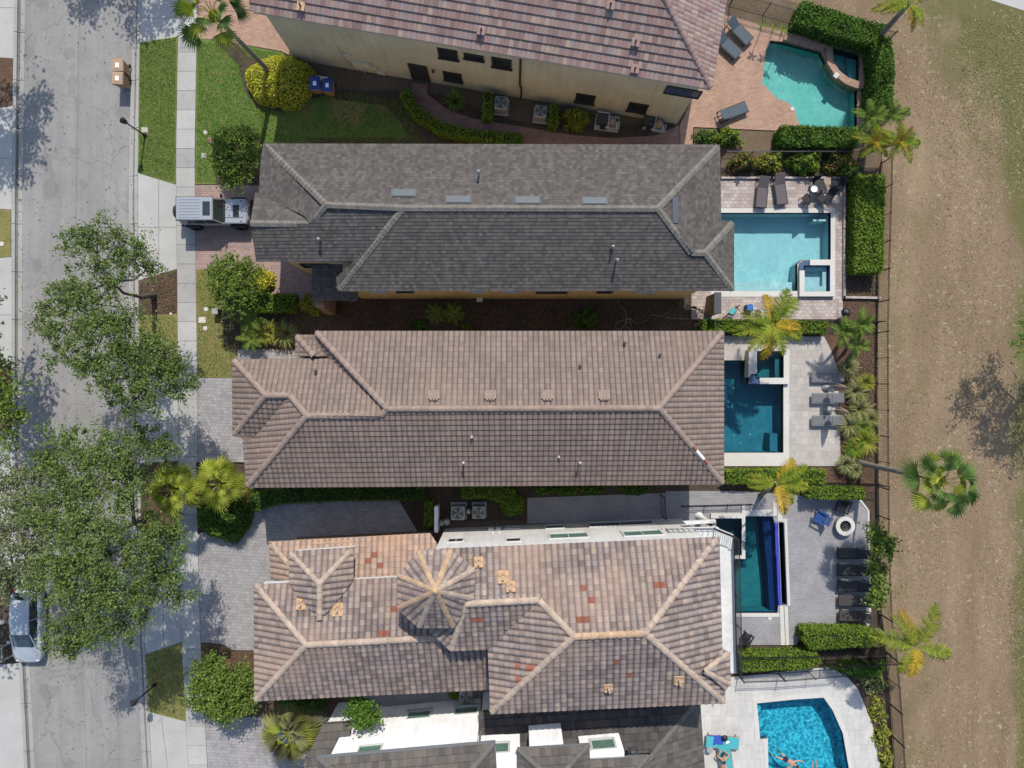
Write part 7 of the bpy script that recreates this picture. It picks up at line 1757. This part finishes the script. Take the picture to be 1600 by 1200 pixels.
# boxy off-road car, nose to +X
jp = W(0, 0); X0 = -18.1; Y0 = 10.52
jeep = thing('parked_car', 'boxy silver off-road car with rear spare wheel, parked at the shingle house', 'car', (X0, Y0, .0))
b = MB(); b.box((-.55, 0, .86), (3.0, 1.56, .56), bev=.06); b.box((1.35, 0, .84), (1.2, 1.44, .5), bev=.06); b.build('body', silver, jeep)
hd = bx('hood', silver, jeep, ((1.22, 0, 1.12), (1.45, 1.5, .12), .06), ((1.2, 0, 1.2), (1.1, .8, .05), .03))
bx('vent_panel', M['black'], hd, ((1.32, 0, 1.235), (.36, .74, .02), .008))
bx('cowl', M['black'], hd, ((.58, 0, 1.2), (.14, 1.3, .05), .02))
bx('hood_latch', M['black'], hd, ((1.62, .62, 1.19), (.08, .05, .06), .01), ((1.62, -.62, 1.19), (.08, .05, .06), .01))
# cabin
b = MB(); q4 = lambda x, w, z: [Vector((x, -w, z)), Vector((x, w, z))]
vs = [(-2.05, -.76, 1.14), (.55, -.76, 1.14), (.55, .76, 1.14), (-2.05, .76, 1.14), (-2.0, -.66, 1.76), (.12, -.66, 1.76), (.12, .66, 1.76), (-2.0, .66, 1.76)]
b.add(vs, [(3, 2, 1, 0), (4, 5, 6, 7), (0, 1, 5, 4), (1, 2, 6, 5), (2, 3, 7, 6), (3, 0, 4, 7)]); b.build('cabin', silver, jeep)
def side_glass(par, s_, x0, x1, x2, x3, z0=1.2, z1=1.66, y0=.765, y1=.685, nm='side_window'):
    b = MB(); vs = [(x0, s_ * (y0 - .0), z0), (x1, s_ * (y0 - .0), z0), (x2, s_ * y1, z1), (x3, s_ * y1, z1)]; b.add(vs + [(x, y + s_ * .012, z) for x, y, z in vs], [(0, 1, 2, 3), (7, 6, 5, 4), (0, 4, 5, 1), (1, 5, 6, 2), (2, 6, 7, 3), (3, 7, 4, 0)]); b.build(nm, M['glassd'], par)
for s_ in (-1, 1):
    side_glass(jeep, s_, -1.95, -1.3, -1.3, -1.92); side_glass(jeep, s_, -1.2, -.5, -.5, -1.2); side_glass(jeep, s_, -.4, .4, .12, -.4)
b = MB(); vs = [(.565, -.66, 1.18), (.565, .66, 1.18), (.15, .6, 1.72), (.15, -.6, 1.72)]; b.add(vs + [(x + .015, y, z + .01) for x, y, z in vs], [(0, 1, 2, 3), (7, 6, 5, 4)]); b.build('windscreen', M['glassd'], jeep)
rf = bx('roof', silver, jeep, ((-.95, 0, 1.8), (2.2, 1.40, .1), .05))
b = MB()
for i in range(7): b.box((-1.25, -.54 + i * .18, 1.86), (1.25, .05, .025), bev=.01)
b.build('roof_ribs', silver, rf)
bx('sunroof', M['glassd'], rf, ((-.22, 0, 1.865), (.44, .84, .02), .008))
bx('roof_trim', M['black'], rf, ((-.95, .71, 1.78), (2.24, .03, .06), .01), ((-.95, -.71, 1.78), (2.24, .03, .06), .01), ((-2.06, 0, 1.78), (.03, 1.42, .06), .01))
for x in (-1.45, 1.32):
    for s_ in (-1, 1):
        wheel(jeep, x, s_ * .8, .4, .25, M['dgrey']); bx('fender', M['black'], jeep, ((x, s_ * .82, .84), (.95, .22, .07), .03))
wheel(jeep, -2.28, -.03, .39, .24, M['dgrey'], 'X', 'spare_wheel', 1.12)
bx('bumper', M['black'], jeep, ((-2.18, 0, .58), (.16, 1.62, .2), .04)); bx('bumper', M['black'], jeep, ((2.08, 0, .58), (.2, 1.66, .22), .04))
bx('grille', silver, jeep, ((1.97, 0, .9), (.06, 1.1, .46), .02))
for s_ in (-1, 1):
    bx('headlight', M['wframe'], jeep, ((2.01, s_ * .42, .98), (.03, .2, .2), .01)); bx('tail_light', M['tail'], jeep, ((-2.08, s_ * .7, .95), (.08, .12, .22), .02))
    bx('mirror', M['black'], jeep, ((.42, s_ * .92, 1.24), (.12, .2, .18), .04))
# white family car, nose to -Y (length along local X, rotated)
car = thing('parked_car', 'white family hatchback parked at the left kerb under the oak, dappled with shade', 'car', (-29.85, -14.85, -.07), R(-90))
def ring(x, w, zb, zs, wt, ztp):
    half = [(0, zb), (w * .86, zb), (w * .98, zb + .12), (w, zs - .18), (w * .97, zs), (wt, ztp - .05), (wt * .86, ztp), (0, ztp)]
    return [Vector((x, y, z)) for y, z in half] + [Vector((x, -y, z)) for y, z in reversed(half[1:-1])]
b = MB()
S_ = [(-2.28, .62, .35, .7, .5, .74), (-2.2, .8, .28, .82, .66, .92), (-1.9, .87, .24, .92, .74, 1.0), (-1.3, .9, .22, .94, .78, 1.0), (0, .91, .2, .94, .8, .99), (.9, .9, .2, .92, .78, .98), (1.2, .89, .22, .88, .74, .96), (1.8, .86, .24, .8, .66, .88), (2.15, .78, .28, .7, .56, .76), (2.32, .58, .34, .58, .42, .62)]
loft(b, [ring(*s) for s in S_]); b.build('body', whitep, car)
b = MB()
C2 = [(-2.08, .74, .62, .98, 1.02), (-1.75, .76, .62, .98, 1.34), (-1.35, .77, .6, .98, 1.46), (-.4, .78, .6, .98, 1.49), (.25, .77, .58, .98, 1.43), (.75, .75, .58, .98, 1.22), (1.25, .7, .6, .96, .99)]
loft(b, [[Vector((x, -w, z0)), Vector((x, w, z0)), Vector((x, wt, z1 - .03)), Vector((x, wt * .7, z1)), Vector((x, -wt * .7, z1)), Vector((x, -wt, z1 - .03))] for x, w, wt, z0, z1 in C2], smooth=False); b.build('glasshouse', M['glassd'], car)
b = MB()
R2 = [(-1.72, .6, 1.35), (-1.35, .61, 1.48), (-.4, .61, 1.515), (.2, .59, 1.46), (.36, .58, 1.41)]
loft(b, [[Vector((x, -w, z - .06)), Vector((x, w, z - .06)), Vector((x, w * .96, z)), Vector((x, w * .5, z + .02)), Vector((x, -w * .5, z + .02)), Vector((x, -w * .96, z))] for x, w, z in R2]); b.build('roof', whitep, car)
for s_ in (-1, 1):
    b = MB(); b.tube([(-2.0, s_ * .7, .98), (-1.72, s_ * .63, 1.36)], .04, 6); b.tube([(.36, s_ * .6, 1.4), (.8, s_ * .66, 1.2), (1.24, s_ * .7, .97)], .035, 6); b.tube([(-.5, s_ * .79, .98), (-.5, s_ * .62, 1.46)], .025, 6); b.build('pillar', whitep, car)
    bx('mirror', whitep, car, ((.95, s_ * .98, 1.0), (.14, .2, .12), .04)); bx('tail_light', M['tail'], car, ((-2.13, s_ * .66, .84), (.18, .2, .2), .04)); bx('headlight', M['wframe'], car, ((2.12, s_ * .6, .66), (.26, .24, .1), .03))
    bx('door_seam', M['dgrey'], car, ((-.5, s_ * .905, .6), (.012, .01, .55), .001), ((.55, s_ * .903, .6), (.012, .01, .55), .001))
    for x in (-1.38, 1.38): wheel(car, x, s_ * .8, .33, .2, M['alu'])
bx('number_plate', M['wframe'], car, ((-2.3, 0, .62), (.02, .4, .12), .005))

# ------------------------------------------------------------------ people
def skin_body(name, V_, E_, mat, parent, root=0, lv=2):
    me = bpy.data.meshes.new(name); me.from_pydata([v[:3] for v in V_], E_, []); me.materials.append(mat)
    o = bpy.data.objects.new(name, me); COL.objects.link(o); o.parent = parent
    o.modifiers.new('skin', 'SKIN').use_smooth_shade = True
    for i, v in enumerate(V_): sv = me.skin_vertices[0].data[i]; r_ = v[3] if len(v) > 3 else .05; sv.radius = (r_, v[4] if len(v) > 4 else r_); sv.use_root = (i == root)
    s_ = o.modifiers.new('sub', 'SUBSURF'); s_.levels = lv; s_.render_levels = lv
    return o
def person(label, loc, rotz, pose, skin, hairc, suit, zoff=0.0, long_hair=False):
    """pose: dict of joints in local metres; body lies along X, head +X"""
    t = thing('person', label, 'person', loc, rotz)
    J = pose; V_ = []; E_ = []; idx = {}
    def add(n, p, r_, par=None, r2=None): idx[n] = len(V_); V_.append((*p, r_, r2 or r_)); (E_.append((idx[par], idx[n])) if par else None)
    add('pelvis', J['pelvis'], .15, None, .11); add('waist', J['waist'], .125, 'pelvis', .1); add('chest', J['chest'], .16, 'waist', .11); add('neck', J['neck'], .055, 'chest'); 
    add('chin', tuple(Vector(J['neck']).lerp(Vector(J['head']), .45)), .07, 'neck'); add('head', J['head'], .095, 'chin', .085); add('crown', tuple(Vector(J['head']) + (Vector(J['head']) - Vector(J['neck'])).normalized() * .08), .07, 'head')
    for s_ in 'LR':
        add('sh' + s_, J['sh' + s_], .06, 'chest'); add('el' + s_, J['el' + s_], .042, 'sh' + s_); add('wr' + s_, J['wr' + s_], .028, 'el' + s_)
        d = (Vector(J['wr' + s_]) - Vector(J['el' + s_])).normalized(); sd = d.cross(Vector((0, 0, 1))).normalized(); w = Vector(J['wr' + s_])
        add('pm' + s_, tuple(w + d * .07), .03, 'wr' + s_, .018)
        for k, (o_, l_) in enumerate(((-.03, .07), (-.01, .085), (.01, .08), (.03, .06))):
            add('f%d%s' % (k, s_), tuple(w + d * .10 + sd * o_), .009, 'pm' + s_); add('g%d%s' % (k, s_), tuple(w + d * (.10 + l_) + sd * o_ * 1.3 + Vector((0, 0, -.015))), .007, 'f%d%s' % (k, s_))
        add('t' + s_, tuple(w + d * .05 + sd * -.05), .009, 'pm' + s_)
        add('hp' + s_, J['hp' + s_], .085, 'pelvis'); add('kn' + s_, J['kn' + s_], .055, 'hp' + s_); add('cf' + s_, tuple(Vector(J['kn' + s_]).lerp(Vector(J['an' + s_]), .35)), .05, 'kn' + s_); add('an' + s_, J['an' + s_], .035, 'cf' + s_)
        add('to' + s_, J['to' + s_], .03, 'an' + s_)
    # face: nose
    f = Vector(J.get('face', (0, 0, 1))); add('nose', tuple(Vector(J['head']) + f * .1), .012, 'head')
    bd = skin_body('body', V_, E_, skin, t)
    hp = Vector(J['head']); up = (hp - Vector(J['neck'])).normalized()
    hb = MB(); c = hp + up * .03 - f * .03; n = 12
    for j in range(6):
        pass
    hb.lathe((0, 0, 0), [(.0, -.115), (.07, -.09), (.1, -.03), (.108, .02), (.09, .07), (.045, .105), (.0, .115)], 14)
    q_ = up.to_track_quat('Z', 'Y').to_matrix(); hb.v = [tuple(c + q_ @ Vector(v)) for v in hb.v]
    if long_hair: hb.tube([c, c - up * .12 - f * .05, c - up * .26 - f * .06], [.09, .08, .03], 8)
    hb.build('hair', hairc, t)
    for s_ in (-1, 1):
        eb = MB(); side = up.cross(f).normalized(); e = hp + f * .088 + side * s_ * .032 + up * .015; eb.lathe(e - Vector((0, 0, .008)), [(.0, 0), (.011, .004), (.011, .012), (.0, .016)], 8); eb.build('eye', M['black'], bd)
    if suit:
        for kind, m in suit:
            SV = []; SE = []
            if kind == 'shorts': SV = [(*J['waist'], .13, .105), (*J['pelvis'], .17, .125)] + [(*tuple(Vector(J['hp' + s_]).lerp(Vector(J['kn' + s_]), q__)), .098 - .01 * q__) for s_ in 'LR' for q__ in (.0, .45)]; SE = [(0, 1), (1, 2), (2, 3), (1, 4), (4, 5)]
            if kind == 'top': SV = [(*J['pelvis'], .165, .12), (*J['waist'], .14, .112), (*J['chest'], .175, .125)]; SE = [(0, 1), (1, 2)]
            skin_body('clothing_' + kind, SV, SE, m, t)
    return t
skA = plain('light_skin', P(214, 160, 130), .55, var=.05); skB = plain('tanned_skin', P(190, 130, 100), .55, var=.05)
lie = dict(pelvis=(0, 0, 0), waist=(.16, 0, .01), chest=(.38, 0, .02), neck=(.58, 0, .02), head=(.74, 0, .04), shL=(.48, .17, .02), elL=(.66, .36, .0), wrL=(.86, .24, .03), shR=(.48, -.17, .02), elR=(.28, -.36, 0), wrR=(.04, -.34, .0),
           hpL=(-.1, .09, 0), knL=(-.5, .13, .03), anL=(-.9, .14, 0), toL=(-1.02, .16, .06), hpR=(-.1, -.09, 0), knR=(-.5, -.15, .1), anR=(-.86, -.12, 0), toR=(-.98, -.13, .06), face=(0, 0, 1))
swim = dict(lie); swim.update(elL=(.68, .34, -.02), wrL=(.9, .4, -.04), elR=(.3, -.4, -.05), wrR=(.4, -.62, -.08), knL=(-.45, .15, -.12), anL=(-.78, .22, -.3), knR=(-.48, -.18, -.05), anR=(-.86, -.24, -.18), toL=(-.9, .24, -.34), toR=(-.98, -.26, -.2), face=(.3, 0, -.9))
swim['face'] = tuple(Vector((.3, 0, -.95)).normalized())
person('person swimming face down in the rippled blue pool, wearing dark shorts', W(1229, 1187, -.02), R(-32), swim, skA, plain('brown_hair', P(70, 50, 40), .8), [('shorts', plain('navy_trunks', P(36, 46, 74), .9))])
fl = dict(lie); 
person('person floating face up in the rippled blue pool, only the legs in view', W(1271, 1212, .02), R(-92), fl, skB, plain('dark_hair', P(40, 30, 28), .8), [('shorts', plain('orange_trunks', P(220, 110, 60), .9))])
sun_ = dict(lie); sun_.update(elL=(.62, .38, .1), wrL=(.84, .2, .1), elR=(.62, -.36, .1), wrR=(.82, -.16, .12), chest=(.36, 0, .08), neck=(.54, 0, .12), head=(.68, 0, .16), shL=(.44, .17, .1), shR=(.44, -.17, .1), knR=(-.42, -.12, .2), anR=(-.72, -.12, .0), toR=(-.84, -.12, .04))
person('person in a dark teal swimsuit lying on the lower teal lounger', W(1131, 1195, .52), R(95), sun_, skA, plain('dark_brown_hair', P(52, 36, 32), .8), [('top', plain('dark_teal_swimsuit', P(34, 74, 92), .85))], long_hair=True)
